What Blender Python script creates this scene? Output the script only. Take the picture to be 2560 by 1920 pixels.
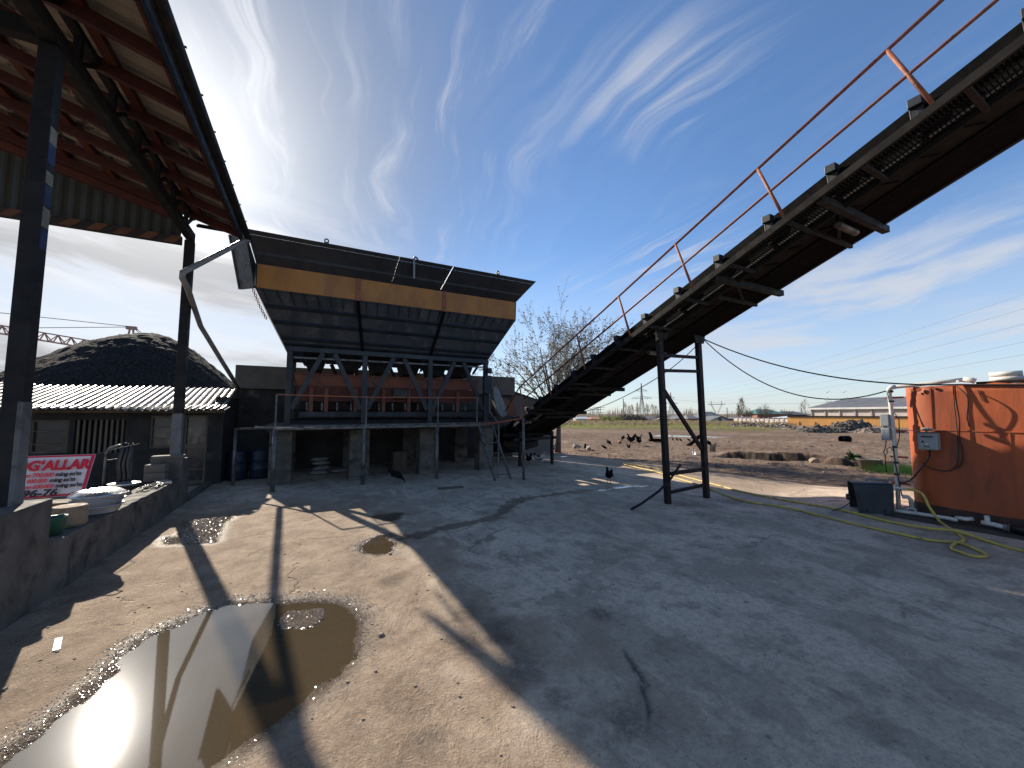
import bpy, bmesh, math, random
import numpy as np
from mathutils import Vector, Matrix, Quaternion
for o in list(bpy.data.objects): bpy.data.objects.remove(o)
SC = bpy.context.scene
COL = SC.collection
R = math.radians
random.seed(7)
# ------------------------------------------------------------------ camera
# world frame: X runs along the hopper, Y away from the camera, the camera stands at the origin
cam = bpy.data.cameras.new('camera'); cam_o = bpy.data.objects.new('camera', cam); COL.objects.link(cam_o)
cam.sensor_width = 36; cam.lens = 36 * 961 / 2560; cam.clip_start = 0.05; cam.clip_end = 6000
cam_o.location = (0, 0, 2.0); cam_o.rotation_euler = (R(90 + 4.4), 0, R(-27.3))
SC.camera = cam_o
# ------------------------------------------------------------------ light
SUN_AZ, SUN_EL = -17.5, 28.6           # azimuth clockwise from +Y
sd = Vector((math.sin(R(SUN_AZ)) * math.cos(R(SUN_EL)), math.cos(R(SUN_AZ)) * math.cos(R(SUN_EL)), math.sin(R(SUN_EL))))
sun = bpy.data.lights.new('sun', 'SUN'); sun_o = bpy.data.objects.new('sun', sun); COL.objects.link(sun_o)
sun.energy = 5.0; sun.angle = R(0.6); sun.color = (1.0, 0.90, 0.76)
sun_o.rotation_euler = sd.to_track_quat('Z', 'Y').to_euler()
sun_o.location = sd * 200
SKY_STRENGTH = 0.124
EXPOSURE = 0.75
SKY_TINT = (.66, .80, .93); CLOUD_LUM, CLOUD_SUN = 3.4, 1.5
SC.view_settings.view_transform = 'Standard'; SC.view_settings.look = 'None'
SC.view_settings.gamma = 1; SC.view_settings.exposure = EXPOSURE; SC.view_settings.use_curve_mapping = False
SC.render.engine = 'CYCLES'
SC.cycles.max_bounces = 6; SC.cycles.transparent_max_bounces = 12; SC.cycles.diffuse_bounces = 3; SC.cycles.glossy_bounces = 3
SC.cycles.sample_clamp_indirect = 4

class NT:
    """tiny node-tree writer"""
    def __init__(s, nt): s.nt = nt
    def n(s, typ, **kw):
        nd = s.nt.nodes.new(typ)
        for k, v in kw.items(): setattr(nd, k, v)
        return nd
    def lk(s, a, b): s.nt.links.new(a, b)
    def put(s, sock, v):
        if hasattr(v, 'node'): s.lk(v, sock)
        elif v is not None: sock.default_value = v
    def math(s, op, a, b=None, c=None, clamp=False):
        nd = s.n('ShaderNodeMath', operation=op); nd.use_clamp = clamp
        s.put(nd.inputs[0], a)
        if b is not None: s.put(nd.inputs[1], b)
        if c is not None: s.put(nd.inputs[2], c)
        return nd.outputs[0]
    def vmath(s, op, a, b=None):
        nd = s.n('ShaderNodeVectorMath', operation=op); s.put(nd.inputs[0], a)
        if b is not None: s.put(nd.inputs[1], b)
        return nd.outputs['Value'] if op in ('DOT_PRODUCT', 'LENGTH') else nd.outputs[0]
    def noise(s, vec, scale, detail=4, rough=.55, dist=0.0):
        nd = s.n('ShaderNodeTexNoise'); s.put(nd.inputs['Vector'], vec)
        nd.inputs['Scale'].default_value = scale; nd.inputs['Detail'].default_value = detail
        nd.inputs['Roughness'].default_value = rough; nd.inputs['Distortion'].default_value = dist
        return nd.outputs['Fac']
    def ramp(s, v, lo, hi, a=0.0, b=1.0, smooth=True):
        nd = s.n('ShaderNodeMapRange'); nd.interpolation_type = 'SMOOTHSTEP' if smooth else 'LINEAR'
        s.put(nd.inputs[0], v); s.put(nd.inputs[1], lo); s.put(nd.inputs[2], hi); s.put(nd.inputs[3], a); s.put(nd.inputs[4], b)
        return nd.outputs[0]
    def mix(s, f, a, b, blend='MIX'):
        nd = s.n('ShaderNodeMix', data_type='RGBA', blend_type=blend)
        s.put(nd.inputs[0], f); s.put(nd.inputs[6], a); s.put(nd.inputs[7], b)
        return nd.outputs[2]
    def mapping(s, vec, scale=(1, 1, 1), rot=(0, 0, 0), loc=(0, 0, 0)):
        nd = s.n('ShaderNodeMapping'); s.put(nd.inputs[0], vec)
        nd.inputs['Scale'].default_value = scale; nd.inputs['Rotation'].default_value = rot; nd.inputs['Location'].default_value = loc
        return nd.outputs[0]
def c4(c): return (c[0], c[1], c[2], 1.0)

# ------------------------------------------------------------------ sky: Nishita with thin cirrus
W = bpy.data.worlds.new('World'); SC.world = W; W.use_nodes = True
T = NT(W.node_tree)
for nd in list(W.node_tree.nodes): W.node_tree.nodes.remove(nd)
out = T.n('ShaderNodeOutputWorld'); bg = T.n('ShaderNodeBackground'); bg.inputs[1].default_value = SKY_STRENGTH
T.lk(bg.outputs[0], out.inputs[0])
sky = T.n('ShaderNodeTexSky', sky_type='NISHITA'); sky.sun_disc = False
sky.sun_elevation = R(SUN_EL); sky.sun_rotation = R(SUN_AZ); sky.altitude = 500; sky.air_density = 1.0; sky.dust_density = 0.6; sky.ozone_density = 2.2
tc = T.n('ShaderNodeTexCoord'); D = tc.outputs['Generated']
sep = T.n('ShaderNodeSeparateXYZ'); T.lk(D, sep.inputs[0]); dx, dy, dz = sep.outputs
zc = T.math('MAXIMUM', dz, 0.0)
den = T.math('ADD', zc, 0.14)
com = T.n('ShaderNodeCombineXYZ'); T.lk(T.math('DIVIDE', dx, den), com.inputs[0]); T.lk(T.math('DIVIDE', dy, den), com.inputs[1])
P2 = com.outputs[0]
def toward(az, el, lo, hi):
    """1 near the direction (az, el), fading out between the angles hi and lo"""
    v = (math.sin(R(az)) * math.cos(R(el)), math.cos(R(az)) * math.cos(R(el)), math.sin(R(el)))
    return T.ramp(T.vmath('DOT_PRODUCT', D, v), math.cos(R(lo)), math.cos(R(hi)))
sunny = T.vmath('DOT_PRODUCT', D, tuple(sd))
# cirrus streaks: noise stretched along one wind direction, bent by a slower noise
wn = T.n('ShaderNodeTexNoise'); T.lk(P2, wn.inputs['Vector']); wn.inputs['Scale'].default_value = 1.1; wn.inputs['Detail'].default_value = 3
warp = T.vmath('ADD', P2, T.vmath('MULTIPLY', T.vmath('SUBTRACT', wn.outputs['Color'], (.5, .5, .5)), (.55, .55, 0)))
st1 = T.mapping(T.mapping(warp, rot=(0, 0, R(8))), scale=(3.0, .55, 1), loc=(1.7, .3, 0))
st2 = T.mapping(T.mapping(warp, rot=(0, 0, R(8))), scale=(9.0, 1.1, 1), loc=(4.2, 2.3, 0))
st3 = T.mapping(T.mapping(warp, rot=(0, 0, R(-3))), scale=(8.0, .8, 1), loc=(7.2, 1.1, 0))
n1 = T.noise(st1, 1.0, 5, .6); n2 = T.noise(st2, 1.0, 6, .66, .3); n3 = T.noise(st3, 1.0, 6, .62, .3); big = T.noise(P2, 1.3, 3, .5)
near_sun = toward(-4, 42, 34, 12)
right_streak = toward(48, 30, 20, 6)
upper = toward(24, 50, 15, 4)
fil_a = T.math('MULTIPLY', T.ramp(n2, .44, .74), T.ramp(n1, .36, .62))
fil_b = T.math('MULTIPLY', T.ramp(n3, .46, .72), T.ramp(big, .40, .60))
cir = T.math('MULTIPLY', fil_a, T.math('ADD', T.math('MULTIPLY', near_sun, .95), T.math('ADD', T.math('MULTIPLY', upper, .45), .05)), clamp=True)
cir = T.math('MAXIMUM', cir, T.math('MULTIPLY', fil_b, T.math('ADD', T.math('MULTIPLY', right_streak, .72), .07)))
# low banks of soft cloud near the horizon
wl = T.n('ShaderNodeTexNoise'); T.lk(D, wl.inputs['Vector']); wl.inputs['Scale'].default_value = 3; wl.inputs['Detail'].default_value = 3
dw = T.vmath('ADD', D, T.vmath('MULTIPLY', T.vmath('SUBTRACT', wl.outputs['Color'], (.5, .5, .5)), (.2, .2, .07)))
lowv = T.mapping(T.mapping(dw, rot=(R(7), R(-4), 0)), scale=(2.6, 2.6, 15.0), loc=(.4, .9, .2))
ln = T.noise(lowv, 1.0, 6, .58, .25)
left_bank = toward(-26, 14, 40, 18)
right_bank = T.math('MULTIPLY', toward(80, 9, 42, 10), T.ramp(dz, .40, .24))
hz = T.ramp(dz, .52, .30)
low_l = T.math('MULTIPLY', T.ramp(ln, .36, .60), T.math('MULTIPLY', left_bank, hz))
low_r = T.math('MULTIPLY', T.ramp(ln, .42, .64), T.math('MULTIPLY', right_bank, .72))
low = T.math('MAXIMUM', low_l, low_r, clamp=True)
sunp = T.math('MAXIMUM', sunny, 0)
veil = T.math('MULTIPLY', T.ramp(dz, .42, .0), .56)
veil = T.math('ADD', veil, T.math('MULTIPLY', T.math('POWER', sunp, 12), .55), clamp=True)
glow = T.math('ADD', T.math('MULTIPLY', T.math('POWER', sunp, 60), 3.0), T.math('MULTIPLY', T.math('POWER', sunp, 700), 14.0))
lum = T.math('ADD', T.math('MULTIPLY', T.math('POWER', sunp, 8), CLOUD_SUN), CLOUD_LUM)
shade_ = T.math('MULTIPLY', lum, T.math('SUBTRACT', 1.0, T.math('MULTIPLY', T.ramp(T.noise(T.mapping(lowv, loc=(0, 0, .25)), 1.0, 5, .55), .40, .66), T.math('MULTIPLY', low_l, .46))))
ccol = T.n('ShaderNodeCombineColor')
T.lk(shade_, ccol.inputs[0]); T.lk(T.math('MULTIPLY', shade_, 1.02), ccol.inputs[1]); T.lk(T.math('MULTIPLY', shade_, 1.07), ccol.inputs[2])
skyl = T.math('MULTIPLY', 1.0, T.math('SUBTRACT', 1.0, T.math('MULTIPLY', T.math('POWER', sunp, 6), .80)))
tint = T.n('ShaderNodeCombineColor'); T.lk(T.math('MULTIPLY', skyl, SKY_TINT[0]), tint.inputs[0]); T.lk(T.math('MULTIPLY', skyl, SKY_TINT[1]), tint.inputs[1]); T.lk(T.math('MULTIPLY', skyl, SKY_TINT[2]), tint.inputs[2])
skyc = T.mix(1.0, sky.outputs[0], tint.outputs[0], 'MULTIPLY')
base = T.mix(veil, skyc, ccol.outputs[0])
clouds = T.math('MAXIMUM', T.math('MULTIPLY', cir, .85), low, clamp=True)
withc = T.mix(clouds, base, ccol.outputs[0])
gl = T.n('ShaderNodeCombineColor'); T.lk(glow, gl.inputs[0]); T.lk(T.math('MULTIPLY', glow, .97), gl.inputs[1]); T.lk(T.math('MULTIPLY', glow, .92), gl.inputs[2])
fin = T.mix(1.0, withc, gl.outputs[0], 'ADD')
T.lk(fin, bg.inputs[0])

# ------------------------------------------------------------------ numpy noise
def _h(ix, iy, seed):
    n = (ix * 374761393 + iy * 668265263 + seed * 974634777) & 0xffffffff
    n = ((n ^ (n >> 13)) * 1274126177) & 0xffffffff
    return ((n ^ (n >> 16)) & 0xffff) / 65535.0
def vnoise(x, y, seed=0):
    x = np.asarray(x, float); y = np.asarray(y, float)
    ix = np.floor(x).astype(np.int64); iy = np.floor(y).astype(np.int64); fx = x - ix; fy = y - iy
    fx = fx * fx * (3 - 2 * fx); fy = fy * fy * (3 - 2 * fy)
    a = _h(ix, iy, seed); b = _h(ix + 1, iy, seed); c = _h(ix, iy + 1, seed); d = _h(ix + 1, iy + 1, seed)
    return (a * (1 - fx) + b * fx) * (1 - fy) + (c * (1 - fx) + d * fx) * fy
def fbm(x, y, oct=4, seed=0, gain=.5):
    s = 0; a = 1; t = 0
    for i in range(oct):
        s = s + a * vnoise(x * 2 ** i + 17.3 * i, y * 2 ** i - 9.1 * i, seed + i); t += a; a *= gain
    return s / t - .5
def sst(t):
    t = np.clip(t, 0, 1); return t * t * (3 - 2 * t)
def sdf_poly(px, py, poly):
    """signed distance to a polygon, negative inside"""
    d = np.full(px.shape, 1e9); ins = np.zeros(px.shape, bool); n = len(poly)
    for i in range(n):
        x0, y0 = poly[i]; x1, y1 = poly[(i + 1) % n]
        ex, ey = x1 - x0, y1 - y0; t = np.clip(((px - x0) * ex + (py - y0) * ey) / (ex * ex + ey * ey + 1e-12), 0, 1)
        d = np.minimum(d, np.hypot(px - x0 - t * ex, py - y0 - t * ey))
        c = ((y0 > py) != (y1 > py)) & (px < (x1 - x0) * (py - y0) / (y1 - y0 + 1e-12) + x0)
        ins ^= c
    return np.where(ins, -d, d)
def dist_line(px, py, pts):
    d = np.full(px.shape, 1e9)
    for (x0, y0), (x1, y1) in zip(pts[:-1], pts[1:]):
        ex, ey = x1 - x0, y1 - y0; t = np.clip(((px - x0) * ex + (py - y0) * ey) / (ex * ex + ey * ey + 1e-12), 0, 1)
        d = np.minimum(d, np.hypot(px - x0 - t * ex, py - y0 - t * ey))
    return d
def ramp_h(x, y):
    """the yard rises a little towards the tank"""
    return .16 * sst((np.asarray(x, float) - 7.8) / 2.6) * sst((6.1 - np.asarray(y, float)) / 2.4)

# ------------------------------------------------------------------ mesh builder
class MB:
    def __init__(s): s.v = []; s.f = []; s.smooth = False
    def add(s, v, f):
        k = len(s.v); s.v += [tuple(p) for p in v]; s.f += [tuple(i + k for i in q) for q in f]; return s
    def box(s, a, b):
        (x0, y0, z0), (x1, y1, z1) = a, b
        return s.add([(x0, y0, z0), (x1, y0, z0), (x1, y1, z0), (x0, y1, z0), (x0, y0, z1), (x1, y0, z1), (x1, y1, z1), (x0, y1, z1)],
                     [(0, 3, 2, 1), (4, 5, 6, 7), (0, 1, 5, 4), (1, 2, 6, 5), (2, 3, 7, 6), (3, 0, 4, 7)])
    def bar(s, p, q, w, h=None, up=(0, 0, 1)):
        """rectangular bar from p to q, w across, h along up"""
        p = Vector(p); q = Vector(q); h = h or w; d = (q - p).normalized(); u = Vector(up)
        if abs(d.dot(u)) > .98: u = Vector((0, 1, 0)) if abs(d.y) < .9 else Vector((1, 0, 0))
        sx = d.cross(u).normalized() * (w / 2); sy = sx.cross(d).normalized() * (h / 2)
        v = [p - sx - sy, p + sx - sy, p + sx + sy, p - sx + sy, q - sx - sy, q + sx - sy, q + sx + sy, q - sx + sy]
        return s.add(v, [(0, 3, 2, 1), (4, 5, 6, 7), (0, 1, 5, 4), (1, 2, 6, 5), (2, 3, 7, 6), (3, 0, 4, 7)])
    def tube(s, pts, r, n=8, cap=True):
        pts = [Vector(p) for p in pts]; rs = r if isinstance(r, (list, tuple)) else [r] * len(pts)
        k = len(s.v); prev = None
        for i, p in enumerate(pts):
            d = (pts[min(i + 1, len(pts) - 1)] - pts[max(i - 1, 0)]).normalized()
            if prev is None:
                a = Vector((0, 0, 1)) if abs(d.z) < .9 else Vector((1, 0, 0)); x = d.cross(a).normalized()
            else:
                x = (prev - d * prev.dot(d))
                x = x.normalized() if x.length > 1e-6 else d.orthogonal().normalized()
            prev = x; y = d.cross(x)
            for j in range(n):
                t = 2 * math.pi * j / n; s.v.append(tuple(p + (x * math.cos(t) + y * math.sin(t)) * rs[i]))
        for i in range(len(pts) - 1):
            for j in range(n):
                a = k + i * n + j; b = k + i * n + (j + 1) % n; s.f.append((a, b, b + n, a + n))
        if cap: s.f.append(tuple(k + j for j in range(n))[::-1]); e = k + (len(pts) - 1) * n; s.f.append(tuple(e + j for j in range(n)))
        return s
    def lathe(s, prof, c=(0, 0, 0), n=24, axis='z'):
        k = len(s.v); m = len(prof)
        for r, z in prof:
            for j in range(n):
                t = 2 * math.pi * j / n; a, b = r * math.cos(t), r * math.sin(t)
                p = (a, b, z) if axis == 'z' else ((z, a, b) if axis == 'x' else (a, z, b))
                s.v.append((c[0] + p[0], c[1] + p[1], c[2] + p[2]))
        for i in range(m - 1):
            for j in range(n):
                a = k + i * n + j; b = k + i * n + (j + 1) % n; s.f.append((a, b, b + n, a + n))
        if prof[0][0] > 1e-5: s.f.append(tuple(k + j for j in range(n))[::-1])
        if prof[-1][0] > 1e-5: s.f.append(tuple(k + (m - 1) * n + j for j in range(n)))
        return s
    def prism(s, poly, vec):
        """closed solid: polygon (3-D points) swept by vec"""
        n = len(poly); v = [Vector(p) for p in poly]; w = [p + Vector(vec) for p in v]
        f = [tuple(range(n))[::-1], tuple(range(n, 2 * n))] + [(i, (i + 1) % n, n + (i + 1) % n, n + i) for i in range(n)]
        return s.add(v + w, f)
    def plate(s, quad, t):
        q = [Vector(p) for p in quad]; nrm = (q[1] - q[0]).cross(q[2] - q[0]).normalized()
        return s.prism(q, nrm * t)
    def grid(s, fn, us, vs, closed_u=False):
        k = len(s.v); nu, nv = len(us), len(vs)
        for u in us:
            for w in vs: s.v.append(tuple(fn(u, w)))
        for i in range(nu - 1):
            for j in range(nv - 1):
                a = k + i * nv + j; s.f.append((a, a + nv, a + nv + 1, a + 1))
        return s
    def build(s, name, m, parent=None, bevel=0, smooth=None):
        off = Vector((0, 0, 0))
        if parent is not None:
            q = parent
            while q is not None: off += q.location; q = q.parent
        me = bpy.data.meshes.new(name)
        me.from_pydata([(x - off.x, y - off.y, z - off.z) for x, y, z in s.v], [], s.f); me.update()
        bm = bmesh.new(); bm.from_mesh(me); bmesh.ops.recalc_face_normals(bm, faces=bm.faces); bm.to_mesh(me); bm.free()
        o = bpy.data.objects.new(name, me); COL.objects.link(o)
        for mm in (m if isinstance(m, (list, tuple)) else [m]): me.materials.append(mm)
        if parent is not None: o.parent = parent
        if smooth if smooth is not None else s.smooth:
            me.polygons.foreach_set('use_smooth', [True] * len(me.polygons))
        if bevel:
            b = o.modifiers.new('bevel', 'BEVEL'); b.width = bevel; b.segments = 2; b.limit_method = 'ANGLE'; b.angle_limit = R(40)
        return o
def tag(o, label=None, cat=None, group=None, kind=None):
    if label: o['label'] = label
    if cat: o['category'] = cat
    if group: o['group'] = group
    if kind: o['kind'] = kind
    return o
def thing(name, label, cat, loc=(0, 0, 0), group=None):
    o = bpy.data.objects.new(name, None); COL.objects.link(o); o.location = loc; o.empty_display_size = .2
    return tag(o, label, cat, group)
def copy_tree(o, parent=None, loc=None, rz=None, sc=None, label=None):
    c = o.copy(); COL.objects.link(c); c.parent = parent
    if loc is not None: c.location = loc
    if rz is not None: c.rotation_euler = (0, 0, rz)
    if sc is not None: c.scale = sc if isinstance(sc, tuple) else (sc, sc, sc)
    if label: c['label'] = label
    for ch in list(o.children): copy_tree(ch, c)
    return c
def jit(a): return (random.random() - .5) * 2 * a
# ------------------------------------------------------------------ materials
def pm(name, c1, c2=None, rough=.65, metal=0.0, sc=3, lo=.35, hi=.65, dirt=None, dsc=6, dlo=.55, dhi=.72, bump=.25, bsc=35, bd=.01, stretch=(1, 1, 1), spec=None, rvar=.12):
    m = bpy.data.materials.new(name); m.use_nodes = True; t = NT(m.node_tree); b = m.node_tree.nodes['Principled BSDF']
    o = t.n('ShaderNodeTexCoord').outputs['Object']
    v = t.mapping(o, scale=stretch) if stretch != (1, 1, 1) else o
    col = c4(c1)
    if c2 is not None: col = t.mix(t.ramp(t.noise(v, sc, 5, .6), lo, hi), c4(c1), c4(c2))
    if dirt is not None:
        mk = t.ramp(t.noise(v, dsc, 6, .65, .4), dlo, dhi)
        col = t.mix(mk, col, c4(dirt))
    t.put(b.inputs['Base Color'], col)
    rn = t.ramp(t.noise(v, sc * 2.3, 4), .3, .7, max(rough - rvar, .03), min(rough + rvar, 1), False)
    t.put(b.inputs['Roughness'], rn); b.inputs['Metallic'].default_value = metal
    if spec is not None: b.inputs['Specular IOR Level'].default_value = spec
    if bump:
        bp = t.n('ShaderNodeBump'); bp.inputs['Strength'].default_value = bump; bp.inputs['Distance'].default_value = bd
        t.lk(t.noise(v, bsc, 5, .65), bp.inputs['Height']); t.lk(bp.outputs[0], b.inputs['Normal'])
    return m
rust = (.16, .062, .028)
M = {}
M['steel'] = pm('blue_grey_steel', (.0115, .0150, .0195), (.021, .026, .032), .55, 0, 1.6, dirt=(.045, .030, .020), dsc=3.2, dlo=.57, dhi=.75, stretch=(1, 1, .5))
M['steel_dark'] = pm('dark_painted_steel', (.009, .0095, .011), (.017, .017, .018), .65, 0, 3, dirt=(.034, .023, .017), dsc=5, spec=.25)
M['hopper_slope'] = pm('dusty_hopper_plate', (.014, .017, .020), (.029, .031, .032), .7, 0, 1.2, dirt=(.075, .068, .059), dsc=2.6, dlo=.46, dhi=.75, stretch=(1, 1, .6))
M['hopper_yellow'] = pm('orange_yellow_paint', (.40, .165, .022), (.30, .118, .022), .55, 0, 2.0, dirt=(.20, .095, .045), dsc=3.5, dlo=.58, dhi=.82, stretch=(1, 1, .45))
M['orange_paint'] = pm('worn_orange_paint', (.21, .055, .018), (.145, .042, .02), .6, 0, 2, dirt=(.12, .06, .04), dsc=4, dlo=.5, dhi=.75)
M['red_oxide'] = pm('dark_red_primer', (.06, .015, .012), (.085, .023, .016), .7, 0, 3, dirt=(.05, .02, .018), dsc=5)
M['red_oxide2'] = pm('bright_red_primer', (.12, .030, .016), (.08, .022, .015), .7, 0, 3, dirt=(.08, .03, .02), dsc=5)
M['rail_rust'] = pm('rusty_handrail', (.22, .06, .032), (.28, .10, .045), .7, 0, 9, dirt=(.07, .028, .02), dsc=11)
M['galv'] = pm('galvanised_pipe', (.085, .084, .08), (.16, .155, .145), .5, .3, 6, dirt=(.055, .032, .022), dsc=5, dlo=.52, dhi=.66)
M['tin'] = pm('galvanised_tin_roof', (.13, .124, .118), (.22, .212, .204), .40, .25, 2.2, dirt=(.075, .048, .035), dsc=2.8, dlo=.46, dhi=.56, stretch=(1, .5, 1), rvar=.1)
M['roof_under'] = pm('grey_roof_panel', (.30, .27, .23), (.24, .215, .18), .75, 0, 1.4, dirt=(.045, .043, .04), dsc=1.6, dlo=.52, dhi=.57, stretch=(1, .6, 1))
M['gable'] = pm('grey_green_sheet', (.045, .052, .046), (.036, .041, .037), .6, 0, 1.2)
M['concrete'] = pm('weathered_concrete', (.078, .071, .062), (.130, .119, .104), .88, 0, 2.2, dirt=(.028, .025, .022), dsc=2.6, dlo=.48, dhi=.72, bump=.5, bsc=22)
M['concrete_pale'] = pm('pale_concrete', (.145, .130, .11), (.11, .10, .086), .9, 0, 2.2, dirt=(.085, .075, .065), dsc=2.6, dlo=.5, dhi=.8, bump=.5, bsc=22)
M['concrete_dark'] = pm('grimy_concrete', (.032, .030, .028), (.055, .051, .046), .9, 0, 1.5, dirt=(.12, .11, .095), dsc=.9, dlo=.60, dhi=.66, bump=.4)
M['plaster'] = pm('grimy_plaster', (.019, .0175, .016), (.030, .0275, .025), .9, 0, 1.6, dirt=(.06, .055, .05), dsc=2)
M['wood'] = pm('weathered_timber', (.085, .068, .05), (.14, .115, .085), .85, 0, 4, stretch=(1, 1, .2), dirt=(.10, .08, .06), dsc=5)
M['log'] = pm('cut_log', (.30, .22, .145), (.22, .16, .105), .85, 0, 6, dirt=(.13, .095, .06), dsc=8, bump=.5)
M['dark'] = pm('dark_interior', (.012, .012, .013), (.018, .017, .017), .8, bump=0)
M['glass_dark'] = pm('dusty_window_glass', (.018, .02, .024), (.03, .032, .035), .25, bump=0)
M['rubber'] = pm('black_rubber', (.0035, .0035, .0038), (.006, .0056, .0054), .9, 0, 5, dirt=(.010, .009, .008), dsc=4, dlo=.6, dhi=.85, spec=.08)
M['belt_plate'] = pm('dusty_brown_plate', (.014, .0125, .0115), (.022, .019, .017), .85, 0, 3, spec=.15)
M['tank'] = pm('orange_tank_paint', (.42, .088, .020), (.31, .066, .020), .6, 0, 1.8, dirt=(.15, .045, .022), dsc=3.4, dlo=.50, dhi=.80, stretch=(1, 1, .22), bump=.35, bsc=9, bd=.015)
M['tank_dark'] = pm('tarred_tank_foot', (.035, .026, .022), (.09, .04, .025), .85, 0, 5, bump=.6)
M['pvc'] = pm('white_pvc_pipe', (.66, .63, .57), (.58, .54, .48), .45, 0, 5, dirt=(.36, .32, .26), dsc=5, dlo=.5, dhi=.8, bump=.05)
M['pvc_grey'] = pm('grey_drainpipe', (.20, .20, .19), (.26, .255, .245), .5, 0, 5, bump=.05)
M['plastic_grey'] = pm('grey_plastic', (.27, .29, .30), (.31, .33, .33), .5, 0, 5, dirt=(.18, .17, .15), dsc=7, bump=.05)
M['navy'] = pm('dark_blue_sheet', (.012, .018, .024), (.020, .026, .032), .6, 0, 2, dirt=(.07, .075, .078), dsc=5, dlo=.58, dhi=.8)
M['black'] = pm('black_plastic', (.012, .012, .013), (.02, .02, .02), .5, bump=.05)
M['cable'] = pm('black_cable', (.016, .015, .015), None, .6, bump=0)
M['hose'] = pm('yellow_hose', (.62, .47, .085), (.50, .38, .10), .45, 0, 8, dirt=(.27, .20, .085), dsc=6, dlo=.5, dhi=.75, bump=.05)
M['gravel'] = pm('dark_gravel', (.023, .0205, .019), (.062, .056, .052), .95, 0, 13, lo=.42, hi=.60, dirt=(.010, .010, .010), dsc=24, dlo=.50, dhi=.60, bump=1.0, bsc=14, bd=.10, spec=.08)
M['white_enamel'] = pm('white_enamel', (.52, .54, .57), (.44, .46, .50), .30, 0, 5, dirt=(.28, .28, .28), dsc=6, bump=.04)
M['alu'] = pm('dull_aluminium', (.52, .52, .51), (.60, .60, .58), .28, .8, 6, bump=.05)
M['green_pail'] = pm('green_bucket', (.03, .12, .085), (.025, .09, .07), .45, bump=.05)
M['blue_barrel'] = pm('blue_barrel', (.010, .020, .045), (.008, .015, .032), .5, bump=.1)
M['sack'] = pm('dusty_sacks', (.20, .19, .18), (.28, .27, .25), .85, 0, 5, dirt=(.12, .11, .10), dsc=4)
M['banner_white'] = pm('white_banner', (.78, .74, .76), (.72, .68, .72), .6, 0, 2, bump=.12, bsc=6, bd=.03)
M['banner_red'] = pm('red_banner_print', (.62, .02, .07), None, .6, bump=0)
M['text_red'] = pm('red_lettering', (.66, .012, .045), None, .6, bump=0)
M['text_red2'] = pm('light_red_lettering', (.78, .10, .12), None, .6, bump=0)
M['text_dark'] = pm('dark_lettering', (.035, .02, .035), None, .6, bump=0)
M['blue_mark'] = pm('blue_paint_mark', (.012, .028, .10), (.012, .018, .06), .6)
M['yellow_mark'] = pm('yellow_paint_mark', (.22, .20, .13), (.13, .115, .08), .6)
M['whitewash'] = pm('whitewashed_steel', (.16, .16, .16), (.12, .12, .12), .8, 0, 4, dirt=(.06, .055, .05), dsc=3, dlo=.5, dhi=.7)
M['stripe_black'] = pm('black_hazard_paint', (.02, .018, .018), (.035, .026, .022), .65)
M['stripe_orange'] = pm('faded_orange_hazard_paint', (.17, .075, .035), (.11, .05, .03), .65)
M['brick'] = pm('house_brick', (.26, .11, .07), (.32, .15, .10), .9, 0, .6)
M['roof_dark'] = pm('dark_slate_roof', (.085, .09, .10), (.13, .135, .14), .7, 0, .4)
M['roof_green'] = pm('green_metal_roof', (.06, .16, .12), (.08, .19, .15), .5, 0, .4)
M['roof_light'] = pm('pale_metal_roof', (.48, .50, .52), (.40, .42, .44), .5, 0, .4)
M['white_wall'] = pm('whitewashed_wall', (.60, .58, .54), (.50, .48, .45), .85, 0, .5)
M['ochre'] = pm('ochre_yellow_wall', (.66, .33, .095), (.58, .29, .09), .85, 0, .25, dirt=(.42, .24, .12), dsc=.35, dlo=.55, dhi=.8)
M['panel'] = pm('precast_panel', (.50, .43, .38), (.42, .36, .325), .9, 0, .7, dirt=(.34, .29, .26), dsc=.8)
M['pylon'] = pm('grey_lattice_steel', (.20, .21, .22), (.26, .25, .24), .6, bump=0)
M['pylon_red'] = pm('faded_red_lattice_steel', (.36, .16, .13), (.42, .24, .20), .6, bump=0)
M['bark'] = pm('grey_brown_bark', (.085, .068, .054), (.13, .105, .085), .9, 0, 6, bump=.5)
M['twig'] = pm('pale_buds', (.20, .185, .145), (.30, .275, .21), .8, 0, 3, bump=0)
M['poplar'] = pm('bare_poplar_twigs', (.16, .135, .115), (.21, .185, .155), .9, 0, .4, bump=0)
M['scrub'] = pm('dry_scrub', (.19, .145, .10), (.26, .215, .145), .9, 0, .12, dirt=(.19, .19, .075), dsc=.09, dlo=.5, dhi=.6, bump=0)
M['scrub_dark'] = pm('bare_dark_shrubs', (.13, .105, .095), (.18, .15, .13), .9, 0, .3, bump=0)
M['spring_green'] = pm('fresh_yellow_green_leaves', (.24, .27, .05), (.19, .22, .05), .8, 0, .8, bump=0)
M['grass'] = pm('short_green_grass', (.13, .17, .035), (.20, .20, .06), .85, 0, .3, bump=0)
M['leaf'] = pm('dark_green_leaves', (.035, .07, .03), (.06, .10, .04), .5, bump=0)
M['rubble'] = pm('earth_and_rubble', (.17, .128, .096), (.25, .20, .16), .95, 0, 1.1, dirt=(.09, .064, .047), dsc=1.6, dlo=.48, dhi=.6, bump=.7, bsc=6, bd=.06)
M['rubble_dark'] = pm('dark_broken_asphalt', (.06, .05, .043), (.11, .092, .075), .95, 0, 1.3, dirt=(.24, .20, .16), dsc=2.4, dlo=.55, dhi=.65, bump=.7, bsc=6, bd=.06)
M['stone'] = pm('tan_stone', (.33, .25, .18), (.25, .19, .14), .9, 0, 8, bump=.5)
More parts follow.
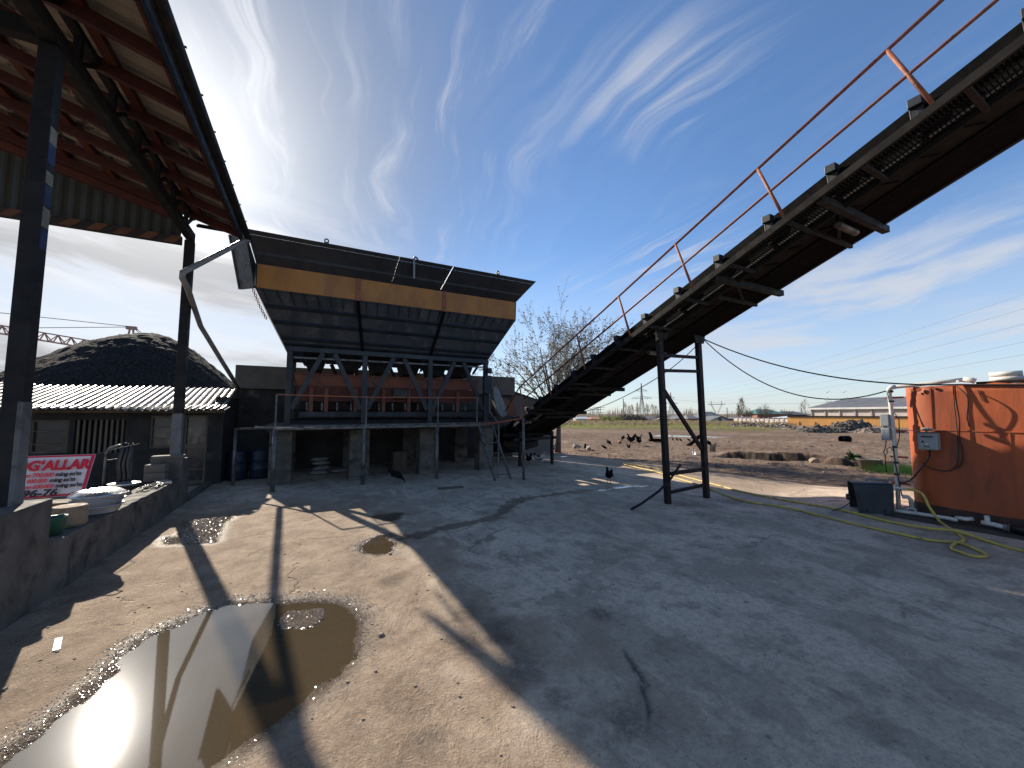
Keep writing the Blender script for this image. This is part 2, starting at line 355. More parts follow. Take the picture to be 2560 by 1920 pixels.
M['feather_black'] = pm('black_feathers', (.006, .006, .007), (.011, .010, .010), .9, 0, 20, spec=.12)
M['feather_brown'] = pm('brown_feathers', (.20, .085, .035), (.10, .045, .022), .7, 0, 14)
M['feather_pied'] = pm('grey_and_white_feathers', (.50, .48, .45), (.07, .065, .065), .7, 0, 11, lo=.44, hi=.54)
M['feather_white'] = pm('white_feathers', (.62, .60, .57), (.50, .48, .46), .7, 0, 12)
M['comb'] = pm('red_comb', (.45, .03, .025), None, .6, bump=0)
M['beak'] = pm('yellow_grey_legs', (.24, .19, .10), None, .6, bump=0)

for k in ('twig', 'poplar', 'scrub', 'scrub_dark', 'spring_green', 'grass', 'leaf'):
    nt_ = M[k].node_tree; t = NT(nt_); b = nt_.nodes['Principled BSDF']; om = [n for n in nt_.nodes if n.type == 'OUTPUT_MATERIAL'][0]
    tl = t.n('ShaderNodeBsdfTranslucent'); src = b.inputs['Base Color'].links[0].from_socket; t.lk(src, tl.inputs['Color'])
    mx = t.n('ShaderNodeMixShader'); mx.inputs[0].default_value = .5; t.lk(b.outputs[0], mx.inputs[1]); t.lk(tl.outputs[0], mx.inputs[2]); t.lk(mx.outputs[0], om.inputs['Surface'])
# ------------------------------------------------------------------ yard slab
SLAB = [(-16, -12), (13.4, -12), (13.0, 0), (12.6, 4.8), (12.24, 8.75), (11.9, 12.2), (11.45, 16.6), (10.0, 17.6), (7.2, 17.9), (-16, 18.0)]
PUD1 = [(-1.53, 3.38), (-1.55, 3.49), (-1.4, 3.8), (-1.31, 4.26), (-1.26, 4.67), (-1.12, 4.83), (-0.9, 5.02), (-0.74, 5.12), (-0.34, 5.0), (-0.22, 4.91), (0.02, 4.83), (0.36, 4.57), (0.48, 4.19), (0.44, 3.93), (0.34, 3.62), (0.2, 3.39), (-0.07, 3.15), (-0.23, 3.01), (-0.48, 2.89), (-0.56, 2.8), (-0.8, 2.55), (-1.6, 2.3), (-2.2, 2.6), (-1.9, 3.0)]
ISLE = [(-0.2, 4.77), (0.15, 4.59), (0.16, 4.39), (0.02, 4.21), (-0.14, 4.33), (-0.21, 4.54)]
PUD2 = [(0.71, 6.34), (0.87, 6.63), (1.1, 6.69), (1.19, 6.25), (1.07, 5.92), (0.89, 5.91), (0.74, 6.09)]
PUD3 = [(-1.92, 9.27), (-1.57, 9.37), (-1.35, 9.26), (-1.45, 8.72), (-1.3, 7.59), (-1.59, 7.74), (-1.77, 7.83), (-1.94, 7.88), (-2.03, 8.24), (-1.86, 8.19)]
def blob(cx, cy, a, b, n=12, seed=0):
    rr = random.Random(seed); return [(cx + a * math.cos(t) * rr.uniform(.7, 1.2), cy + b * math.sin(t) * rr.uniform(.7, 1.2)) for t in [2 * math.pi * i / n for i in range(n)]]
PUD_SMALL = [blob(7.7, 8.16, .42, .11, seed=2), blob(8.18, 8.0, .16, .06, seed=3), blob(8.75, 13.7, .33, .25, seed=4), blob(10.5, 15.1, .22, .14, seed=5), blob(6.9, 8.1, .2, .06, seed=6), blob(8.5, 10.1, .1, .06, seed=8)]
STREAK = [(1.12, 6.74), (1.54, 6.52), (1.94, 6.63), (2.52, 6.77), (3.21, 6.96), (3.78, 7.52), (4.42, 8.05), (5.58, 8.19), (6.6, 8.15), (8.3, 7.95)]
CRACK = [(2.4, 2.58), (2.34, 2.43), (2.26, 2.22), (2.21, 2.21), (2.09, 2.03), (1.98, 1.94)]
STAINS = [(1.41, 3.81, .16), (1.58, 3.46, .13), (1.54, 3.27, .1), (1.56, 2.77, .17), (1.59, 2.37, .14), (1.88, 1.98, .22), (2.63, 3.18, .1), (2.48, 5.01, .2), (.68, 2.5, .1), (7.4, 5.9, .4), (8.6, 5.7, .35), (6.9, 5.2, .25), (1.4, 7.85, .3), (3.1, 7.3, .22), (.9, 4.9, .12)]
def slab_h(x, y):
    x = np.asarray(x, float); y = np.asarray(y, float)
    h = ramp_h(x, y) + .010 * fbm(x * .7, y * .7, 3, 3)
    rough = sst((4.5 - x) / 4.0) * .7 + .3
    h += rough * (.012 * fbm(x * 3.1, y * 3.1, 4, 11) + .008 * fbm(x * 12, y * 12, 3, 23))
    wob = .20 * fbm(x * 3.4, y * 3.4, 5, 31, .62)
    for poly, w in ((PUD1, .26), (PUD2, .16)):
        d = sdf_poly(x, y, poly) + wob
        h -= .032 * sst((w * .5 - d) / w)
    d = sdf_poly(x, y, ISLE) + wob * 1.1; h += .030 * sst((.04 - d) / .09)
    for poly in PUD_SMALL: h -= .03 * sst((.05 - sdf_poly(x, y, poly) - wob * .3) / .1)
    dc = dist_line(x, y, CRACK) + .03 * fbm(x * 9, y * 9, 3, 5)
    h -= .014 * sst((.022 - dc) / .02)
    return h
def ray_poly(th, poly):
    sx, sy = math.sin(th), math.cos(th); best = 1e9
    for i in range(len(poly)):
        (x0, y0), (x1, y1) = poly[i], poly[(i + 1) % len(poly)]
        ex, ey = x1 - x0, y1 - y0; dn = sx * ey - sy * ex
        if abs(dn) < 1e-9: continue
        t = (x0 * ey - y0 * ex) / dn; u = (x0 * sy - y0 * sx) / dn
        if t > 0 and -1e-6 <= u <= 1 + 1e-6: best = min(best, t)
    return best
def polar(thetas, radii_fn, hfn):
    rows = []; th = np.array(thetas)
    Rr = np.array([radii_fn(t) for t in th])                 # theta x r
    X = np.sin(th)[:, None] * Rr; Y = np.cos(th)[:, None] * Rr
    return X, Y, hfn(X, Y)
def polar_mesh(name, X, Y, Z, m, attrs=None, skirt=0):
    nt_, nr = X.shape
    V = np.stack([X, Y, Z], -1).reshape(-1, 3)
    i = np.arange(nt_)[:, None]; j = np.arange(nr - 1)[None, :]; i2 = (i + 1) % nt_
    F = np.stack([i * nr + j, i * nr + j + 1, i2 * nr + j + 1, i2 * nr + j], -1).reshape(-1, 4)
    V = np.vstack([V, [[0, 0, float(Z[:, 0].mean())]]]); c = len(V) - 1
    tri = np.stack([np.full(nt_, c), np.arange(nt_) * nr, ((np.arange(nt_) + 1) % nt_) * nr], -1)
    me = bpy.data.meshes.new(name)
    nq, ntri = len(F), len(tri)
    me.vertices.add(len(V)); me.vertices.foreach_set('co', V.ravel().astype(np.float32))
    me.loops.add(nq * 4 + ntri * 3); me.loops.foreach_set('vertex_index', np.concatenate([F.ravel(), tri.ravel()]).astype(np.int32))
    me.polygons.add(nq + ntri)
    st = np.concatenate([np.arange(nq) * 4, nq * 4 + np.arange(ntri) * 3]).astype(np.int32)
    me.polygons.foreach_set('loop_start', st)
    me.polygons.foreach_set('use_smooth', np.ones(nq + ntri, bool))
    me.update(calc_edges=True); me.validate()
    for k, a in (attrs or {}).items():
        at = me.attributes.new(k, 'FLOAT', 'POINT'); at.data.foreach_set('value', np.append(a.ravel(), 0).astype(np.float32))
    o = bpy.data.objects.new(name, me); COL.objects.link(o); me.materials.append(m)
    return o
thetas = [R(a) for a in np.concatenate([np.arange(-36, 86, .22), np.arange(86, 324, 4)])]
NR = 330
def slab_r(t):
    rm = ray_poly(t, SLAB); k = np.linspace(0, 1, NR); r = .8 * (rm / .8) ** k
    return np.concatenate([r, [rm + .002, rm + .03]])
X, Y, Z = polar(thetas, slab_r, slab_h)
Z[:, -2] -= .0; Z[:, -1] -= .25
wob = fbm(X * 3, Y * 3, 4, 41); wob2 = fbm(X * 9, Y * 9, 3, 47)
wet = np.zeros(X.shape)
for poly, w in ((PUD1, .26), (PUD2, .20), (PUD3, .24)): wet = np.maximum(wet, sst((w - sdf_poly(X, Y, poly) + .10 * wob + .06 * wob2) / (w * 1.1)))
for poly in PUD_SMALL: wet = np.maximum(wet, .8 * sst((.12 - sdf_poly(X, Y, poly) + .1 * wob) / .12))
ds = dist_line(X, Y, STREAK); wet_s = sst((.19 - ds + .34 * wob + .16 * wob2) / .10) * (Y < 8.6)
BL = [(1.15, 8.15), (1.67, 8.07), (1.5, 7.62), (1.04, 7.53)]
wet_s = np.maximum(wet_s, sst((.06 - sdf_poly(X, Y, BL) + .2 * wob) / .08))
dirt = sst((3.4 - X + 2.5 * wob) / 3.6) * sst((12.2 - Y + 1.5 * wob) / 4)
dirt = np.maximum(dirt, .75 * sst((X - 8.9) / 2.0) * sst((Y - 4) / 3))
stain = np.zeros(X.shape)
for sx_, sy_, sr in STAINS: stain = np.maximum(stain, sst((sr * 1.5 - np.hypot(X - sx_, Y - sy_) + .45 * sr * 4 * wob) / (sr * 1.3)) * .6)
stain = np.maximum(stain, .9 * sst((.05 - dist_line(X, Y, CRACK) + .05 * wob2) / .06))
stain = np.maximum(stain, .7 * sst((.4 - dist_line(X, Y, [(9.85, 3.5), (9.85, -3)]) + .2 * wob) / .3))
m = bpy.data.materials.new('dusty_concrete_yard'); m.use_nodes = True; t = NT(m.node_tree); b = m.node_tree.nodes['Principled BSDF']
oc = t.n('ShaderNodeTexCoord').outputs['Object']
def attr(t, n): a = t.n('ShaderNodeAttribute'); a.attribute_name = n; return a.outputs['Fac']
aw, as_, ad, at_ = attr(t, 'wet'), attr(t, 'wet_streak'), attr(t, 'dirt'), attr(t, 'stain')
n_a = t.noise(oc, .55, 6, .62, .3); n_b = t.noise(oc, 2.6, 6, .65); n_c = t.noise(oc, 14, 6, .7); n_d = t.noise(oc, 60, 4, .7)
conc = t.mix(t.ramp(n_a, .36, .62), (.50, .40, .295, 1), (.66, .53, .40, 1))
conc = t.mix(t.ramp(n_b, .48, .66, 0, .6), conc, (.23, .185, .142, 1))
conc = t.mix(t.ramp(t.noise(t.mapping(oc, scale=(1, .35, 1), rot=(0, 0, .5)), 5, 6, .7), .55, .72, 0, .55), conc, (.13, .12, .11, 1))
peel = t.ramp(t.noise(t.mapping(oc, scale=(1, .55, 1), rot=(0, 0, .6)), 1.15, 9, .66, .5), .505, .535)
conc = t.mix(t.math('MULTIPLY', peel, .42), conc, t.mix(n_c, (.17, .138, .105, 1), (.38, .308, .235, 1)))
conc = t.mix(t.math('MULTIPLY', t.ramp(n_c, .40, .64), .30), conc, (.16, .13, .10, 1))
crk = t.n('ShaderNodeTexVoronoi'); crk.feature = 'DISTANCE_TO_EDGE'; crk.inputs['Scale'].default_value = .42
cw = t.n('ShaderNodeTexNoise'); t.lk(oc, cw.inputs['Vector']); cw.inputs['Scale'].default_value = 2.2; cw.inputs['Detail'].default_value = 5
t.lk(t.vmath('ADD', oc, t.vmath('MULTIPLY', t.vmath('SUBTRACT', cw.outputs['Color'], (.5, .5, .5)), (.9, .9, 0))), crk.inputs['Vector'])
crack = t.math('MULTIPLY', t.ramp(crk.outputs['Distance'], .010, .002), t.ramp(n_a, .50, .56))
conc = t.mix(t.math('MULTIPLY', crack, .5), conc, (.05, .045, .04, 1))
earth = t.mix(t.ramp(n_b, .35, .65), (.25, .178, .120, 1), (.41, .31, .22, 1))
earth = t.mix(t.ramp(n_c, .42, .70, 0, .6), earth, (.50, .38, .27, 1))
earth = t.mix(t.ramp(n_a, .5, .68, 0, .55), earth, (.19, .128, .08, 1))
col = t.mix(t.ramp(t.math('ADD', ad, t.math('MULTIPLY', t.math('SUBTRACT', n_b, .5), .7)), .25, .75), conc, earth)
col = t.mix(t.math('MULTIPLY', t.ramp(n_d, .46, .68), .32), col, (.13, .105, .08, 1))
col = t.mix(t.math('MULTIPLY', t.ramp(t.noise(oc, 42, 5, .75), .54, .68), .35), col, (.52, .44, .35, 1))
vor = t.n('ShaderNodeTexVoronoi'); vor.inputs['Scale'].default_value = 26; t.lk(oc, vor.inputs['Vector'])
sepv = t.n('ShaderNodeSeparateColor'); t.lk(vor.outputs['Color'], sepv.inputs[0])
pebble = t.math('MULTIPLY', t.ramp(vor.outputs['Distance'], .22, .12), t.ramp(sepv.outputs[0], .945, .96))
spk = t.noise(oc, 24, 6, .78, .6)
col = t.mix(t.math('MULTIPLY', t.ramp(spk, .52, .70), .55), col, t.mix(1, col, (.42, .38, .34, 1), 'MULTIPLY'))
col = t.mix(t.math('MULTIPLY', t.ramp(spk, .46, .30), .40), col, t.mix(1, col, (1.55, 1.5, 1.45, 1), 'MULTIPLY'))
col = t.mix(pebble, col, t.mix(sepv.outputs[1], (.10, .085, .07, 1), (.46, .40, .33, 1)))
col = t.mix(t.math('MULTIPLY', at_, t.ramp(n_c, .25, .6)), col, (.075, .062, .052, 1))
wetall = t.math('MAXIMUM', aw, as_)
col = t.mix(t.math('ADD', t.math('MULTIPLY', aw, .55), t.math('MULTIPLY', as_, .85), clamp=True), col, t.mix(1, col, (.30, .25, .20, 1), 'MULTIPLY'))
t.put(b.inputs['Base Color'], col)
t.put(b.inputs['Roughness'], t.math('SUBTRACT', t.ramp(n_c, .3, .7, .82, .95), t.math('ADD', t.math('MULTIPLY', aw, .76), t.math('MULTIPLY', as_, .30))))
b.inputs['Specular IOR Level'].default_value = .32
hgt = t.math('ADD', t.math('MULTIPLY', n_c, .55), t.math('ADD', t.math('MULTIPLY', n_d, .34), t.math('MULTIPLY', pebble, .35)))
hgt = t.math('ADD', hgt, t.math('ADD', t.math('MULTIPLY', t.noise(oc, 30, 5, .75, 1.5), .6), t.math('MULTIPLY', t.noise(oc, 85, 3, .7), .35)))
bp = t.n('ShaderNodeBump'); bp.inputs['Distance'].default_value = .030
t.lk(t.math('ADD', t.math('MULTIPLY', t.ramp(ad, .1, .9), .55), t.math('ADD', t.math('MULTIPLY', aw, .5), .34)), bp.inputs['Strength'])
hgt = t.math('SUBTRACT', hgt, t.math('MULTIPLY', crack, 1.2)); hgt = t.math('ADD', hgt, t.math('MULTIPLY', peel, t.math('MULTIPLY', n_d, .5)))
t.lk(hgt, bp.inputs['Height']); t.lk(bp.outputs[0], b.inputs['Normal'])
b2 = t.n('ShaderNodeBump'); b2.inputs['Strength'].default_value = 1.0; b2.inputs['Distance'].default_value = .085
t.lk(t.math('ADD', t.noise(oc, 64, 4, .75, 1.0), t.math('MULTIPLY', t.noise(oc, 24, 3, .6), 1.2)), b2.inputs['Height']); t.lk(b2.outputs[0], b.inputs['Coat Normal'])
b.inputs['Coat Roughness'].default_value = .11; b.inputs['Coat IOR'].default_value = 1.9
t.put(b.inputs['Coat Weight'], t.math('MULTIPLY', t.ramp(aw, .2, .6), t.math('MULTIPLY', t.ramp(t.noise(oc, 46, 4, .75), .47, .56), .6)))
M['yard'] = m
yard = polar_mesh('yard', X, Y, Z, m, dict(wet=wet, wet_streak=wet_s, dirt=dirt, stain=stain)); tag(yard, kind='structure')

# ------------------------------------------------------------------ dirt field to the horizon
TR1 = [(17.9, 12.0), (18.5, 10.9), (19.1, 9.6), (19.5, 8.9)]; TR2 = [(19.0, 8.5), (19.1, 7.9), (19.3, 7.3), (19.9, 6.3)]
CUT_SHADE = []
def field_h(x, y):
    CUT_SHADE.clear()
    d = np.hypot(x, y); ins = sdf_poly(x, y, SLAB)
    h = ramp_h(x, y) * sst((16 - x) / 3) * sst((ins) / .3) - .05 + .03 * sst(ins / .5)
    near = sst((70 - d) / 40)
    lump = np.abs(fbm(x * 1.3, y * 1.3, 5, 61, .6)) * .24 + fbm(x * .35, y * .35, 3, 71) * .12
    ridge = .16 * np.clip(fbm(x * .9 + 3, y * .45, 4, 77, .6) - .06, 0, 1) * 2
    h += (lump + ridge - .08) * near * sst(ins / .9)
    wob = .9 * fbm(x * 1.5, y * 1.5, 4, 81)
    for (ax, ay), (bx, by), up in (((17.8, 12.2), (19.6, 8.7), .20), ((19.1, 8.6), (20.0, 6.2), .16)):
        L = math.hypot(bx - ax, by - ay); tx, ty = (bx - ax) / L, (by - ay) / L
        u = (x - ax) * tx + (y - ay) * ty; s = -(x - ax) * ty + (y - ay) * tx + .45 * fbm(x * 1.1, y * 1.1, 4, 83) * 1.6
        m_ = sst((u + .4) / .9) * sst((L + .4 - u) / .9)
        CUT_SHADE.append(m_ * sst((s - .15) / .2) * sst((1.05 - s) / .3))  # mask for the painted shade on each ditch's far wall
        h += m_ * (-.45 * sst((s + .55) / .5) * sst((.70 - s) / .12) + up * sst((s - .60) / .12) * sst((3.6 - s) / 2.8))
    h -= .02 * np.clip(d - 95, 0, 250) * .8
    # wheel ruts across the field
    for off in (0, 1.7):
        rr = dist_line(x, y, [(13 + off, 30), (24 + off, 27), (36 + off, 18)]); h -= .07 * sst((.3 - rr) / .25)
    # shallow pool bed
    pw = sst((2.2 - sdf_poly(x, y, POOL)) / 2.0); h = h * (1 - pw) - .05 * pw
    h -= .25 * sst((.5 - sdf_poly(x, y, POOL) + wob * 1.2) / .8)
    h = np.where(ins < 0, -.4, h)
    return h
POOL = [(27.2, 26.8), (29.2, 26.6), (31.2, 26.9), (31.6, 24.9), (32.2, 23.4), (33.5, 21.4), (31.0, 22.0), (28.5, 25.2)]
fr = np.concatenate([[.5, 3, 6], np.geomspace(9, 60, 210), np.geomspace(61, 200, 55), np.geomspace(208, 5000, 40)])
thf = [R(a) for a in np.concatenate([np.arange(-36, 20, 1.0), np.arange(20, 86, .16), np.arange(86, 324, 3)])]
X, Y, Z = polar(thf, lambda t: fr, field_h); cut = np.maximum(CUT_SHADE[0], CUT_SHADE[1])
gr = sst((np.hypot(X, Y) - 52 + 16 * fbm(X * .06, Y * .06, 3, 91)) / 9) * sst((Y * 1.15 - X + 26 + 30 * fbm(X * .05, Y * .05, 2, 95)) / 14)
m = bpy.data.materials.new('bare_earth_field'); m.use_nodes = True; t = NT(m.node_tree); b = m.node_tree.nodes['Principled BSDF']
oc = t.n('ShaderNodeTexCoord').outputs['Object']
n_a = t.noise(oc, .12, 6, .6, .3); n_b = t.noise(oc, .8, 6, .65); n_c = t.noise(oc, 5, 6, .7)
e = t.mix(t.ramp(n_a, .36, .64), (.150, .100, .068, 1), (.215, .152, .106, 1))
e = t.mix(t.ramp(n_b, .42, .68, 0, .8), e, (.12, .077, .056, 1))
e = t.mix(t.ramp(n_c, .52, .68, 0, .7), e, (.27, .215, .165, 1))
g = t.mix(t.ramp(n_b, .4, .6), (.125, .145, .040, 1), (.21, .185, .080, 1))
e = t.mix(t.math('MULTIPLY', attr(t, 'far'), .85), e, t.mix(n_b, (.15, .12, .075, 1), (.23, .19, .125, 1)))
col = t.mix(t.ramp(t.math('ADD', attr(t, 'green'), t.math('MULTIPLY', t.math('SUBTRACT', n_b, .5), .6)), .35, .7), e, g)
col = t.mix(t.math('MULTIPLY', attr(t, 'cut'), .92), col, t.mix(n_c, (.022, .017, .013, 1), (.060, .045, .034, 1)))  # ditch's far wall coloured near-black, its shade painted into the earth
t.put(b.inputs['Base Color'], col); b.inputs['Roughness'].default_value = .95; b.inputs['Specular IOR Level'].default_value = .15
bp = t.n('ShaderNodeBump'); bp.inputs['Distance'].default_value = .09; bp.inputs['Strength'].default_value = .8
t.lk(t.math('ADD', n_c, t.math('MULTIPLY', n_b, .6)), bp.inputs['Height']); t.lk(bp.outputs[0], b.inputs['Normal'])
M['field'] = m
dd_ = np.hypot(X, Y)
far_ = sst((dd_ - 72 + 14 * fbm(X * .05, Y * .05, 3, 97)) / 12)
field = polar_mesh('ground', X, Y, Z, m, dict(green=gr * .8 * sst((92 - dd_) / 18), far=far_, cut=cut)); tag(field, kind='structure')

# ------------------------------------------------------------------ standing water
def water_mat(name, tint, r1, bump):
    m = bpy.data.materials.new(name); m.use_nodes = True; t = NT(m.node_tree)
    for nd in list(m.node_tree.nodes):
        if nd.type != 'OUTPUT_MATERIAL': m.node_tree.nodes.remove(nd)
    o = [nd for nd in m.node_tree.nodes][0]
    oc = t.n('ShaderNodeTexCoord').outputs['Object']
    bp = t.n('ShaderNodeBump'); bp.inputs['Strength'].default_value = bump; bp.inputs['Distance'].default_value = .004
    t.lk(t.noise(oc, 9, 3, .5), bp.inputs['Height'])
    fr_ = t.n('ShaderNodeFresnel'); fr_.inputs['IOR'].default_value = 1.75; t.lk(bp.outputs[0], fr_.inputs['Normal'])
    g1 = t.n('ShaderNodeBsdfGlossy'); g1.inputs['Roughness'].default_value = r1; t.lk(bp.outputs[0], g1.inputs['Normal'])
    tr = t.n('ShaderNodeBsdfTransparent'); tr.inputs['Color'].default_value = c4(tint)
    df = t.n('ShaderNodeBsdfDiffuse'); df.inputs['Color'].default_value = (.155, .115, .068, 1)
    ms = t.n('ShaderNodeMixShader'); ms.inputs[0].default_value = .5; t.lk(tr.outputs[0], ms.inputs[1]); t.lk(df.outputs[0], ms.inputs[2])
    g2 = t.n('ShaderNodeBsdfGlossy'); g2.inputs['Roughness'].default_value = .16; t.lk(bp.outputs[0], g2.inputs['Normal'])
    gm_ = t.n('ShaderNodeMixShader'); gm_.inputs[0].default_value = .008; t.lk(g1.outputs[0], gm_.inputs[1]); t.lk(g2.outputs[0], gm_.inputs[2])
    mx = t.n('ShaderNodeMixShader'); t.lk(t.math('MULTIPLY', fr_.outputs[0], 1.25, clamp=True), mx.inputs[0]); t.lk(ms.outputs[0], mx.inputs[1]); t.lk(gm_.outputs[0], mx.inputs[2])
    t.lk(mx.outputs[0], o.inputs['Surface'])
    return m
M['water'] = water_mat('muddy_puddle_water', (.72, .62, .48), .034, .012)
M['pond'] = water_mat('still_pool_water', (.6, .5, .4), .02, .05)
def puddle(name, poly, z, label, m, grow=.25, group=None, cat='puddle'):
    cx = sum(p[0] for p in poly) / len(poly); cy = sum(p[1] for p in poly) / len(poly)
    pts = []
    for x, y in poly:
        d = math.hypot(x - cx, y - cy) or 1; pts.append((x + (x - cx) / d * grow, y + (y - cy) / d * grow, z))
    mb = MB(); mb.add(pts, [tuple(range(len(pts)))])
    o = mb.build(name, m)
    if o.data.polygons[0].normal.z < 0: o.data.flip_normals()
    tag(o, label, cat, group); o['kind'] = 'structure'; return o
puddle('water', PUD1, -.0165, None, M['water'], .12)
puddle('water', PUD2, -.0165, None, M['water'], .08)
for pp in PUD_SMALL[:]: puddle('water', pp, float(slab_h(np.array([sum(a for a, _ in pp) / len(pp)]), np.array([sum(b_ for _, b_ in pp) / len(pp)]))[0]) + .012, None, M['water'], .03)
puddle('water', POOL, -.09, None, M['pond'], 1.2)
for o in [o for o in COL.objects if o.name.startswith('water')]:
    for k in ('label', 'category', 'group'):
        if k in o: del o[k]
# ================================================================== low wall, canopy, house, heap (left)
w = thing('low_wall', 'long low grey concrete wall under the canopy, two taller blocks carrying its columns', 'wall', (-2.7, 8, 0))
def rough_wall(y0, y1, x0, x1, z0, z1, dy=.18):
    """concrete body with slightly uneven arrises"""
    mb = MB(); n = max(int((y1 - y0) / dy), 2); ys = [y0 + (y1 - y0) * i / n for i in range(n + 1)]
    k = 0
    for i, y in enumerate(ys):
        a, b_, c_ = jit(.008), jit(.010), jit(.010)
        mb.v += [(x1 + jit(.006), y, z0), (x1 + a, y, (z0 + z1) / 2), (x1 + jit(.010), y, z1 + b_), (x0 + jit(.010), y, z1 + c_), (x0 + a, y, z0)]
    for i in range(n):
        for j in range(4): q = i * 5; mb.f.append((q + j, q + j + 1, q + j + 6, q + j + 5))
    mb.f.append((0, 4, 3, 2, 1)); q = n * 5; mb.f.append((q, q + 1, q + 2, q + 3, q + 4))
    return mb
rough_wall(2.0, 4.898, -2.90, -2.48, -.25, .60).build('wall_body', M['concrete'], w, bevel=.012)
rough_wall(6.062, 10.798, -2.90, -2.48, -.25, .60).build('wall_body', M['concrete'], w, bevel=.012)
rough_wall(4.9, 6.06, -3.02, -2.475, -.25, 1.08, .3).build('plinth', M['concrete'], w, bevel=.015)
rough_wall(10.8, 11.36, -3.02, -2.475, -.25, 1.02, .2).build('plinth', M['concrete'], w, bevel=.015)
k = MB().box((-2.62, 11.42, -.1), (-2.46, 13.7, .10)).build('kerb', M['concrete'], None, bevel=.015)
tag(k, 'narrow raised concrete kerb running from the low wall to the house door', 'kerb')

EX, EZ, RS = -1.66, 6.47, .30          # eave edge, roof rises to -X
def rz(x): return EZ + (EX - x) * RS
XL, YF, YN = -10.5, 11.45, -1.2
cp = thing('canopy', 'tall open steel canopy with a pitched sheet roof, dark posts and red rafters', 'canopy', (-2.7, 8, 0))
def column(y, w_, name='post'):
    o = MB().box((-2.7 - w_ / 2, y - w_ / 2, 1.06 if y < 8 else 1.0), (-2.7 + w_ / 2, y + w_ / 2, 6.02)).build(name, M['steel_dark'], cp, bevel=.008)
    return o
c1 = column(5.83, .15); c2 = column(11.2, .17)
MB().box((-2.66, 5.752, 1.075), (-2.621, 5.908, 2.12)).build('whitewash', M['whitewash'], c1)
MB().box((-2.789, 11.111, 1.03), (-2.611, 11.289, 2.0)).build('whitewash', M['whitewash'], c2)
for z0, z1, mm in ((4.92, 5.10, 'yellow_mark'), (4.70, 4.92, 'blue_mark'), (4.46, 4.60, 'yellow_mark'), (4.22, 4.44, 'blue_mark'), (3.98, 4.2, 'yellow_mark'), (3.74, 3.96, 'blue_mark')):
    MB().box((-2.626, 5.77, z0), (-2.6225, 5.892, z1)).build('paint_mark', M[mm], c1)
# eaves girder along the posts
g = MB().bar((-2.7, YN, 6.14), (-2.7, 11.3, 6.14), .14, .20).build('eaves_girder', M['steel_dark'], cp)
y = YN + .3
while y < 11.2:
    mb = MB(); mb.bar((-2.7, y, 6.2), (-2.7, y, rz(-2.7) - .2), .07); mb.bar((-2.7, y, 6.24), (-2.7, y + .45, rz(-2.7) - .2), .05); y += .9
    mb.build('girder_web', M['steel_dark'], g)
mb = MB().bar((-2.7, YN, rz(-2.7) - .17), (-2.7, 11.3, rz(-2.7) - .17), .10, .08); mb.build('girder_chord', M['steel_dark'], g)
# tie along X at each post
for y in (5.83,): MB().bar((-2.78, y, 6.14), (XL, y, 6.14), .13, .19).build('cross_tie', M['steel_dark'], cp)
# rafters (red primer), purlins
y = YN + .2; i = 0
while y < YF - .1:
    a = EX - .10; MB().bar((a, y, rz(a) - .155), (XL, y, rz(XL) - .155), .085, .17).build('rafter', M['red_oxide'], cp); y += .86
x = EX - .14
while x > XL:
    MB().bar((x, YN + .1, rz(x) - .055), (x, YF - .05, rz(x) - .055), .11, .105).build('purlin', M['red_oxide2'], cp); x -= .74
# second, lower run of red battens that hang between rafters
# roof sheet, corrugated
def corr(fn, u0, u1, pitch, amp, v0, v1, nv=2, per=6):
    n = int((u1 - u0) / pitch * per); us = [u0 + (u1 - u0) * k / n for k in range(n + 1)]; vs = [v0 + (v1 - v0) * k / (nv - 1) for k in range(nv)]
    mb = MB()
    for side in (0, .012): mb.grid(lambda u, v: fn(u, v, amp * math.sin(2 * math.pi * (u - u0) / pitch) + side), us, vs)
    return mb
corr(lambda u, v, h: (v, u, rz(v) + .025 + h), YN, YF, .20, .016, EX, XL, 2).build('roof_sheet', M['roof_under'], cp)
# gable wall at the far end, above the striped beam
n = 60; us = [XL + (-2.62 - XL) * k / n for k in range(n * 4 + 1)] if False else [XL + (-2.9 - XL) * k / 160 for k in range(161)]
mb = MB()
for off in (0, .015): mb.grid(lambda u, v: (u, 11.32 + off + .012 * math.sin(u * 31), 6.02 + v * (rz(u) + .01 - 6.02)), us, [0, 1])
mb.build('gable_panel', M['gable'], cp)
MB().box((XL, 11.18, 5.92), (-2.86, 11.30, 6.10)).build('gable_beam', M['stripe_black'], cp)
mb = MB(); x = -9.9
while x < -3.1:
    mb.prism([(x, 11.176, 5.925), (x + .20, 11.176, 5.925), (x + .36, 11.176, 6.095), (x + .16, 11.176, 6.095)], (0, .003, 0)); x += .42
mb.build('hazard_stripe', M['stripe_orange'], [o for o in cp.children if o.name.startswith('gable_beam')][0])
MB().bar((-2.9, 11.25, rz(-2.9) - .3), (XL, 11.25, rz(XL) - .3), .10, .16).build('gable_rafter', M['red_oxide2'], cp)
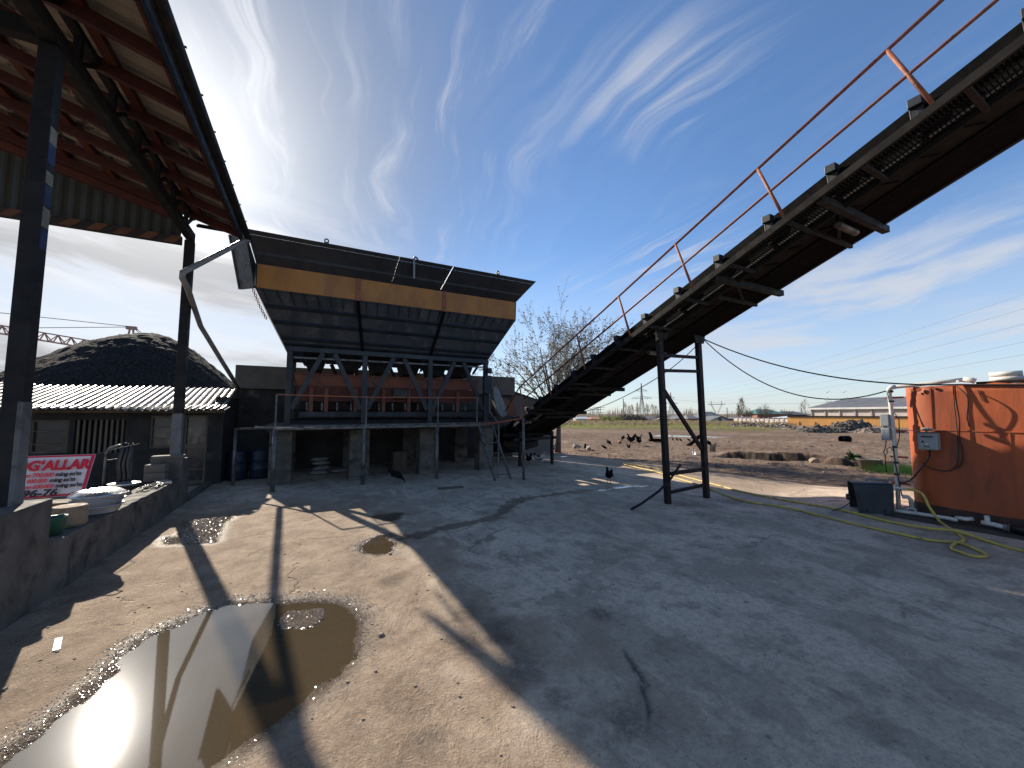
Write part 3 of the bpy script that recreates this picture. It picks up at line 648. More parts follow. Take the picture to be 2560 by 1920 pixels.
# fascia + gutter + outrigger
MB().prism([(EX - .10, YN, rz(EX) - .22), (EX - .07, YN, rz(EX) - .22), (EX - .07, YN, rz(EX) + .02), (EX - .10, YN, rz(EX) + .02)], (0, YF - YN, 0)).build('fascia', M['steel_dark'], cp)
prof = [(EX + .06 + .075 * math.cos(a), rz(EX) - .08 + .075 * math.sin(a)) for a in [math.pi + math.pi * k / 8 for k in range(9)]]
prof2 = [(EX + .06 + .068 * math.cos(a), rz(EX) - .08 + .068 * math.sin(a)) for a in [math.pi + math.pi * k / 8 for k in range(9)]][::-1]
gt = MB().prism([(x, YN, z) for x, z in prof + prof2], (0, YF - YN, 0)).build('gutter', M['steel_dark'], cp)
mb = MB(); y = YN + .5
while y < YF: mb.box((EX - .06, y, rz(EX) - .01), (EX + .13, y + .025, rz(EX) + .005)); y += .8
mb.build('gutter_strap', M['galv'], gt)
MB().bar((-2.6, 11.2, 6.42), (EX - .08, 11.2, 6.42), .05).build('outrigger', M['steel_dark'], cp)
MB().bar((-2.58, 11.2, 6.46), (EX - .12, 11.2, 6.45), .03).build('outrigger', M['steel_dark'], cp)
dp = MB(); dp.tube([(-1.60, 11.36, 6.40), (-1.60, 11.32, 6.33), (-1.68, 11.22, 6.25), (-2.45, 10.30, 5.10), (-2.54, 10.18, 4.96), (-2.545, 10.2, 4.84), (-2.52, 10.5, 4.72), (-2.62, 12.2, 4.22), (-2.36, 13.4, 3.5), (-2.10, 14.6, 2.80)], .058, 10)
dp.smooth = True; dp.build('drainpipe', M['pvc_grey'], cp)

# ------------------------------------------------------------------ house with tin roof
hs = thing('house', 'low grimy house with a shiny corrugated tin roof below the gravel heap', 'house', (-6, 15, 0))
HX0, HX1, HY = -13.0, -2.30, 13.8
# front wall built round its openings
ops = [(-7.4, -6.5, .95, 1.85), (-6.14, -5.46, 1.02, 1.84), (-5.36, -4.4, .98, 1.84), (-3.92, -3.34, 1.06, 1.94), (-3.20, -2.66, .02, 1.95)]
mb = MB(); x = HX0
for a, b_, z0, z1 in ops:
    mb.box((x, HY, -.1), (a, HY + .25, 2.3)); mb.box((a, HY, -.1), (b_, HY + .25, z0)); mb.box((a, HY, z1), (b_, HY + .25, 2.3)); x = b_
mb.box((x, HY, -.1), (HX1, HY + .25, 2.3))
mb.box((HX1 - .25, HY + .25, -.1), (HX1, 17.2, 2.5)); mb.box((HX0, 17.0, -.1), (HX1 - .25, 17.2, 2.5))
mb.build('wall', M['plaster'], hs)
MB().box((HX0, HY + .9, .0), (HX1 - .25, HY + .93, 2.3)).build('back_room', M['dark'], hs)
for a, b_, z0, z1 in (ops[0], ops[1], ops[3]):
    fr_ = MB()
    for p, q in (((a, z0), (a + .05, z1)), ((b_ - .05, z0), (b_, z1)), ((a + .05, z0), (b_ - .05, z0 + .05)), ((a + .05, z1 - .05), (b_ - .05, z1)), ((a + .05, (z0 + z1) / 2 + .12), (b_ - .05, (z0 + z1) / 2 + .145)), ((a + .05, (z0 + z1) / 2 - .2), (b_ - .05, (z0 + z1) / 2 - .175))):
        fr_.box((p[0], HY + .04, p[1]), (q[0], HY + .10, q[1]))
    f_ = fr_.build('window', M['wood'], hs)
    MB().box((a + .05, HY + .11, z0 + .05), (b_ - .05, HY + .12, z1 - .05)).build('pane', M['glass_dark'], f_)
    MB().box((a - .04, HY - .07, z0 - .06), (b_ + .04, HY - .003, z0 - .005)).build('sill', M['plaster'], f_)
a, b_, z0, z1 = ops[2]; mb = MB(); x = a + .03
while x < b_: mb.box((x, HY + .03, z0 - .02), (x + .045, HY + .07, z1)); x += .105
mb.build('slatted_shutter', M['wood'], hs)
a, b_, z0, z1 = ops[4]
d = MB().box((a, HY + .06, z0), (a + .06, HY + .12, z1)); d.box((b_ - .06, HY + .06, z0), (b_, HY + .12, z1)); d.box((a + .06, HY + .06, 1.9), (b_ - .06, HY + .12, z1)); d.box((a + .06, HY + .06, 1.02), (b_ - .06, HY + .12, 1.14)); d.box((a + .06, HY + .06, .02), (b_ - .06, HY + .12, .12)); d.box((a + .06, HY + .06, .42), (b_ - .06, HY + .12, .45))
d = d.build('door', M['wood'], hs)
MB().box((a + .06, HY + .13, z0), (b_ - .06, HY + .14, 1.9)).build('door_pane', M['glass_dark'], d)
MB().box((HX0, 13.35, 2.02), (-2.20, 13.40, 2.11)).build('fascia_board', M['wood'], hs)
def hroof(u, v, h):
    # v 0 eave .. 1 ridge
    sag = .02 * math.sin(u * 1.3) + .012 * math.sin(u * 4.1)
    z = 2.115 + v * .70 + sag + h; return (u - .10 * v, 13.17 + v * 2.65, z)
rf = corr(hroof, HX0, -2.22, .155, .027, 0, 1, 5).build('roof', M['tin'], hs)
# short overlapping eave sheets, lying flatter and askew
mb = corr(lambda u, v, h: (u + .05 * v, 13.05 + v * .42, 2.095 + v * .10 + h + .015 * math.sin(u * 2.1)), -7.4, -2.16, .155, .025, 0, 1, 2)
mb.build('eave_sheet', M['tin'], hs)

# ------------------------------------------------------------------ gravel heap behind
def heap_z(x, y):
    dxx = x + 6.5; dyy = y - 22.4
    s = np.where(dxx < 0, 5.9, 4.6)
    z = 5.75 * np.exp(-(np.abs(dxx) / s) ** 1.9 - (np.abs(dyy) / 6.6) ** 1.9)
    z = np.maximum(z, 3.5 * np.exp(-((x + 2.5) / 5) ** 2 - ((y - 23) / 4.2) ** 2))
    return z + .16 * fbm(x * .5, y * .5, 3, 5) + .18 * np.maximum(0, fbm(x * .8 + 2, y * .8, 3, 15)) + .16 * fbm(x * 2.4, y * 2.4, 5, 8, .65) + .14 * np.abs(fbm(x * 6, y * 6, 3, 9)) - .25
gx = np.linspace(-18, 9, 300); gy = np.linspace(16.95, 32, 170)
A, B = np.meshgrid(gx, gy, indexing='ij'); Hh = heap_z(A, B)
mb = MB(); mb.v = [(float(a), float(b_), float(max(c_, -.3))) for a, b_, c_ in zip(A.ravel(), B.ravel(), Hh.ravel())]
ny = len(gy)
mb.f = [(i * ny + j, (i + 1) * ny + j, (i + 1) * ny + j + 1, i * ny + j + 1) for i in range(len(gx) - 1) for j in range(ny - 1)]
hp = mb.build('gravel_heap', M['gravel'], None, smooth=True); tag(hp, 'big dark mound of crushed gravel rising behind the tin roofed house', 'gravel heap')
# loose stones on its skin
# ------------------------------------------------------------------ retaining wall
rw = thing('retaining_wall', 'concrete retaining wall holding back gravel behind the hopper', 'wall', (2, 16.4, 0))
mb = MB(); x = -2.42
while x < 8.4:
    e = min(x + 2.39, 8.42); mb.box((x, 16.0, 2.86), (e, 16.55, 3.69 + jit(.02))); x += 2.40
mb.build('beam', M['concrete_pale'], rw, bevel=.02)
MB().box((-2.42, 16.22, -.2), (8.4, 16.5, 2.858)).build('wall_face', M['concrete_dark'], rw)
mb = MB().prism([(8.43, 16.6, -.2), (10.9, 16.6, -.2), (10.9, 16.6, 2.35), (8.43, 16.6, 3.05)], (0, .4, 0)); mb.build('wing', M['concrete_pale'], rw, bevel=.02)
mb = MB().prism([(8.44, 16.595, 3.052), (10.92, 16.595, 2.352), (10.92, 16.595, 2.46), (8.44, 16.595, 3.16)], (0, .41, 0)); mb.build('coping', M['concrete_dark'], rw)
sand = MB(); sx_ = np.linspace(-2.3, 8.3, 60); sy_ = np.linspace(16.1, 17.4, 8)
for x in sx_:
    for y in sy_: sand.v.append((x, y, 3.60 + .07 * math.sin((y - 16.1) / 1.3 * 3.1) + .16 * float(fbm(np.array(x * 1.1), np.array(y), 3, 3)) + .05))
sand.f = [(i * 8 + j, (i + 1) * 8 + j, (i + 1) * 8 + j + 1, i * 8 + j + 1) for i in range(59) for j in range(7)]
tag(sand.build('sand_ridge', M['rubble'], None, smooth=True), 'low ridge of spilled sand along the top of the retaining wall', 'sand', kind='stuff')

# ------------------------------------------------------------------ things on and behind the low wall
lg = MB(); lg.lathe([(.0, .6), (.155, .6), (.168, .63), (.160, .75), (.162, .83), (.152, .845), (.0, .85)], (-2.68, 6.95, 0), 22)
tag(lg.build('log_round', M['log'], None), 'short sawn log round standing on end on the low wall', 'log')
def basin(x, y, z, r, h, name, label, m, rim=.03):
    t_ = .012
    o = MB().lathe([(.0, 0), (r * .78, 0), (r * .86, h * .12), (r, h * .94), (r + rim, h), (r + rim, h + .008), (r - .012, h * .96), (r * .83, h * .16), (0, .018)], (0, 0, 0), 32)
    o = o.build(name, m, None, smooth=True); o.location = (x, y, z); return tag(o, label, 'basin', 'white basins stacked on the wall')
pd = (-2.68, 7.68)
basin(pd[0], pd[1], .60, .255, .105, 'enamel_basin', 'lowest white enamel basin of the stack beside the log round', M['white_enamel'])
basin(pd[0], pd[1] + .01, .675, .262, .10, 'enamel_basin', 'middle white enamel basin of the stack beside the log round', M['white_enamel'])
basin(pd[0] + .01, pd[1], .745, .275, .10, 'enamel_basin', 'topmost white enamel basin of the stack, under the metal lid', M['white_enamel'])
pot = thing('pot_lid', 'round aluminium cauldron lid with loop handles lying on the white basins', 'lid', (pd[0], pd[1], .845))
MB().lathe([(.298, .853), (.30, .861), (.28, .872), (.225, .91), (.16, .925), (.145, .918), (.0, .915)], (pd[0], pd[1], 0), 36).build('cover', M['alu'], pot, smooth=True)
for a in (2.6, -.5):
    cx, cy_ = pd[0] + .32 * math.cos(a), pd[1] + .32 * math.sin(a)
    MB().tube([(pd[0] + .285 * math.cos(a - .25), pd[1] + .285 * math.sin(a - .25), .862), (cx + .06 * math.cos(a) - .05 * math.cos(a + 1.57), cy_ + .06 * math.sin(a) - .05 * math.sin(a + 1.57), .872), (cx + .06 * math.cos(a) + .05 * math.cos(a + 1.57), cy_ + .06 * math.sin(a) + .05 * math.sin(a + 1.57), .872), (pd[0] + .285 * math.cos(a + .25), pd[1] + .285 * math.sin(a + .25), .862)], .010, 6).build('handle', M['alu'], pot, smooth=True)
pail = thing('bucket', 'small green bucket on the low wall next to the near column block', 'bucket', (-2.64, 6.5, .6))
MB().lathe([(0, .6), (.085, .6), (.115, .79), (.122, .795), (.122, .803), (.112, .80), (.083, .61), (0, .608)], (-2.64, 6.5, 0), 20).build('pail', M['green_pail'], pail, smooth=True)
MB().tube([(-2.64 + .12 * math.cos(a), 6.5 + .12 * math.sin(a), .80 + .012 * math.sin(a * 2)) for a in [math.pi * k / 8 for k in range(9)]], .005, 5).build('handle', M['galv'], pail)
# blocks against the far plinth
for (y0, z0, l, hh, rot, lab) in ((10.62, .61, .34, .17, .05, 'lower pale building block against the far column block'), (10.63, .785, .33, .16, -.06, 'upper pale building block against the far column block')):
    o = MB().box((-.17, -.11, 0), (.17, .11, hh)).build('building_block', M['concrete_pale'], None, bevel=.01); o.location = (-2.86, y0, z0); o.rotation_euler = (0, 0, rot); tag(o, lab, 'block', 'building blocks stacked on the wall')
o = MB().box((-.30, -.13, 0), (.24, .13, .07)).build('paving_slab', M['concrete_pale'], None, bevel=.01); o.location = (-2.80, 10.70, 1.03); o.rotation_euler = (0, 0, .1)
o.location = (-2.72, 10.92, 1.028); tag(o, 'flat concrete slab laid on top of the far column block', 'slab')
cb = MB(); pts = []
for k in range(90):
    a = k * .42; pts.append((-2.66 + (.10 + .03 * math.sin(k * .7)) * math.cos(a), 9.65 + (.22 + .06 * math.sin(k * .31)) * math.sin(a) + .2 * math.sin(k * .05), .615 + .035 * random.random()))
cb.tube(pts, .010, 5); tag(cb.build('wire_tangle', M['cable'], None, smooth=True), 'tangled heap of black wire lying on the low wall', 'wire')
o = MB().box((-.12, -.14, 0), (.12, .14, .05)).build('tray', M['alu'], None, bevel=.01); o.location = (-2.62, 10.15, .61); o.rotation_euler = (.05, .03, .4); tag(o, 'shallow metal tray on the low wall beside the wire tangle', 'tray')
o = MB().lathe([(0, 0), (.2, 0), (.24, .05), (.23, .052), (.19, .012), (0, .012)], (0, 0, 0), 24).build('dish', M['alu'], None, smooth=True); o.location = (-3.18, 10.1, .62); tag(o, 'round metal dish on boards behind the low wall', 'dish')

# boards on trestle behind the wall
wb = thing('plank_stack', 'sunlit planks stacked behind the low wall beside the banner', 'planks', (-3.5, 9.8, 0))
for k in range(6):
    MB().box((-4.3 + .1 * jit(1), 9.55 + .14 * (k % 3) + jit(.02), .36 + .07 * (k // 3)), (-2.98 + .1 * jit(1), 9.67 + .14 * (k % 3), .40 + .07 * (k // 3))).build('plank', M['wood'], wb)
for x in (-4.1, -3.3): MB().box((x, 9.5, 0), (x + .08, 10.0, .355)).build('trestle_leg', M['wood'], wb)
# steel hoop frame with a dark jacket hung on it
fr_ = thing('clothes_frame', 'bent pipe frame with dark cloth draped over it behind the low wall', 'frame', (-3.45, 10.5, 0))
MB().tube([(-3.60, 10.45, 0), (-3.59, 10.45, 1.22), (-3.55, 10.46, 1.32), (-3.42, 10.48, 1.37), (-3.30, 10.5, 1.37), (-3.24, 10.52, 1.30), (-3.22, 10.55, 0)], .022, 8).build('pipe_hoop', M['galv'], fr_, smooth=True)
MB().tube([(-3.59, 10.44, 1.08), (-3.23, 10.5, 1.12)], .014, 6).build('pipe_rung', M['galv'], fr_)
mb = MB()
def cloth(u, v):
    a = math.pi * u; x = -3.40 + .20 * u + .015 * math.sin(v * 9); r_ = .055 + .02 * math.sin(u * 17 + v * 6)
    return (x + .03 * v * (u - .5), 10.485 + (.05 + .03 * v) * (1 if v < 0 else -1) * min(abs(v) * 4, 1) + .02 * math.sin(u * 21), 1.395 - abs(v) * (.75 if v > 0 else .6) - .015 * math.sin(u * 14))
mb.grid(cloth, [k / 14 for k in range(15)], [-1 + k / 10 for k in range(21)])
o = mb.build('draped_cloth', M['black'], fr_, smooth=True); so = o.modifiers.new('thick', 'SOLIDIFY'); so.thickness = .02
o = MB().lathe([(0, 0), (.2, 0), (.23, .3), (.24, .305), (.22, .31), (.19, .02), (0, .02)], (0, 0, 0), 24).build('tub', M['green_pail'], None, smooth=True); o.location = (-3.28, 9.25, .30); tag(o, 'dark green tub standing below the draped frame behind the wall', 'tub')
o2 = MB().box((-3.6, 9.0, 0), (-2.98, 9.5, .295)).build('low_bench', M['wood'], None, bevel=.01); tag(o2, 'low wooden bench behind the wall carrying the green tub', 'bench')

# ------------------------------------------------------------------ printed banner
bn = thing('banner', 'white and red printed price banner hung behind the near canopy post', 'banner', (-3.9, 8.5, 1.05))
BZ0, BZ1, BXR = .745, 1.362, -3.03
def bwave(x, v): return 8.5 + .012 * math.sin(x * 7 + v * 2) + .01 * math.sin(x * 3)
def bpos(u, v, off=0):
    # u 0..1 right to left, v 0..1 bottom to top; right edge leans
    xr = BXR - .10 * (1 - v); x = xr - u * 2.1
    return (x, bwave(x, v) - off, BZ0 + v * (BZ1 - BZ0) - .012 * math.sin(u * 6.0) * (1 - v))
us = [k / 60 for k in range(61)]; vs = [k / 8 for k in range(9)]
def bn_part(name, u0, u1, v0, v1, off, m):
    q = MB(); q.grid(lambda u, v: bpos(u, v, off), [u0 + (u1 - u0) * k / 60 for k in range(61)], [v0 + (v1 - v0) * k / 8 for k in range(9)])
    q.grid(lambda u, v: bpos(u, v, off - .0015), [u0 + (u1 - u0) * k / 60 for k in range(61)], [v0 + (v1 - v0) * k / 8 for k in range(9)])
    return q.build(name, m, bn, smooth=True)
bn_part('sheet', 0, 1, 0, 1, 0, M['banner_white'])
mb = MB()
for (u0, u1, v0, v1) in ((0, 1, .955, .995), (0, 1, .005, .05), (.002, .022, .05, .955)):
    mb.grid(lambda u, v: bpos(u, v, .004), [u0 + (u1 - u0) * k / 60 for k in range(61)], [v0 + (v1 - v0) * k / 8 for k in range(9)])
mb.build('red_border', M['banner_red'], bn, smooth=True)
def text(s, x_right, z, size, m, width, shear=.22, bold=.006):
    cu = bpy.data.curves.new('lettering', 'FONT'); cu.body = s; cu.size = size; cu.shear = shear; cu.offset = bold; cu.align_x = 'RIGHT'; cu.extrude = .0008; cu.resolution_u = 3
    o = bpy.data.objects.new('lettering', cu); COL.objects.link(o); o.rotation_euler = (R(90), 0, 0); bpy.context.view_layer.update()
    o.scale = (width / max(o.dimensions.x, .01), 1, 1)
    o.parent = bn; o.location = (x_right - bn.location.x, 8.468 - bn.location.y, z - bn.location.z); cu.materials.append(m); return o
text('OG\u2018ALLAR', -3.10, 1.150, .200, M['text_red'], .80, bold=.010)
text('ming so\u2018m', -3.176, 1.050, .082, M['text_dark'], .28, bold=.004)
text('en 700.000', -3.475, 1.050, .082, M['text_red2'], .31, bold=.0045)
text('ming so\u2018m', -3.235, .965, .082, M['text_dark'], .28, bold=.004)
text('800.000', -3.542, .965, .082, M['text_red2'], .212, bold=.0045)
text('ming so\u2018m', -3.156, .880, .082, M['text_dark'], .29, bold=.004)
text('una 600.000', -3.467, .880, .082, M['text_red2'], .335, bold=.0045)
text('96-76', -3.424, .762, .140, M['text_dark'], .37, bold=.006)
mb = MB().tube([bpos(0, 1), (-2.95, 8.9, 1.40), (-2.85, 9.6, 1.44), (-3.57, 10.44, 1.28)], .006, 5); mb.build('tie_wire', M['galv'], bn)
o = MB().box((-.022, -.13, 0), (.022, .13, .004)).build('plastic_strip', M['plastic_grey'], None); o.location = (-1.9, 4.92, float(slab_h(-1.9, 4.92)) + .006); o.rotation_euler = (0, 0, .34); tag(o, 'flat pale plastic strip lying on the yard beside the large puddle', 'strip')

# ------------------------------------------------------------------ tower crane, far left
cr = thing('tower_crane', 'distant tower crane with red lattice jib beyond the gravel heap', 'crane', (-25.7, 80, 0))
mb = MB(); A0 = Vector((-62, 80, 16.6)); A1 = Vector((-20, 80, 10.6))
def lattice(mb, p, q, hh, ww, step, r):
    p = Vector(p); q = Vector(q); L = (q - p).length; d = (q - p) / L; n = int(L / step)
    up = Vector((0, 0, 1)); sd_ = d.cross(up).normalized()
    for s_ in (-1, 1): mb.bar(p + sd_ * ww / 2 * s_, q + sd_ * ww / 2 * s_, r * 1.3)
    mb.bar(p + up * hh, q + up * hh, r * 1.5)
    for k in range(n):
        a = p + d * step * k; c_ = p + d * step * (k + 1); t_ = p + d * step * (k + .5) + up * hh
        for s_ in (-1, 1): mb.bar(a + sd_ * ww / 2 * s_, t_, r); mb.bar(t_, c_ + sd_ * ww / 2 * s_, r)
lattice(mb, A0, (-27.0, 80, 11.3), 1.15, 1.1, 1.4, .11); mb.build('jib', M['pylon_red'], cr)
mb = MB()
for sx_ in (-.7, .7):
    for sy_ in (-.7, .7): mb.bar((-25.7 + sx_, 80 + sy_, -4), (-25.7 + sx_, 80 + sy_, 12), .16)
for k in range(9):
    z = -3 + k * 1.6
    for sx_ in (-.7, .7): mb.bar((-25.7 + sx_, 79.3, z), (-25.7 - sx_, 79.3, z + 1.6), .08)
mb.build('mast', M['pylon_red'], cr)
mb = MB()
for sx_ in (-.6, .6): mb.bar((-25.7 + sx_, 80, 12), (-25.7 + sx_ * .3, 80, 15.2), .2)
mb.bar((-26.2, 80, 13.4), (-25.2, 80, 13.4), .12); mb.box((-26.3, 79.7, 15.1), (-25.1, 80.3, 15.6)); mb.build('apex', M['pylon_red'], cr)
mb = MB().tube([(-25.8, 80, 15.5), (-40, 80, 13.85)], .05, 4); mb.tube([(-25.8, 80, 15.55), (-60, 80, 16.9)], .05, 4); mb.tube([(-25.4, 80, 15.4), (-22.5, 80, 11.6)], .05, 4); mb.tube([(-25.2, 80, 15.4), (-21.5, 80, 11.4)], .05, 4)
mb.build('tie_rope', M['pylon'], cr)
MB().box((-24.9, 79.2, 10.6), (-20, 80.8, 11.5)).build('counter_jib', M['pylon_red'], cr)
# ================================================================== aggregate hopper
HP = thing('aggregate_hopper', 'large three bin steel hopper with orange band on a braced blue grey frame', 'hopper', (2.4, 14, 1.7))
CX, CYY = 2.38, 14.0
ZB, ZO0, ZO1, ZT = 3.92, 5.41, 6.08, 6.78
YB, YO, YT = 12.66, 12.25, 11.75             # front: bottom, band, rim (mirrored about CYY at the back)
XB, XO, XT = 3.17, 4.0, 4.37
CO, CT = 2.48, 2.66                          # the flare is longer on the right                # half lengths at bottom, band, rim
def back(y): return 2 * CYY - y
th_ = .02
def cxl(z): return CX + (CO - CX) * min(max((z - ZB) / (ZO0 - ZB), 0), 1) if z <= ZO1 else CO + (CT - CO) * (z - ZO1) / (ZT - ZO1)
def shell(name, z0, z1, y0, y1, x0, x1, sides, m):
    """sloping plates between two levels; sides from 'f','b','l','r'"""
    mb = MB()
    if 'f' in sides: mb.plate([(cxl(z0) - x0, y0, z0), (cxl(z0) + x0, y0, z0), (cxl(z1) + x1, y1, z1), (cxl(z1) - x1, y1, z1)], -th_)
    if 'b' in sides: mb.plate([(cxl(z0) - x0, back(y0), z0), (cxl(z0) + x0, back(y0), z0), (cxl(z1) + x1, back(y1), z1), (cxl(z1) - x1, back(y1), z1)], th_)
    if 'l' in sides: mb.plate([(cxl(z0) - x0, y0, z0), (cxl(z0) - x0, back(y0), z0), (cxl(z1) - x1, back(y1), z1), (cxl(z1) - x1, y1, z1)], th_)
    if 'r' in sides: mb.plate([(cxl(z0) + x0, y0, z0), (cxl(z0) + x0, back(y0), z0), (cxl(z1) + x1, back(y1), z1), (cxl(z1) + x1, y1, z1)], -th_)
    return mb.build(name, m, HP)
shell('front_slope', ZB, ZO0, YB, YO, XB, XO, 'f', M['hopper_slope'])
shell('rear_slope', ZB, ZO0, YB, YO, XB, XO, 'b', M['hopper_slope'])
shell('end_slope', ZB, ZO0, YB, YO, XB, XO, 'l', M['hopper_slope']); shell('end_slope', ZB, ZO0, YB, YO, XB, XO, 'r', M['hopper_slope'])
shell('rear_band', ZO0, ZO1, YO, YO - .02, XO, XO + .01, 'b', M['hopper_yellow'])
shell('end_band', ZO0, ZO1, YO, YO - .02, XO, XO + .01, 'l', M['steel']); shell('end_band', ZO0, ZO1, YO, YO - .02, XO, XO + .01, 'r', M['hopper_yellow'])
MB().plate([(CO - XO + .01, YO + .022, ZO0 - .05), (CO + XO - .01, YO + .022, ZO0 - .05), (CO + XO - .01, YO + .0, ZO1 + .05), (CO - XO + .01, YO + .0, ZO1 + .05)], .012).build('band_light_stop', M['steel_dark'], HP)  # plate added behind the band to keep sun from leaking through its gaps
xs = [CO - XO, 1.08, 3.77, CO + XO]
for a, b_ in zip(xs[:-1], xs[1:]):
    MB().plate([(a + .035, YO - .005, ZO0 + .01), (b_ - .035, YO - .005, ZO0 + .01), (b_ - .035, YO - .025, ZO1 - .01), (a + .035, YO - .025, ZO1 - .01)], -th_).build('orange_band', M['hopper_yellow'], HP)
for a in xs[1:3]: MB().box((a - .06, YO - .055, ZO0 - .03), (a + .06, YO + .01, ZO1 - .01)).build('band_strap', M['rail_rust'], HP)
# rim, in three sheets with a pale fold line and narrow gaps
ry = lambda z: YO - .02 + (z - ZO1) / (ZT - ZO1) * (YT - YO + .02)
rxl = lambda z: XO + (z - ZO1) / (ZT - ZO1) * (XT - XO)
def rim_x(f, z): return cxl(z) - rxl(z) + 2 * rxl(z) * f
for f0, f1 in ((0, .446), (.4463, .640), (.6425, 1)):
    mb = MB()
    for z0, z1, o0, o1 in ((ZO1, ZO1 + .20, 0, -.03), (ZO1 + .20, ZO1 + .27, -.03, .0), (ZO1 + .27, ZT - .10, .0, -.03), (ZT - .10, ZT, -.045, -.045)):
        mb.plate([(rim_x(f0, z0), ry(z0) + o0, z0), (rim_x(f1, z0), ry(z0) + o0, z0), (rim_x(f1, z1), ry(z1) + o1, z1), (rim_x(f0, z1), ry(z1) + o1, z1)], -.014)
    mb.build('rim_sheet', M['steel'], HP)
shell('rim_back', ZO1, ZT, YO - .02, YT, XO, XT, 'b', M['steel'])
shell('rim_end', ZO1, ZT, YO - .02, YT, XO, XT, 'r', M['steel'])
# left end plate: bigger wing with folded edge
w0 = Vector((CO - XO - .01, YO + .05, ZO0 - .01)); w1 = Vector((-2.13, 14.25, 5.84)); w2 = Vector((-2.42, 14.0, 7.42)); w3 = Vector((CT - XT - .02, YT + .04, ZT - .02)); w4 = Vector((CO - XO - .01, YO, ZO1))
mb = MB(); mb.plate([w0, w1, w2, w3], .015); mb.plate([w0, w3, w4], .014)
mb.build('end_wing', M['steel_dark'], HP)
MB().bar(w1 + Vector((-.03, -.02, 0)), w2 + Vector((-.03, -.02, 0)), .07, .03).build('wing_edge', M['steel'], HP)
# ribs and stiffeners on the lower slope
def sl(u, f, off=0):
    """point on the front slope: u 0..1 along, f 0 bottom..1 top, off outwards"""
    z = ZB + f * (ZO0 - ZB); y = YB + f * (YO - YB); x = CX + f * (CO - CX) + (u - .5) * 2 * (XB + f * (XO - XB))
    nrm = Vector((0, -(ZO0 - ZB), (YO - YB))).normalized()
    return Vector((x, y, z)) + nrm * off
for f in (.70, .43, .15):
    mb = MB(); mb.prism([sl(.004, f - .03, .001), sl(.004, f + .02, .001), sl(.004, f + .02, .05), sl(.004, f - .03, .012)], sl(.996, f, 0) - sl(.004, f, 0)) if False else mb.add([sl(.004, f - .035, .002), sl(.996, f - .035, .002), sl(.996, f + .02, .055), sl(.004, f + .02, .055), sl(.004, f + .045, .002), sl(.996, f + .045, .002)], [(0, 1, 2, 3), (3, 2, 5, 4), (0, 3, 4), (1, 5, 2)])
    mb.build('slope_rib', M['steel'], HP)
for f0, f1, w_ in ((.02, .06, .03),): MB().add([sl(.003, f0, .002), sl(.997, f0, .002), sl(.997, f1, .06), sl(.003, f1, .06), sl(.003, f1 + .02, .002), sl(.997, f1 + .02, .002)], [(0, 1, 2, 3), (3, 2, 5, 4), (0, 3, 4), (1, 5, 2)]).build('slope_rib', M['steel'], HP)
for k in range(24):
    u = (k + .5) / 24
    MB().add([sl(u - .0015, .76, .003), sl(u + .0015, .76, .003), sl(u + .0015, .99, .05), sl(u - .0015, .99, .05), sl(u + .0015, .99, .003), sl(u - .0015, .99, .003)], [(0, 1, 2, 3), (3, 2, 4, 5), (0, 3, 5), (1, 4, 2)]).build('gusset', M['steel_dark'], HP)
# black seams between the three bins
for xt, xb in ((1.08, 1.30), (3.77, 3.42)):
    a = Vector((xt, YO - .045, ZO0 - .02)); b_ = Vector((xb, YB - .045, ZB))
    MB().bar(a, b_, .085, .05, up=(0, -.8, -.6)).build('bin_seam', M['rubber'], HP)
    MB().box((xt - .02, YO + .06, ZO0), (xt + .02, back(YO) - .06, ZT - .2)).build('bin_divider', M['steel'], HP)
# lifting eyes, rim hook, hanging chain
for x in (0.17, 5.5):
    mb = MB(); c = Vector((x, YT - .03, ZT + .075))
    mb.tube([c + Vector((.05 * math.cos(a), 0, .05 * math.sin(a))) for a in [2 * math.pi * k / 14 for k in range(15)]], .018, 6, cap=False)
    mb.box((x - .06, YT - .045, ZT - .05), (x - .035, YT - .015, ZT + .07)); mb.box((x + .035, YT - .045, ZT - .05), (x + .06, YT - .015, ZT + .07))
    mb.build('lifting_eye', M['steel'], HP)
mb = MB(); mb.tube([(2.62, YT - .10, 6.15), (2.61, YT - .10, 6.77), (2.63, YT - .06, 6.85), (2.71, YT, 6.86), (2.76, YT + .04, 6.81)], .03, 7); mb.build('rim_hook', M['pvc_grey'], HP)
mb = MB()
for k in range(17):
    f = k / 16; c = Vector((CO - XO - .05 + f * .33, YO + .05 + f * .12, ZO0 - .03 - f * .75 - .05 * math.sin(f * 3.1)))
    d = Vector((1, 0, 0)) if k % 2 else Vector((0, 1, 0))
    mb.tube([c + d * .026 * math.cos(a) + Vector((0, 0, .038 * math.sin(a))) for a in [2 * math.pi * j / 10 for j in range(11)]], .009, 5, cap=False)
mb.build('chain', M['rail_rust'], HP)
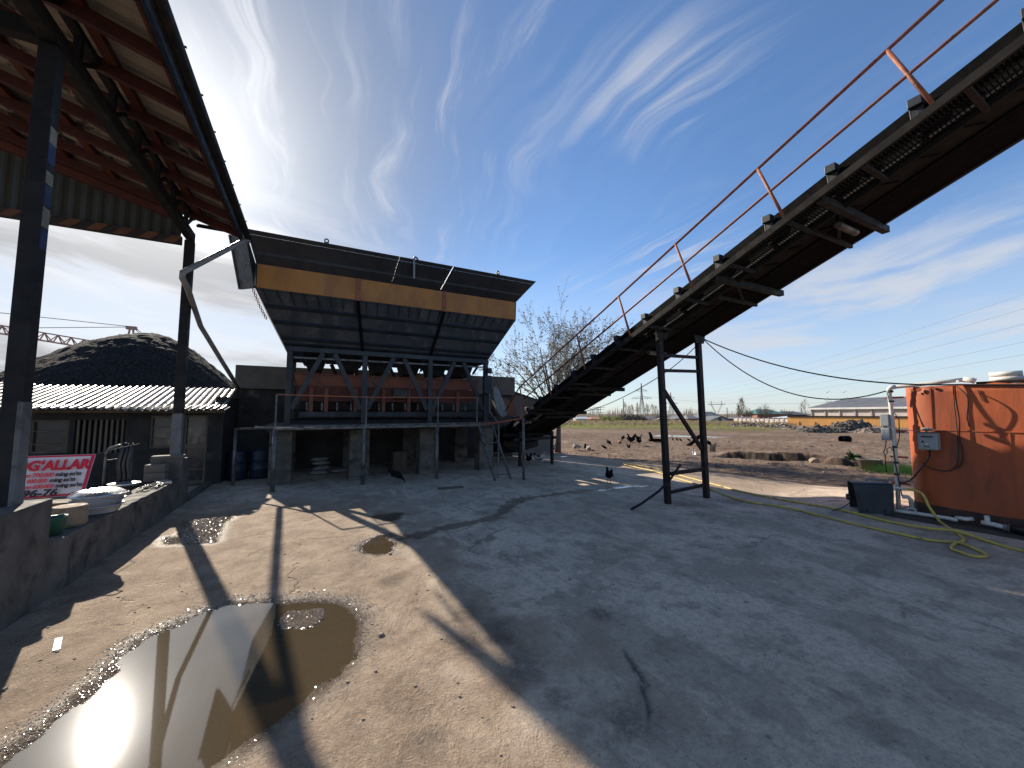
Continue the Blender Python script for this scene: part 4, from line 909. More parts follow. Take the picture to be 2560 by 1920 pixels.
# frame
PX = [-.65, 1.38, 3.44, 5.46]
for y in (YB, back(YB)):
    for x in PX: MB().box((x - .07, y - .07, 1.70), (x + .07, y + .07, 3.79)).build('post', M['steel'], HP)
    MB().box((PX[0] - .09, y - .085, 3.793), (PX[3] + .09, y + .085, 3.918)).build('bearing_beam', M['steel'], HP)
    for a, b_ in zip(PX[:-1], PX[1:]):
        m1 = a + (b_ - a) * .42; m2 = a + (b_ - a) * .58
        MB().bar((a + .09, y - .02, 2.12), (m1, y - .02, 3.78), .13, .08, up=(0, 1, 0)).build('brace', M['steel'], HP)
        MB().bar((b_ - .09, y - .02, 2.12), (m2, y - .02, 3.78), .13, .08, up=(0, 1, 0)).build('brace', M['steel'], HP)
for x in (PX[0], PX[3]): MB().box((x - .06, YB + .09, 3.80), (x + .06, back(YB) - .09, 3.91)).build('bearing_beam', M['steel'], HP)
MB().bar((PX[0] + .1, YB + .03, 3.62), (PX[3] - .1, YB + .03, 3.66), .05).build('air_pipe', M['galv'], HP)
# discharge gates under each bin, pneumatic cylinders
for k, x in enumerate((.02, 1.0, 1.98, 3.0, 3.95, 4.95)):
    g = MB().prism([(x - .36, 13.35, 3.91), (x + .36, 13.35, 3.91), (x + .19, 13.45, 3.36), (x - .19, 13.45, 3.36)], (0, 1.2, 0)).build('discharge_gate', M['steel_dark'], HP)
    s_ = 1 if k % 2 else -1
    mb = MB().tube([(x + s_ * .42, 13.2, 3.74), (x + s_ * .26, 13.25, 3.46)], .045, 7); mb.tube([(x + s_ * .26, 13.25, 3.46), (x + s_ * .14, 13.28, 3.27)], .014, 5); mb.build('air_cylinder', M['steel_dark'], g)
# orange weigh trough with its stub legs
TY0, TY1 = 13.3, 14.7
mb = MB(); mb.box((-.52, TY0, 2.86), (5.42, TY0 + .02, 3.20)); mb.box((-.52, TY1 - .02, 2.86), (5.42, TY1, 3.20)); mb.box((-.54, TY0 - .05, 3.20), (5.44, TY0 + .03, 3.225)); mb.box((-.54, TY1 - .03, 3.20), (5.44, TY1 + .05, 3.225)); mb.box((-.54, TY0 + .02, 2.86), (-.52, TY1 - .02, 3.20)); mb.box((5.42, TY0 + .02, 2.86), (5.44, TY1 - .02, 3.20))
mb.build('weigh_trough', M['orange_paint'], HP)
mb = MB().plate([(-.45, TY0 + .10, 2.42), (5.30, TY0 + .10, 2.42), (5.40, TY0 + .02, 2.855), (-.50, TY0 + .02, 2.855)], .015); mb.box((-.45, TY0 + .07, 2.39), (5.30, TY0 + .14, 2.418)); mb.plate([(-.45, TY1 - .10, 2.42), (5.30, TY1 - .10, 2.42), (5.40, TY1 - .02, 2.855), (-.50, TY1 - .02, 2.855)], -.015)
mb.build('trough_skirt', M['red_oxide2'], HP)
for x in (-.07, .35, 1.2, 2.06, 2.89, 3.76, 4.64): MB().box((x - .055, TY0 - .04, 2.06), (x + .055, TY0 + .005, 2.80)).build('trough_stub', M['orange_paint'], HP)
mb = MB().box((-.37, TY0 - .08, 1.90), (5.85, TY0 + .02, 2.05)); mb.box((-.37, TY1 - .02, 1.90), (5.85, TY1 + .08, 2.05)); mb.build('belt_beam', M['steel'], HP)
bl = MB().box((-.6, TY0 + .12, 2.10), (6.2, TY1 - .12, 2.125)); bl.box((-.6, TY0 + .12, 1.80), (6.2, TY1 - .12, 1.82)); bl.build('collecting_belt', M['rubber'], HP)
for x in (-.17, .24, .67, 1.08, 1.5, 1.93, 2.36, 2.78, 3.21, 3.56, 4.08, 4.49, 4.94):
    MB().tube([(x, TY0 - .02, 2.10), (x, TY0 + .03, 2.34)], .030, 7).build('idler_roller', M['galv'], HP)
for y in (TY0 - .02, TY1 + .02): MB().box((-.7, y - .04, 1.705), (5.6, y + .04, 1.80)).build('sill_beam', M['steel_dark'], HP)
o = MB().box((2.35, TY0 - .12, 2.50), (2.85, TY0 - .045, 2.83)).build('load_cell_box', M['black'], HP, bevel=.02)
MB().tube([(1.45, 12.58, 3.25), (1.62, 12.62, 2.95), (1.95, 12.8, 2.68), (2.2, 13.0, 2.52), (2.4, 13.1, 2.52), (2.55, 13.15, 2.62)], .012, 5).build('slack_cable', M['cable'], HP)
MB().tube([(-.58, 12.55, 3.35), (-.45, 12.75, 2.8), (-.3, 13.0, 2.3)], .012, 5).build('slack_cable', M['cable'], HP)
# switch cabinet, conduit, drive guard, chute at the discharge end
o = MB().box((5.30, 12.36, 2.70), (5.58, 12.56, 3.34)).build('switch_cabinet', M['navy'], HP, bevel=.015)
MB().box((5.40, 12.30, 3.42), (5.56, 12.5, 3.60)).build('junction_box', M['steel'], HP, bevel=.01)
MB().tube([(5.52, 12.42, 2.70), (5.52, 12.42, 2.08), (5.80, 12.2, 1.62)], .022, 6).build('conduit', M['galv'], HP)
MB().tube([(5.58, 12.4, 3.5), (5.75, 12.4, 3.2), (5.95, 12.6, 3.05)], .010, 5).build('slack_cable', M['cable'], HP)
pts = [(5.92, 13.0, 3.0), (6.12, 13.0, 2.94), (6.30, 13.0, 2.6), (6.52, 13.0, 2.12), (6.50, 13.0, 1.92), (6.30, 13.0, 1.84), (6.12, 13.0, 2.05), (5.94, 13.0, 2.6)]
MB().prism(pts, (0, .28, 0)).build('drive_guard', M['pvc_grey'], HP, bevel=.04)
MB().prism([(6.75, 14.0, 1.9), (7.42, 14.0, 1.9), (7.42, 14.0, 2.38), (6.95, 14.0, 2.62), (6.75, 14.0, 2.60)], (0, .9, 0)).build('discharge_chute', M['orange_paint'], HP)

# ------------------------------------------------------------------ concrete platform under it
pf = thing('concrete_platform', 'concrete slab on square piers carrying the hopper', 'platform', (2.4, 14, 0))
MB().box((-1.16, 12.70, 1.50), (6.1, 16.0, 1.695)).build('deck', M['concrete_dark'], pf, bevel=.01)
for x0, x1 in ((-1.06, -.50), (1.02, 1.60), (3.16, 3.66), (5.28, 5.82)):
    for y in (12.74, 15.35): MB().box((x0, y, -.1), (x1, y + .5, 1.498)).build('pier', M['concrete'], pf, bevel=.015)
MB().box((1.0, 12.60, -.1), (1.72, 12.73, .10)).build('footing', M['concrete'], pf, bevel=.01)
sw = thing('catwalk', 'narrow steel catwalk with pipe railing along the hopper front', 'catwalk', (2, 11.8, 0))
MB().box((-.86, 11.80, 1.585), (4.9, 12.69, 1.61)).build('deck_plate', M['steel_dark'], sw)
MB().bar((-.90, 11.765, 1.60), (5.0, 11.765, 1.625), .06).build('edge_pipe', M['galv'], sw)
MB().bar((-.86, 11.77, 2.50), (1.5, 11.77, 2.47), .035).build('top_rail', M['rail_rust'], sw)
MB().bar((1.5, 11.77, 2.47), (4.8, 11.77, 2.52), .035).build('top_rail', M['rail_rust'], sw)
for x in (-.86, 1.32, 3.45): MB().tube([(x, 11.77, 0), (x, 11.77, 1.57)], .055, 10).build('post', M['galv'], sw, smooth=True)
for x in (-.86, 1.36, 3.47, 4.78): MB().tube([(x, 11.77, 1.62), (x, 11.77, 2.50)], .022, 8).build('baluster', M['galv'], sw)
MB().tube([(-1.92, 13.3, 0), (-1.92, 13.3, 1.55)], .045, 8).build('post', M['galv'], sw, smooth=True)
MB().bar((-1.94, 13.3, 1.57), (-.89, 11.80, 1.625), .05).build('edge_pipe', M['galv'], sw)
MB().bar((5.0, 11.765, 1.63), (5.72, 10.34, 1.86), .055).build('edge_pipe', M['rail_rust'], sw)
MB().bar((-1.4, 12.6, 1.63), (5.6, 12.6, 1.67), .05).build('edge_pipe', M['galv'], sw)
MB().tube([(5.72, 10.31, 0), (5.71, 10.31, 1.87)], .045, 8).build('post', M['galv'], sw, smooth=True)
MB().tube([(5.18, 11.0, 0), (5.45, 11.5, 1.68)], .025, 6).build('stay', M['galv'], sw)
ld = thing('ladder', 'steel rung ladder leaning against the catwalk beside the hopper', 'ladder', (5, 11, 0))
for a, b_ in (((4.90, 10.58, 0), (4.83, 11.72, 1.60)), ((5.42, 10.56, 0), (5.32, 11.72, 1.60))): MB().bar(a, b_, .05, .07).build('side_rail', M['galv'], ld)
for k in range(5):
    f = .1 + k * .19; MB().tube([(4.90 - .07 * f, 10.58 + 1.14 * f, 1.6 * f), (5.42 - .10 * f, 10.56 + 1.16 * f, 1.6 * f)], .016, 6).build('rung', M['galv'], ld)
# stores under the platform
def barrel(x, y, lab, r=.28, h=.86):
    o = MB().lathe([(0, 0), (r * .95, 0), (r, .05), (r, .27), (r * 1.03, .29), (r, .31), (r, .56), (r * 1.03, .58), (r, .60), (r, h - .03), (r * .96, h), (r * .9, h), (r * .9, h - .02), (0, h - .02)], (0, 0, 0), 24).build('barrel', M['blue_barrel'], None, smooth=True)
    o.location = (x, y, 0); tag(o, lab, 'barrel', 'blue barrels beside the house')
barrel(-2.0, 14.4, 'blue barrel close to the corner of the house'); barrel(-1.42, 14.5, 'blue barrel closest to the first concrete pier')
rr = random.Random(4)
def sack(x, y, z, rot, lab):
    mb = MB()
    def fn(u, v):
        a = 2 * math.pi * u; p = math.sin(math.pi * v) ** .45
        return (.30 * (v - .5) * 2 * .95, .19 * math.cos(a) * p * (1 + .1 * math.sin(5 * v)), .07 + .07 * math.sin(a) * p)
    mb.grid(fn, [k / 12 for k in range(13)], [k / 10 for k in range(11)])
    o = mb.build('cement_sack', M['sack'], None, smooth=True); o.location = (x, y, z); o.rotation_euler = (0, jit(.06), rot); tag(o, lab, 'sack', 'sacks piled under the platform')
for i, (x, y, z, r_, lab) in enumerate(((.25, 14.3, 0, .1, 'bottom sack closest to the yard in the pile under the hopper'), (.85, 14.5, 0, -.2, 'bottom sack toward the middle pier in the pile'), (.3, 14.9, .0, .15, 'bottom sack at the back of the pile'), (.32, 14.4, .14, .4, 'middle sack of the pile under the hopper'), (.30, 14.6, .28, -.1, 'upper sack of the pile, lying straight'), (.26, 14.5, .42, .3, 'topmost sack of the pile under the hopper'))): sack(x, y, z, r_, lab)
ct = thing('wooden_crate', 'plain timber crate standing in the dark under the platform', 'crate', (2.95, 14.6, 0))
MB().box((2.62, 14.4, .03), (3.10, 14.9, .62)).build('box', M['wood'], ct); MB().box((2.60, 14.37, .25), (3.12, 14.395, .33)).build('batten', M['wood'], ct); MB().box((2.6, 14.42, 0), (3.12, 14.5, .028)).build('skid', M['wood'], ct)

# ================================================================== inclined belt conveyor
SLP = .376
def cz(y, zo): return zo + SLP * (6.17 - y)
CV = thing('belt_conveyor', 'long dark inclined belt conveyor rising from the hopper end across the sky', 'conveyor', (7.6, 6.17, 0))
Y0, Y1 = 15.6, -9.0
def rail(x0, x1, z0, z1, ya=Y0, yb=Y1):
    mb = MB(); return mb.prism([(x0, ya, cz(ya, z0)), (x1, ya, cz(ya, z0)), (x1, ya, cz(ya, z1)), (x0, ya, cz(ya, z1))], (0, yb - ya, SLP * (ya - yb)))
rail(7.13, 7.19, 3.88, 4.12).build('main_beam', M['steel_dark'], CV)
rail(8.37, 8.43, 3.84, 4.10).build('main_beam', M['steel_dark'], CV)
rail(6.36, 6.41, 3.79, 3.90, 12.2).build('walkway_stringer', M['belt_plate'], CV)
rail(7.06, 7.11, 3.80, 3.875, 12.2).build('walkway_stringer', M['belt_plate'], CV)
# return belt and underside plates
mb = rail(7.20, 7.62, 3.90, 3.915); mb.build('underside_plate', M['belt_plate'], CV)
y = 12
while y > -4:
    mb = MB(); mb.bar((7.22, y, cz(y, 3.885)), (7.50, y - .16, cz(y - .16, 3.885)), .02, .012); y -= .42
    mb.build('plate_slit', M['rubber'], [o for o in CV.children if o.name.startswith('underside_plate')][0])
rail(7.60, 8.365, 3.865, 3.88).build('return_belt', M['rubber'], CV)
# troughed carrying belt
mb = MB(); sec = [(6.98, 4.46), (7.18, 4.22), (7.42, 4.12), (8.05, 4.12), (8.25, 4.22), (8.43, 4.40), (8.41, 4.415), (8.23, 4.25), (8.05, 4.15), (7.42, 4.15), (7.2, 4.25), (7.0, 4.475)]
mb.prism([(x, Y0, cz(Y0, z)) for x, z in sec], (0, Y1 - Y0, SLP * (Y0 - Y1))); mb.build('carrying_belt', M['rubber'], CV)
rail(6.955, 6.975, 3.93, 4.44, 14.5).build('side_skirt', M['rubber'], CV)
yb = 15.0; i = 0
while yb > -4:
    br = MB(); br.prism([(6.90, yb, cz(yb, 4.0)), (6.90, yb - .12, cz(yb - .12, 4.0)), (6.86, yb - .12, cz(yb - .12, 4.42)), (6.86, yb - .02, cz(yb - .02, 4.50)), (6.86, yb + .02, cz(yb, 4.46))], (.06, 0, 0))
    br.box((6.80, yb - .13, cz(yb, 4.36)), (6.92, yb + .01, cz(yb, 4.48))); br.bar((6.9, yb - .05, cz(yb, 4.02)), (7.15, yb - .05, cz(yb, 3.98)), .06)
    br.build('idler_bracket', M['steel'], CV, bevel=.008); yb -= .94
# walkway grating: real crossing strips
gr_ = MB(); y = 11.8
while y > -3.5:
    gr_.bar((6.42, y, cz(y, 3.862)), (6.68, y, cz(y, 3.862)), .015, .020); gr_.bar((6.68, y - .012, cz(y - .012, 3.866)), (7.05, y - .012, cz(y - .012, 3.866)), .012, .007); y -= .04
for x in (6.44, 6.47, 6.50, 6.53, 6.56, 6.59, 6.62, 6.65): gr_.prism([(x - .004, 12, cz(12, 3.846)), (x + .004, 12, cz(12, 3.846)), (x + .004, 12, cz(12, 3.878)), (x - .004, 12, cz(12, 3.878))], (0, -15.5, SLP * 15.5))
for x in (6.70, 6.84, 6.98): gr_.prism([(x - .012, 12, cz(12, 3.850)), (x + .012, 12, cz(12, 3.850)), (x + .012, 12, cz(12, 3.856)), (x - .012, 12, cz(12, 3.856))], (0, -15.5, SLP * 15.5))
gr_.build('walkway_grating', M['rubber'], CV)
y = 11.6
while y > -3.5: MB().bar((6.40, y, cz(y, 3.815)), (7.12, y, cz(y, 3.815)), .06, .05).build('walkway_bearer', M['steel_dark'], CV); y -= .94
# main cross beams that stick out on the far side
for yb in (2.72, 4.41, 9.07, 10.97, 13.2):
    MB().bar((6.42, yb, cz(yb, 3.82)), (8.62, yb, cz(yb, 3.84)), .10, .11).build('cross_beam', M['belt_plate'] if yb > 8 else M['steel_dark'], CV)
    MB().bar((7.15, yb + .42, cz(yb + .42, 3.84)), (8.45, yb + .42, cz(yb + .42, 3.84)), .05, .07).build('cross_beam', M['steel_dark'], CV)
    MB().bar((7.2, yb + .05, cz(yb, 3.86)), (7.95, yb + .40, cz(yb + .4, 3.86)), .05, .05).build('cross_beam', M['steel_dark'], CV)
for yb in (2.9, 6.9): MB().tube([(7.4, yb, cz(yb, 3.80)), (8.0, yb, cz(yb, 3.80))], .055, 10).build('return_roller', M['galv'], CV)
# handrail
hr = MB()
def hp_(y, zo): return (6.38, y, cz(y, zo))
MB().tube([hp_(12.9, 4.62), hp_(11.81, 5.03), hp_(-4.5, 5.03)], .024, 8).build('handrail', M['rail_rust'], CV, smooth=True)
MB().tube([hp_(11.5, 4.50), hp_(-4.5, 4.48)], .021, 8).build('handrail', M['rail_rust'], CV, smooth=True)
yb = 1.51 + 1.65 * 6
while yb > -4:
    a = Vector((6.38, yb, cz(yb, 3.88))); b_ = Vector((6.38, yb + .36, cz(yb + .36, 5.03)))
    MB().tube([a, b_], .024, 8).build('rail_post', M['rail_rust'], CV, smooth=True); yb -= 1.65
yb = 1.9 + 1.65 * 5
for yb in (8.4, 10.0, 11.3): MB().tube([(8.42, yb, cz(yb, 3.95)), (8.42, yb + .36, cz(yb + .36, 4.95))], .022, 6).build('rail_post', M['rail_rust'], CV)
# trestle
tr_ = MB().bar((7.09, 6.17, 0), (6.97, 6.17, 3.86), .125, .10, up=(0, 1, 0)).build('trestle_leg', M['steel_dark'], CV)
tr2 = MB().bar((8.40, 6.17, 0), (8.30, 6.17, 3.84), .125, .10, up=(0, 1, 0)).build('trestle_leg', M['steel_dark'], CV)
for a, b_, w_ in (((7.06, 6.17, 3.33), (8.27, 6.17, 3.36), .07), ((7.06, 6.17, 2.98), (8.28, 6.17, 3.02), .07), ((7.12, 6.17, .65), (8.33, 6.17, .68), .085), ((7.13, 6.17, .24), (8.34, 6.17, .31), .07), ((7.05, 6.17, 2.55), (8.32, 6.17, 1.12), .08)):
    MB().bar(a, b_, w_, .06, up=(0, 1, 0)).build('trestle_rung', M['steel_dark'], CV)
for x in (7.0, 8.28): MB().prism([(x - .14, 6.10, 3.70), (x + .14, 6.10, 3.70), (x + .2, 6.10, 3.90), (x - .2, 6.10, 3.90)], (0, .02, 0)).build('gusset_plate', M['steel_dark'], CV)
for x in (7.0, 8.6):
    MB().bar((x, -7.5, 0), (x, -7.5, cz(-7.5, 3.86)), .14).build('trestle_leg', M['steel_dark'], CV)
MB().tube([(6.9, 15.6, cz(15.6, 4.0)), (8.6, 15.6, cz(15.6, 4.0))], .2, 14).build('tail_pulley', M['rubber'], CV)
mb = MB().prism([(7.0, 15.75, .25), (7.0, 14.3, .62), (7.0, 14.3, 1.5), (7.0, 15.75, 1.1)], (1.65, 0, 0)); mb.build('feed_boot', M['steel_dark'], CV)
MB().bar((6.75, 13.0, 1.0), (8.7, 13.0, 1.05), .10).build('cross_beam', M['steel_dark'], CV)
for x in (7.05, 8.5): MB().bar((x, 13.0, 0), (x, 13.0, 1.3), .1).build('tail_leg', M['steel_dark'], CV)
rd = MB().tube([(5.95, 6.12, .02), (6.2, 6.1, .10), (6.7, 6.06, .33), (7.05, 6.05, .56), (7.38, 6.05, .85)], .026, 7); tag(rd.build('bent_bar', M['steel_dark'], None, smooth=True), 'bent steel bar propped against the foot of the conveyor trestle', 'steel bar')
# slack cable along the conveyor and lines to the tank
def wire(name, pts, sag, r, label, m='cable', cat='cable', group=None, n=24):
    q = []
    for (a, b_), s_ in zip(zip(pts[:-1], pts[1:]), sag):
        a = Vector(a); b_ = Vector(b_)
        for k in range(n + (1 if b_ == Vector(pts[-1]) else 0)):
            f = k / n; p = a.lerp(b_, f); p.z -= 4 * s_ * f * (1 - f); q.append(p)
    o = MB().tube(q, r, 5).build(name, M[m], None, smooth=True); return tag(o, label, cat, group)
wire('power_cable', [(8.45, 6.15, 3.84), (9.93, 2.34, 2.50), (9.93, -3.2, 2.47)], [.32, .1], .014, 'black power cable running from the trestle top along the orange tank')
wire('power_cable', [(8.45, 6.15, 3.84), (9.93, 3.31, 2.44)], [.66], .012, 'black power cable drooping from the trestle top to the white pipe')
wire('power_cable', [(8.36, 6.2, 3.72), (7.1, 6.3, 2.86), (9.2, 12.2, 2.05), (10.8, 16.4, 1.3)], [.05, .15, .2], .010, 'thin black cable hanging under the conveyor toward the tree')
# ================================================================== orange tank and its plumbing
TK = thing('water_tank', 'large orange painted steel tank with a round corner at the yard edge', 'tank', (11.6, .2, .13))
TX0, TX1, TYn, TYf, TZ0, TZ1, rc = 9.95, 13.4, -2.9, 3.16, .13, 2.49, .47
pl_ = []
for cx, cy_, a0 in ((TX0 + rc, TYf - rc, 90), (TX0 + rc, TYn + rc, 180), (TX1 - rc, TYn + rc, 270), (TX1 - rc, TYf - rc, 0)):
    for k in range(9): a = R(a0 + 90 * k / 8); pl_.append((cx + rc * math.cos(a), cy_ + rc * math.sin(a)))
mb = MB(); n = len(pl_); lv = []
dense = []
for i in range(n):
    a, b_ = pl_[i], pl_[(i + 1) % n]; L = math.hypot(a[0] - b_[0], a[1] - b_[1]); q = max(int(L / .12), 1)
    for k in range(q): dense.append((a[0] + (b_[0] - a[0]) * k / q, a[1] + (b_[1] - a[1]) * k / q))
pl_ = dense; n = len(pl_)
for z in [TZ0 + (TZ1 - TZ0) * k / 20 for k in range(21)]:
    for x, y in pl_:
        w_ = .010 * float(fbm(np.array(x * .9 + y * 1.7), np.array(z * 1.6), 3, 19)) * 2
        top = .0 if z < TZ1 - .01 else .012 * math.sin(y * 7) + .01 * math.sin(y * 17)
        mb.v.append((x - w_, y, z + top))
for j in range(20):
    for i in range(n): mb.f.append((j * n + i, j * n + (i + 1) % n, (j + 1) * n + (i + 1) % n, (j + 1) * n + i))
mb.f.append(tuple(range(n))[::-1])
mb.f.append(tuple(20 * n + i for i in range(n)))
o = mb.build('shell', M['tank'], TK)
me = o.data; me.polygons.foreach_set('use_smooth', [len(p.vertices) == 4 for p in me.polygons])
def seam(y0, z0, y1, z1, w_=.018):
    MB().bar((TX0 - .004, y0, z0), (TX0 - .004, y1, z1), w_, .016, up=(1, 0, 0)).build('weld_seam', M['tank'], TK)
seam(2.69, 1.705, -2.0, 1.705); seam(2.71, 2.47, 2.72, 1.73); seam(1.86, 1.685, 1.845, .34); seam(.9, 2.4, .9, 1.73)
mb = MB()
for k, z in enumerate((TZ0 - .02, .26, .35)):
    for x, y in pl_:
        o_ = (-.012 if k < 2 else -.006); d = Vector((x - 11.67, y - .13, 0)); s_ = 1 + (.013 if k < 2 else .004) / max(d.length, .5)
        zz = z + (.07 * float(fbm(np.array(y * 2.1), np.array(x * 2), 3, 4)) if k else 0)
        mb.v.append((11.67 + (x - 11.67) * s_, .13 + (y - .13) * s_, zz))
for j in range(2):
    for i in range(n): mb.f.append((j * n + i, j * n + (i + 1) % n, (j + 1) * n + (i + 1) % n, (j + 1) * n + i))
mb.build('tarred_foot', M['tank_dark'], TK, smooth=True)
for z in (2.31, 1.67, 1.17, .673): MB().bar((TX0 + .08, 3.1, z), (TX0 + .05, 3.34, z), .05, .035).build('bracket', M['tank'], TK)
for y, r_, z in ((2.94, .022, 2.43), (2.85, .04, 2.44), (2.66, .03, 2.458)): MB().lathe([(0, -.015), (r_, -.015), (r_ * .8, .0), (0, 0)], (TX0 - .01, y, z), 12, 'x').build('top_bubble', M['tank'], TK)
for a, b_ in ((1.95, 1.92),): MB().bar((TX0 - .01, 2.145, 2.398), (TX0 - .01, 2.10, 2.2), .012).build('scrape', M['tank_dark'], TK)
# wet soil strip between yard and tank
mb = MB(); us = np.linspace(9.44, 13.2, 60); vs = np.linspace(-3, 3.4, 70)
for x in us:
    for y in vs:
        e = min((x - 9.44) / .12, (3.4 - y) / .2, 1); mb.v.append((x, y, float(ramp_h(x, y)) + .012 * e - .012 + .05 * e * float(np.abs(fbm(np.array(x * 6), np.array(y * 6), 4, 13))) + (.012 if e > 0 else 0)))
mb.f = [(i * 70 + j, (i + 1) * 70 + j, (i + 1) * 70 + j + 1, i * 70 + j + 1) for i in range(59) for j in range(69)]
M['wet_soil'] = pm('dark_wet_soil', (.040, .032, .026), (.075, .06, .05), .7, 0, 5, bump=.7, bsc=20)
tag(mb.build('wet_soil', M['wet_soil'], None, smooth=True), kind='structure')
# standpipe and overhead pipe
vp = thing('standpipe', 'white plastic standpipe with taped cables and a horizontal run along the tank rim', 'pipe', (9.950, 3.262, 0.176))
MB().tube([(9.950, 3.262, 0.176), (9.939, 3.250, 0.652), (9.939, 3.245, 1.448), (9.945, 3.262, 2.166), (9.950, 3.272, 2.420), (9.950, 3.250, 2.486), (9.961, 3.184, 2.509), (10.016, 2.708, 2.552), (10.038, 2.300, 2.592)], .034, 12).build('pipe_run', M['pvc'], vp, smooth=True)
MB().tube([(9.950, 3.267, 2.398), (9.950, 3.267, 2.476), (9.955, 3.239, 2.509), (9.961, 3.184, 2.512)], .043, 12).build('elbow', M['pvc'], vp, smooth=True)
MB().tube([(10.044, 2.322, 2.592), (10.055, 2.234, 2.575), (10.061, 2.189, 2.552)], .046, 12).build('elbow', M['pvc'], vp, smooth=True)
MB().lathe([(0, 0), (.044, 0), (.044, .03), (0, .03)], (10.033, 2.366, 2.552), 12).build('collar', M['pvc'], vp)
for z in (2.398, 2.21, 1.368, 1.083, .872): MB().lathe([(.036, 0), (.040, .0), (.040, .035), (.036, .035)], (9.59, 3.133, z), 12).build('tape_band', M['black'], vp)
for z0, z1 in ((1.757, 1.99), (1.482, 1.723)): MB().box((9.875, 3.284, z0), (9.97, 3.416, z1)).build('junction_box', M['plastic_grey'], vp, bevel=.012)
mb = MB().tube([(9.895, 3.350, 1.481), (9.895, 3.372, 1.337), (9.895, 3.405, 1.249), (9.895, 3.383, 1.193), (9.895, 3.350, 1.226), (9.895, 3.350, 1.315), (9.895, 3.305, 1.358), (9.905, 3.262, 1.292)], .008, 5); mb.tube([(9.895, 3.383, 1.226), (9.895, 3.383, 0.872)], .008, 5); mb.tube([(9.905, 3.262, 1.358), (9.900, 3.239, 1.005), (9.900, 3.206, 0.673), (9.895, 3.184, 0.453)], .010, 5); mb.tube([(9.917, 3.229, 2.055), (9.950, 3.162, 1.889), (9.950, 3.173, 1.557), (9.928, 3.206, 1.392)], .008, 5)
mb.build('hanging_cable', M['cable'], vp, smooth=True)
# cables down the tank face
def cable(name, pts, r, label, m='cable'):
    P_ = [Vector(p) for p in pts]; q = []
    for i in range(len(P_) - 1):
        p0, p1, p2, p3 = P_[max(i - 1, 0)], P_[i], P_[i + 1], P_[min(i + 2, len(P_) - 1)]
        for k in range(8):
            f = k / 8; q.append(.5 * ((2 * p1) + (p2 - p0) * f + (2 * p0 - 5 * p1 + 4 * p2 - p3) * f * f + (3 * p1 - p0 - 3 * p2 + p3) * f ** 3))
    q.append(P_[-1]); o = MB().tube(q, r, 8).build(name, M[m], None, smooth=True); return tag(o, label, 'cable' if m != 'hose' else 'hose')
cable('tank_cable', [(9.905, 2.393, 2.486), (9.905, 2.393, 2.221), (9.905, 2.377, 1.889), (9.905, 2.393, 1.557), (9.905, 2.371, 1.337), (9.905, 2.399, 1.138), (9.905, 2.532, 1.016), (9.905, 2.675, 0.994), (9.905, 2.819, 1.038), (9.905, 2.874, 1.116)], .009, 'black cable looping down the tank face below the control box')
cable('tank_cable', [(9.895, 2.410, 2.476), (9.895, 2.416, 2.111), (9.895, 2.410, 1.668), (9.895, 2.416, 1.392), (9.895, 2.433, 1.171), (9.895, 2.487, 1.060)], .008, 'second black cable hanging close beside the looping one on the tank')
cable('tank_cable', [(9.817, 2.753, 1.348), (9.862, 2.764, 1.249), (9.872, 2.819, 1.116), (9.872, 2.919, 0.960), (9.884, 3.018, 0.806), (9.884, 3.118, 0.718), (9.895, 3.206, 0.707)], .013, 'dark cable slanting from the control box down to the white standpipe')
cable('tank_cable', [(9.872, 2.377, 2.476), (9.839, 2.310, 2.409), (9.817, 2.244, 2.287), (9.817, 2.244, 2.133), (9.829, 2.267, 1.945), (9.850, 2.255, 1.779)], .009, 'short black cable looped from the rim in front of the tank')
cb_ = thing('control_box', 'grey control box with a flat metal lid and stone on the orange tank', 'control box', (9.839, 2.753, 1.502))
o = MB().box((9.762, 2.625, 1.353), (9.933, 2.874, 1.668)).build('case', M['plastic_grey'], cb_, bevel=.014)
MB().box((9.753, 2.648, 1.370), (9.764, 2.852, 1.652)).build('door', M['plastic_grey'], cb_, bevel=.004)
MB().box((9.749, 2.675, 1.574), (9.754, 2.824, 1.602)).build('window_strip', M['black'], cb_)
MB().box((9.746, 2.791, 1.481), (9.753, 2.819, 1.514)).build('latch', M['black'], cb_)
MB().prism([(9.750, 2.736, 1.448), (9.750, 2.781, 1.448), (9.750, 2.758, 1.481)], (.002, 0, 0)).build('warning_triangle', M['banner_white'], cb_)
MB().box((9.750, 2.725, 1.398), (9.753, 2.791, 1.431)).build('label_plate', M['yellow_mark'], cb_)
MB().prism([(9.640, 2.565, 1.699), (9.640, 2.985, 1.685), (9.939, 2.985, 1.685), (9.939, 2.565, 1.699)], (0, 0, .008)).build('lid_plate', M['galv'], cb_)
def rock(name, c, s, m, seed, lab=None, cat='stone', group=None, sub=2):
    bm = bmesh.new(); bmesh.ops.create_icosphere(bm, subdivisions=sub, radius=1); rr = random.Random(seed)
    o3 = Vector((rr.random() * 50, rr.random() * 50, 0))
    for v in bm.verts:
        f = 1 + .55 * float(fbm(np.array(v.co.x * 1.6 + o3.x), np.array(v.co.y * 1.6 + v.co.z * 1.3 + o3.y), 3, seed)); v.co = Vector((v.co.x * s[0] * f, v.co.y * s[1] * f, v.co.z * s[2] * f))
    me = bpy.data.meshes.new(name); bm.to_mesh(me); bm.free(); o = bpy.data.objects.new(name, me); COL.objects.link(o); o.location = c; me.materials.append(m)
    if lab: tag(o, lab, cat, group)
    return o
rock('stone', (9.796, 2.753, 1.725), (.05, .075, .028), M['sack'], 3, 'flat pale stone weighing down the control box lid', sub=3)
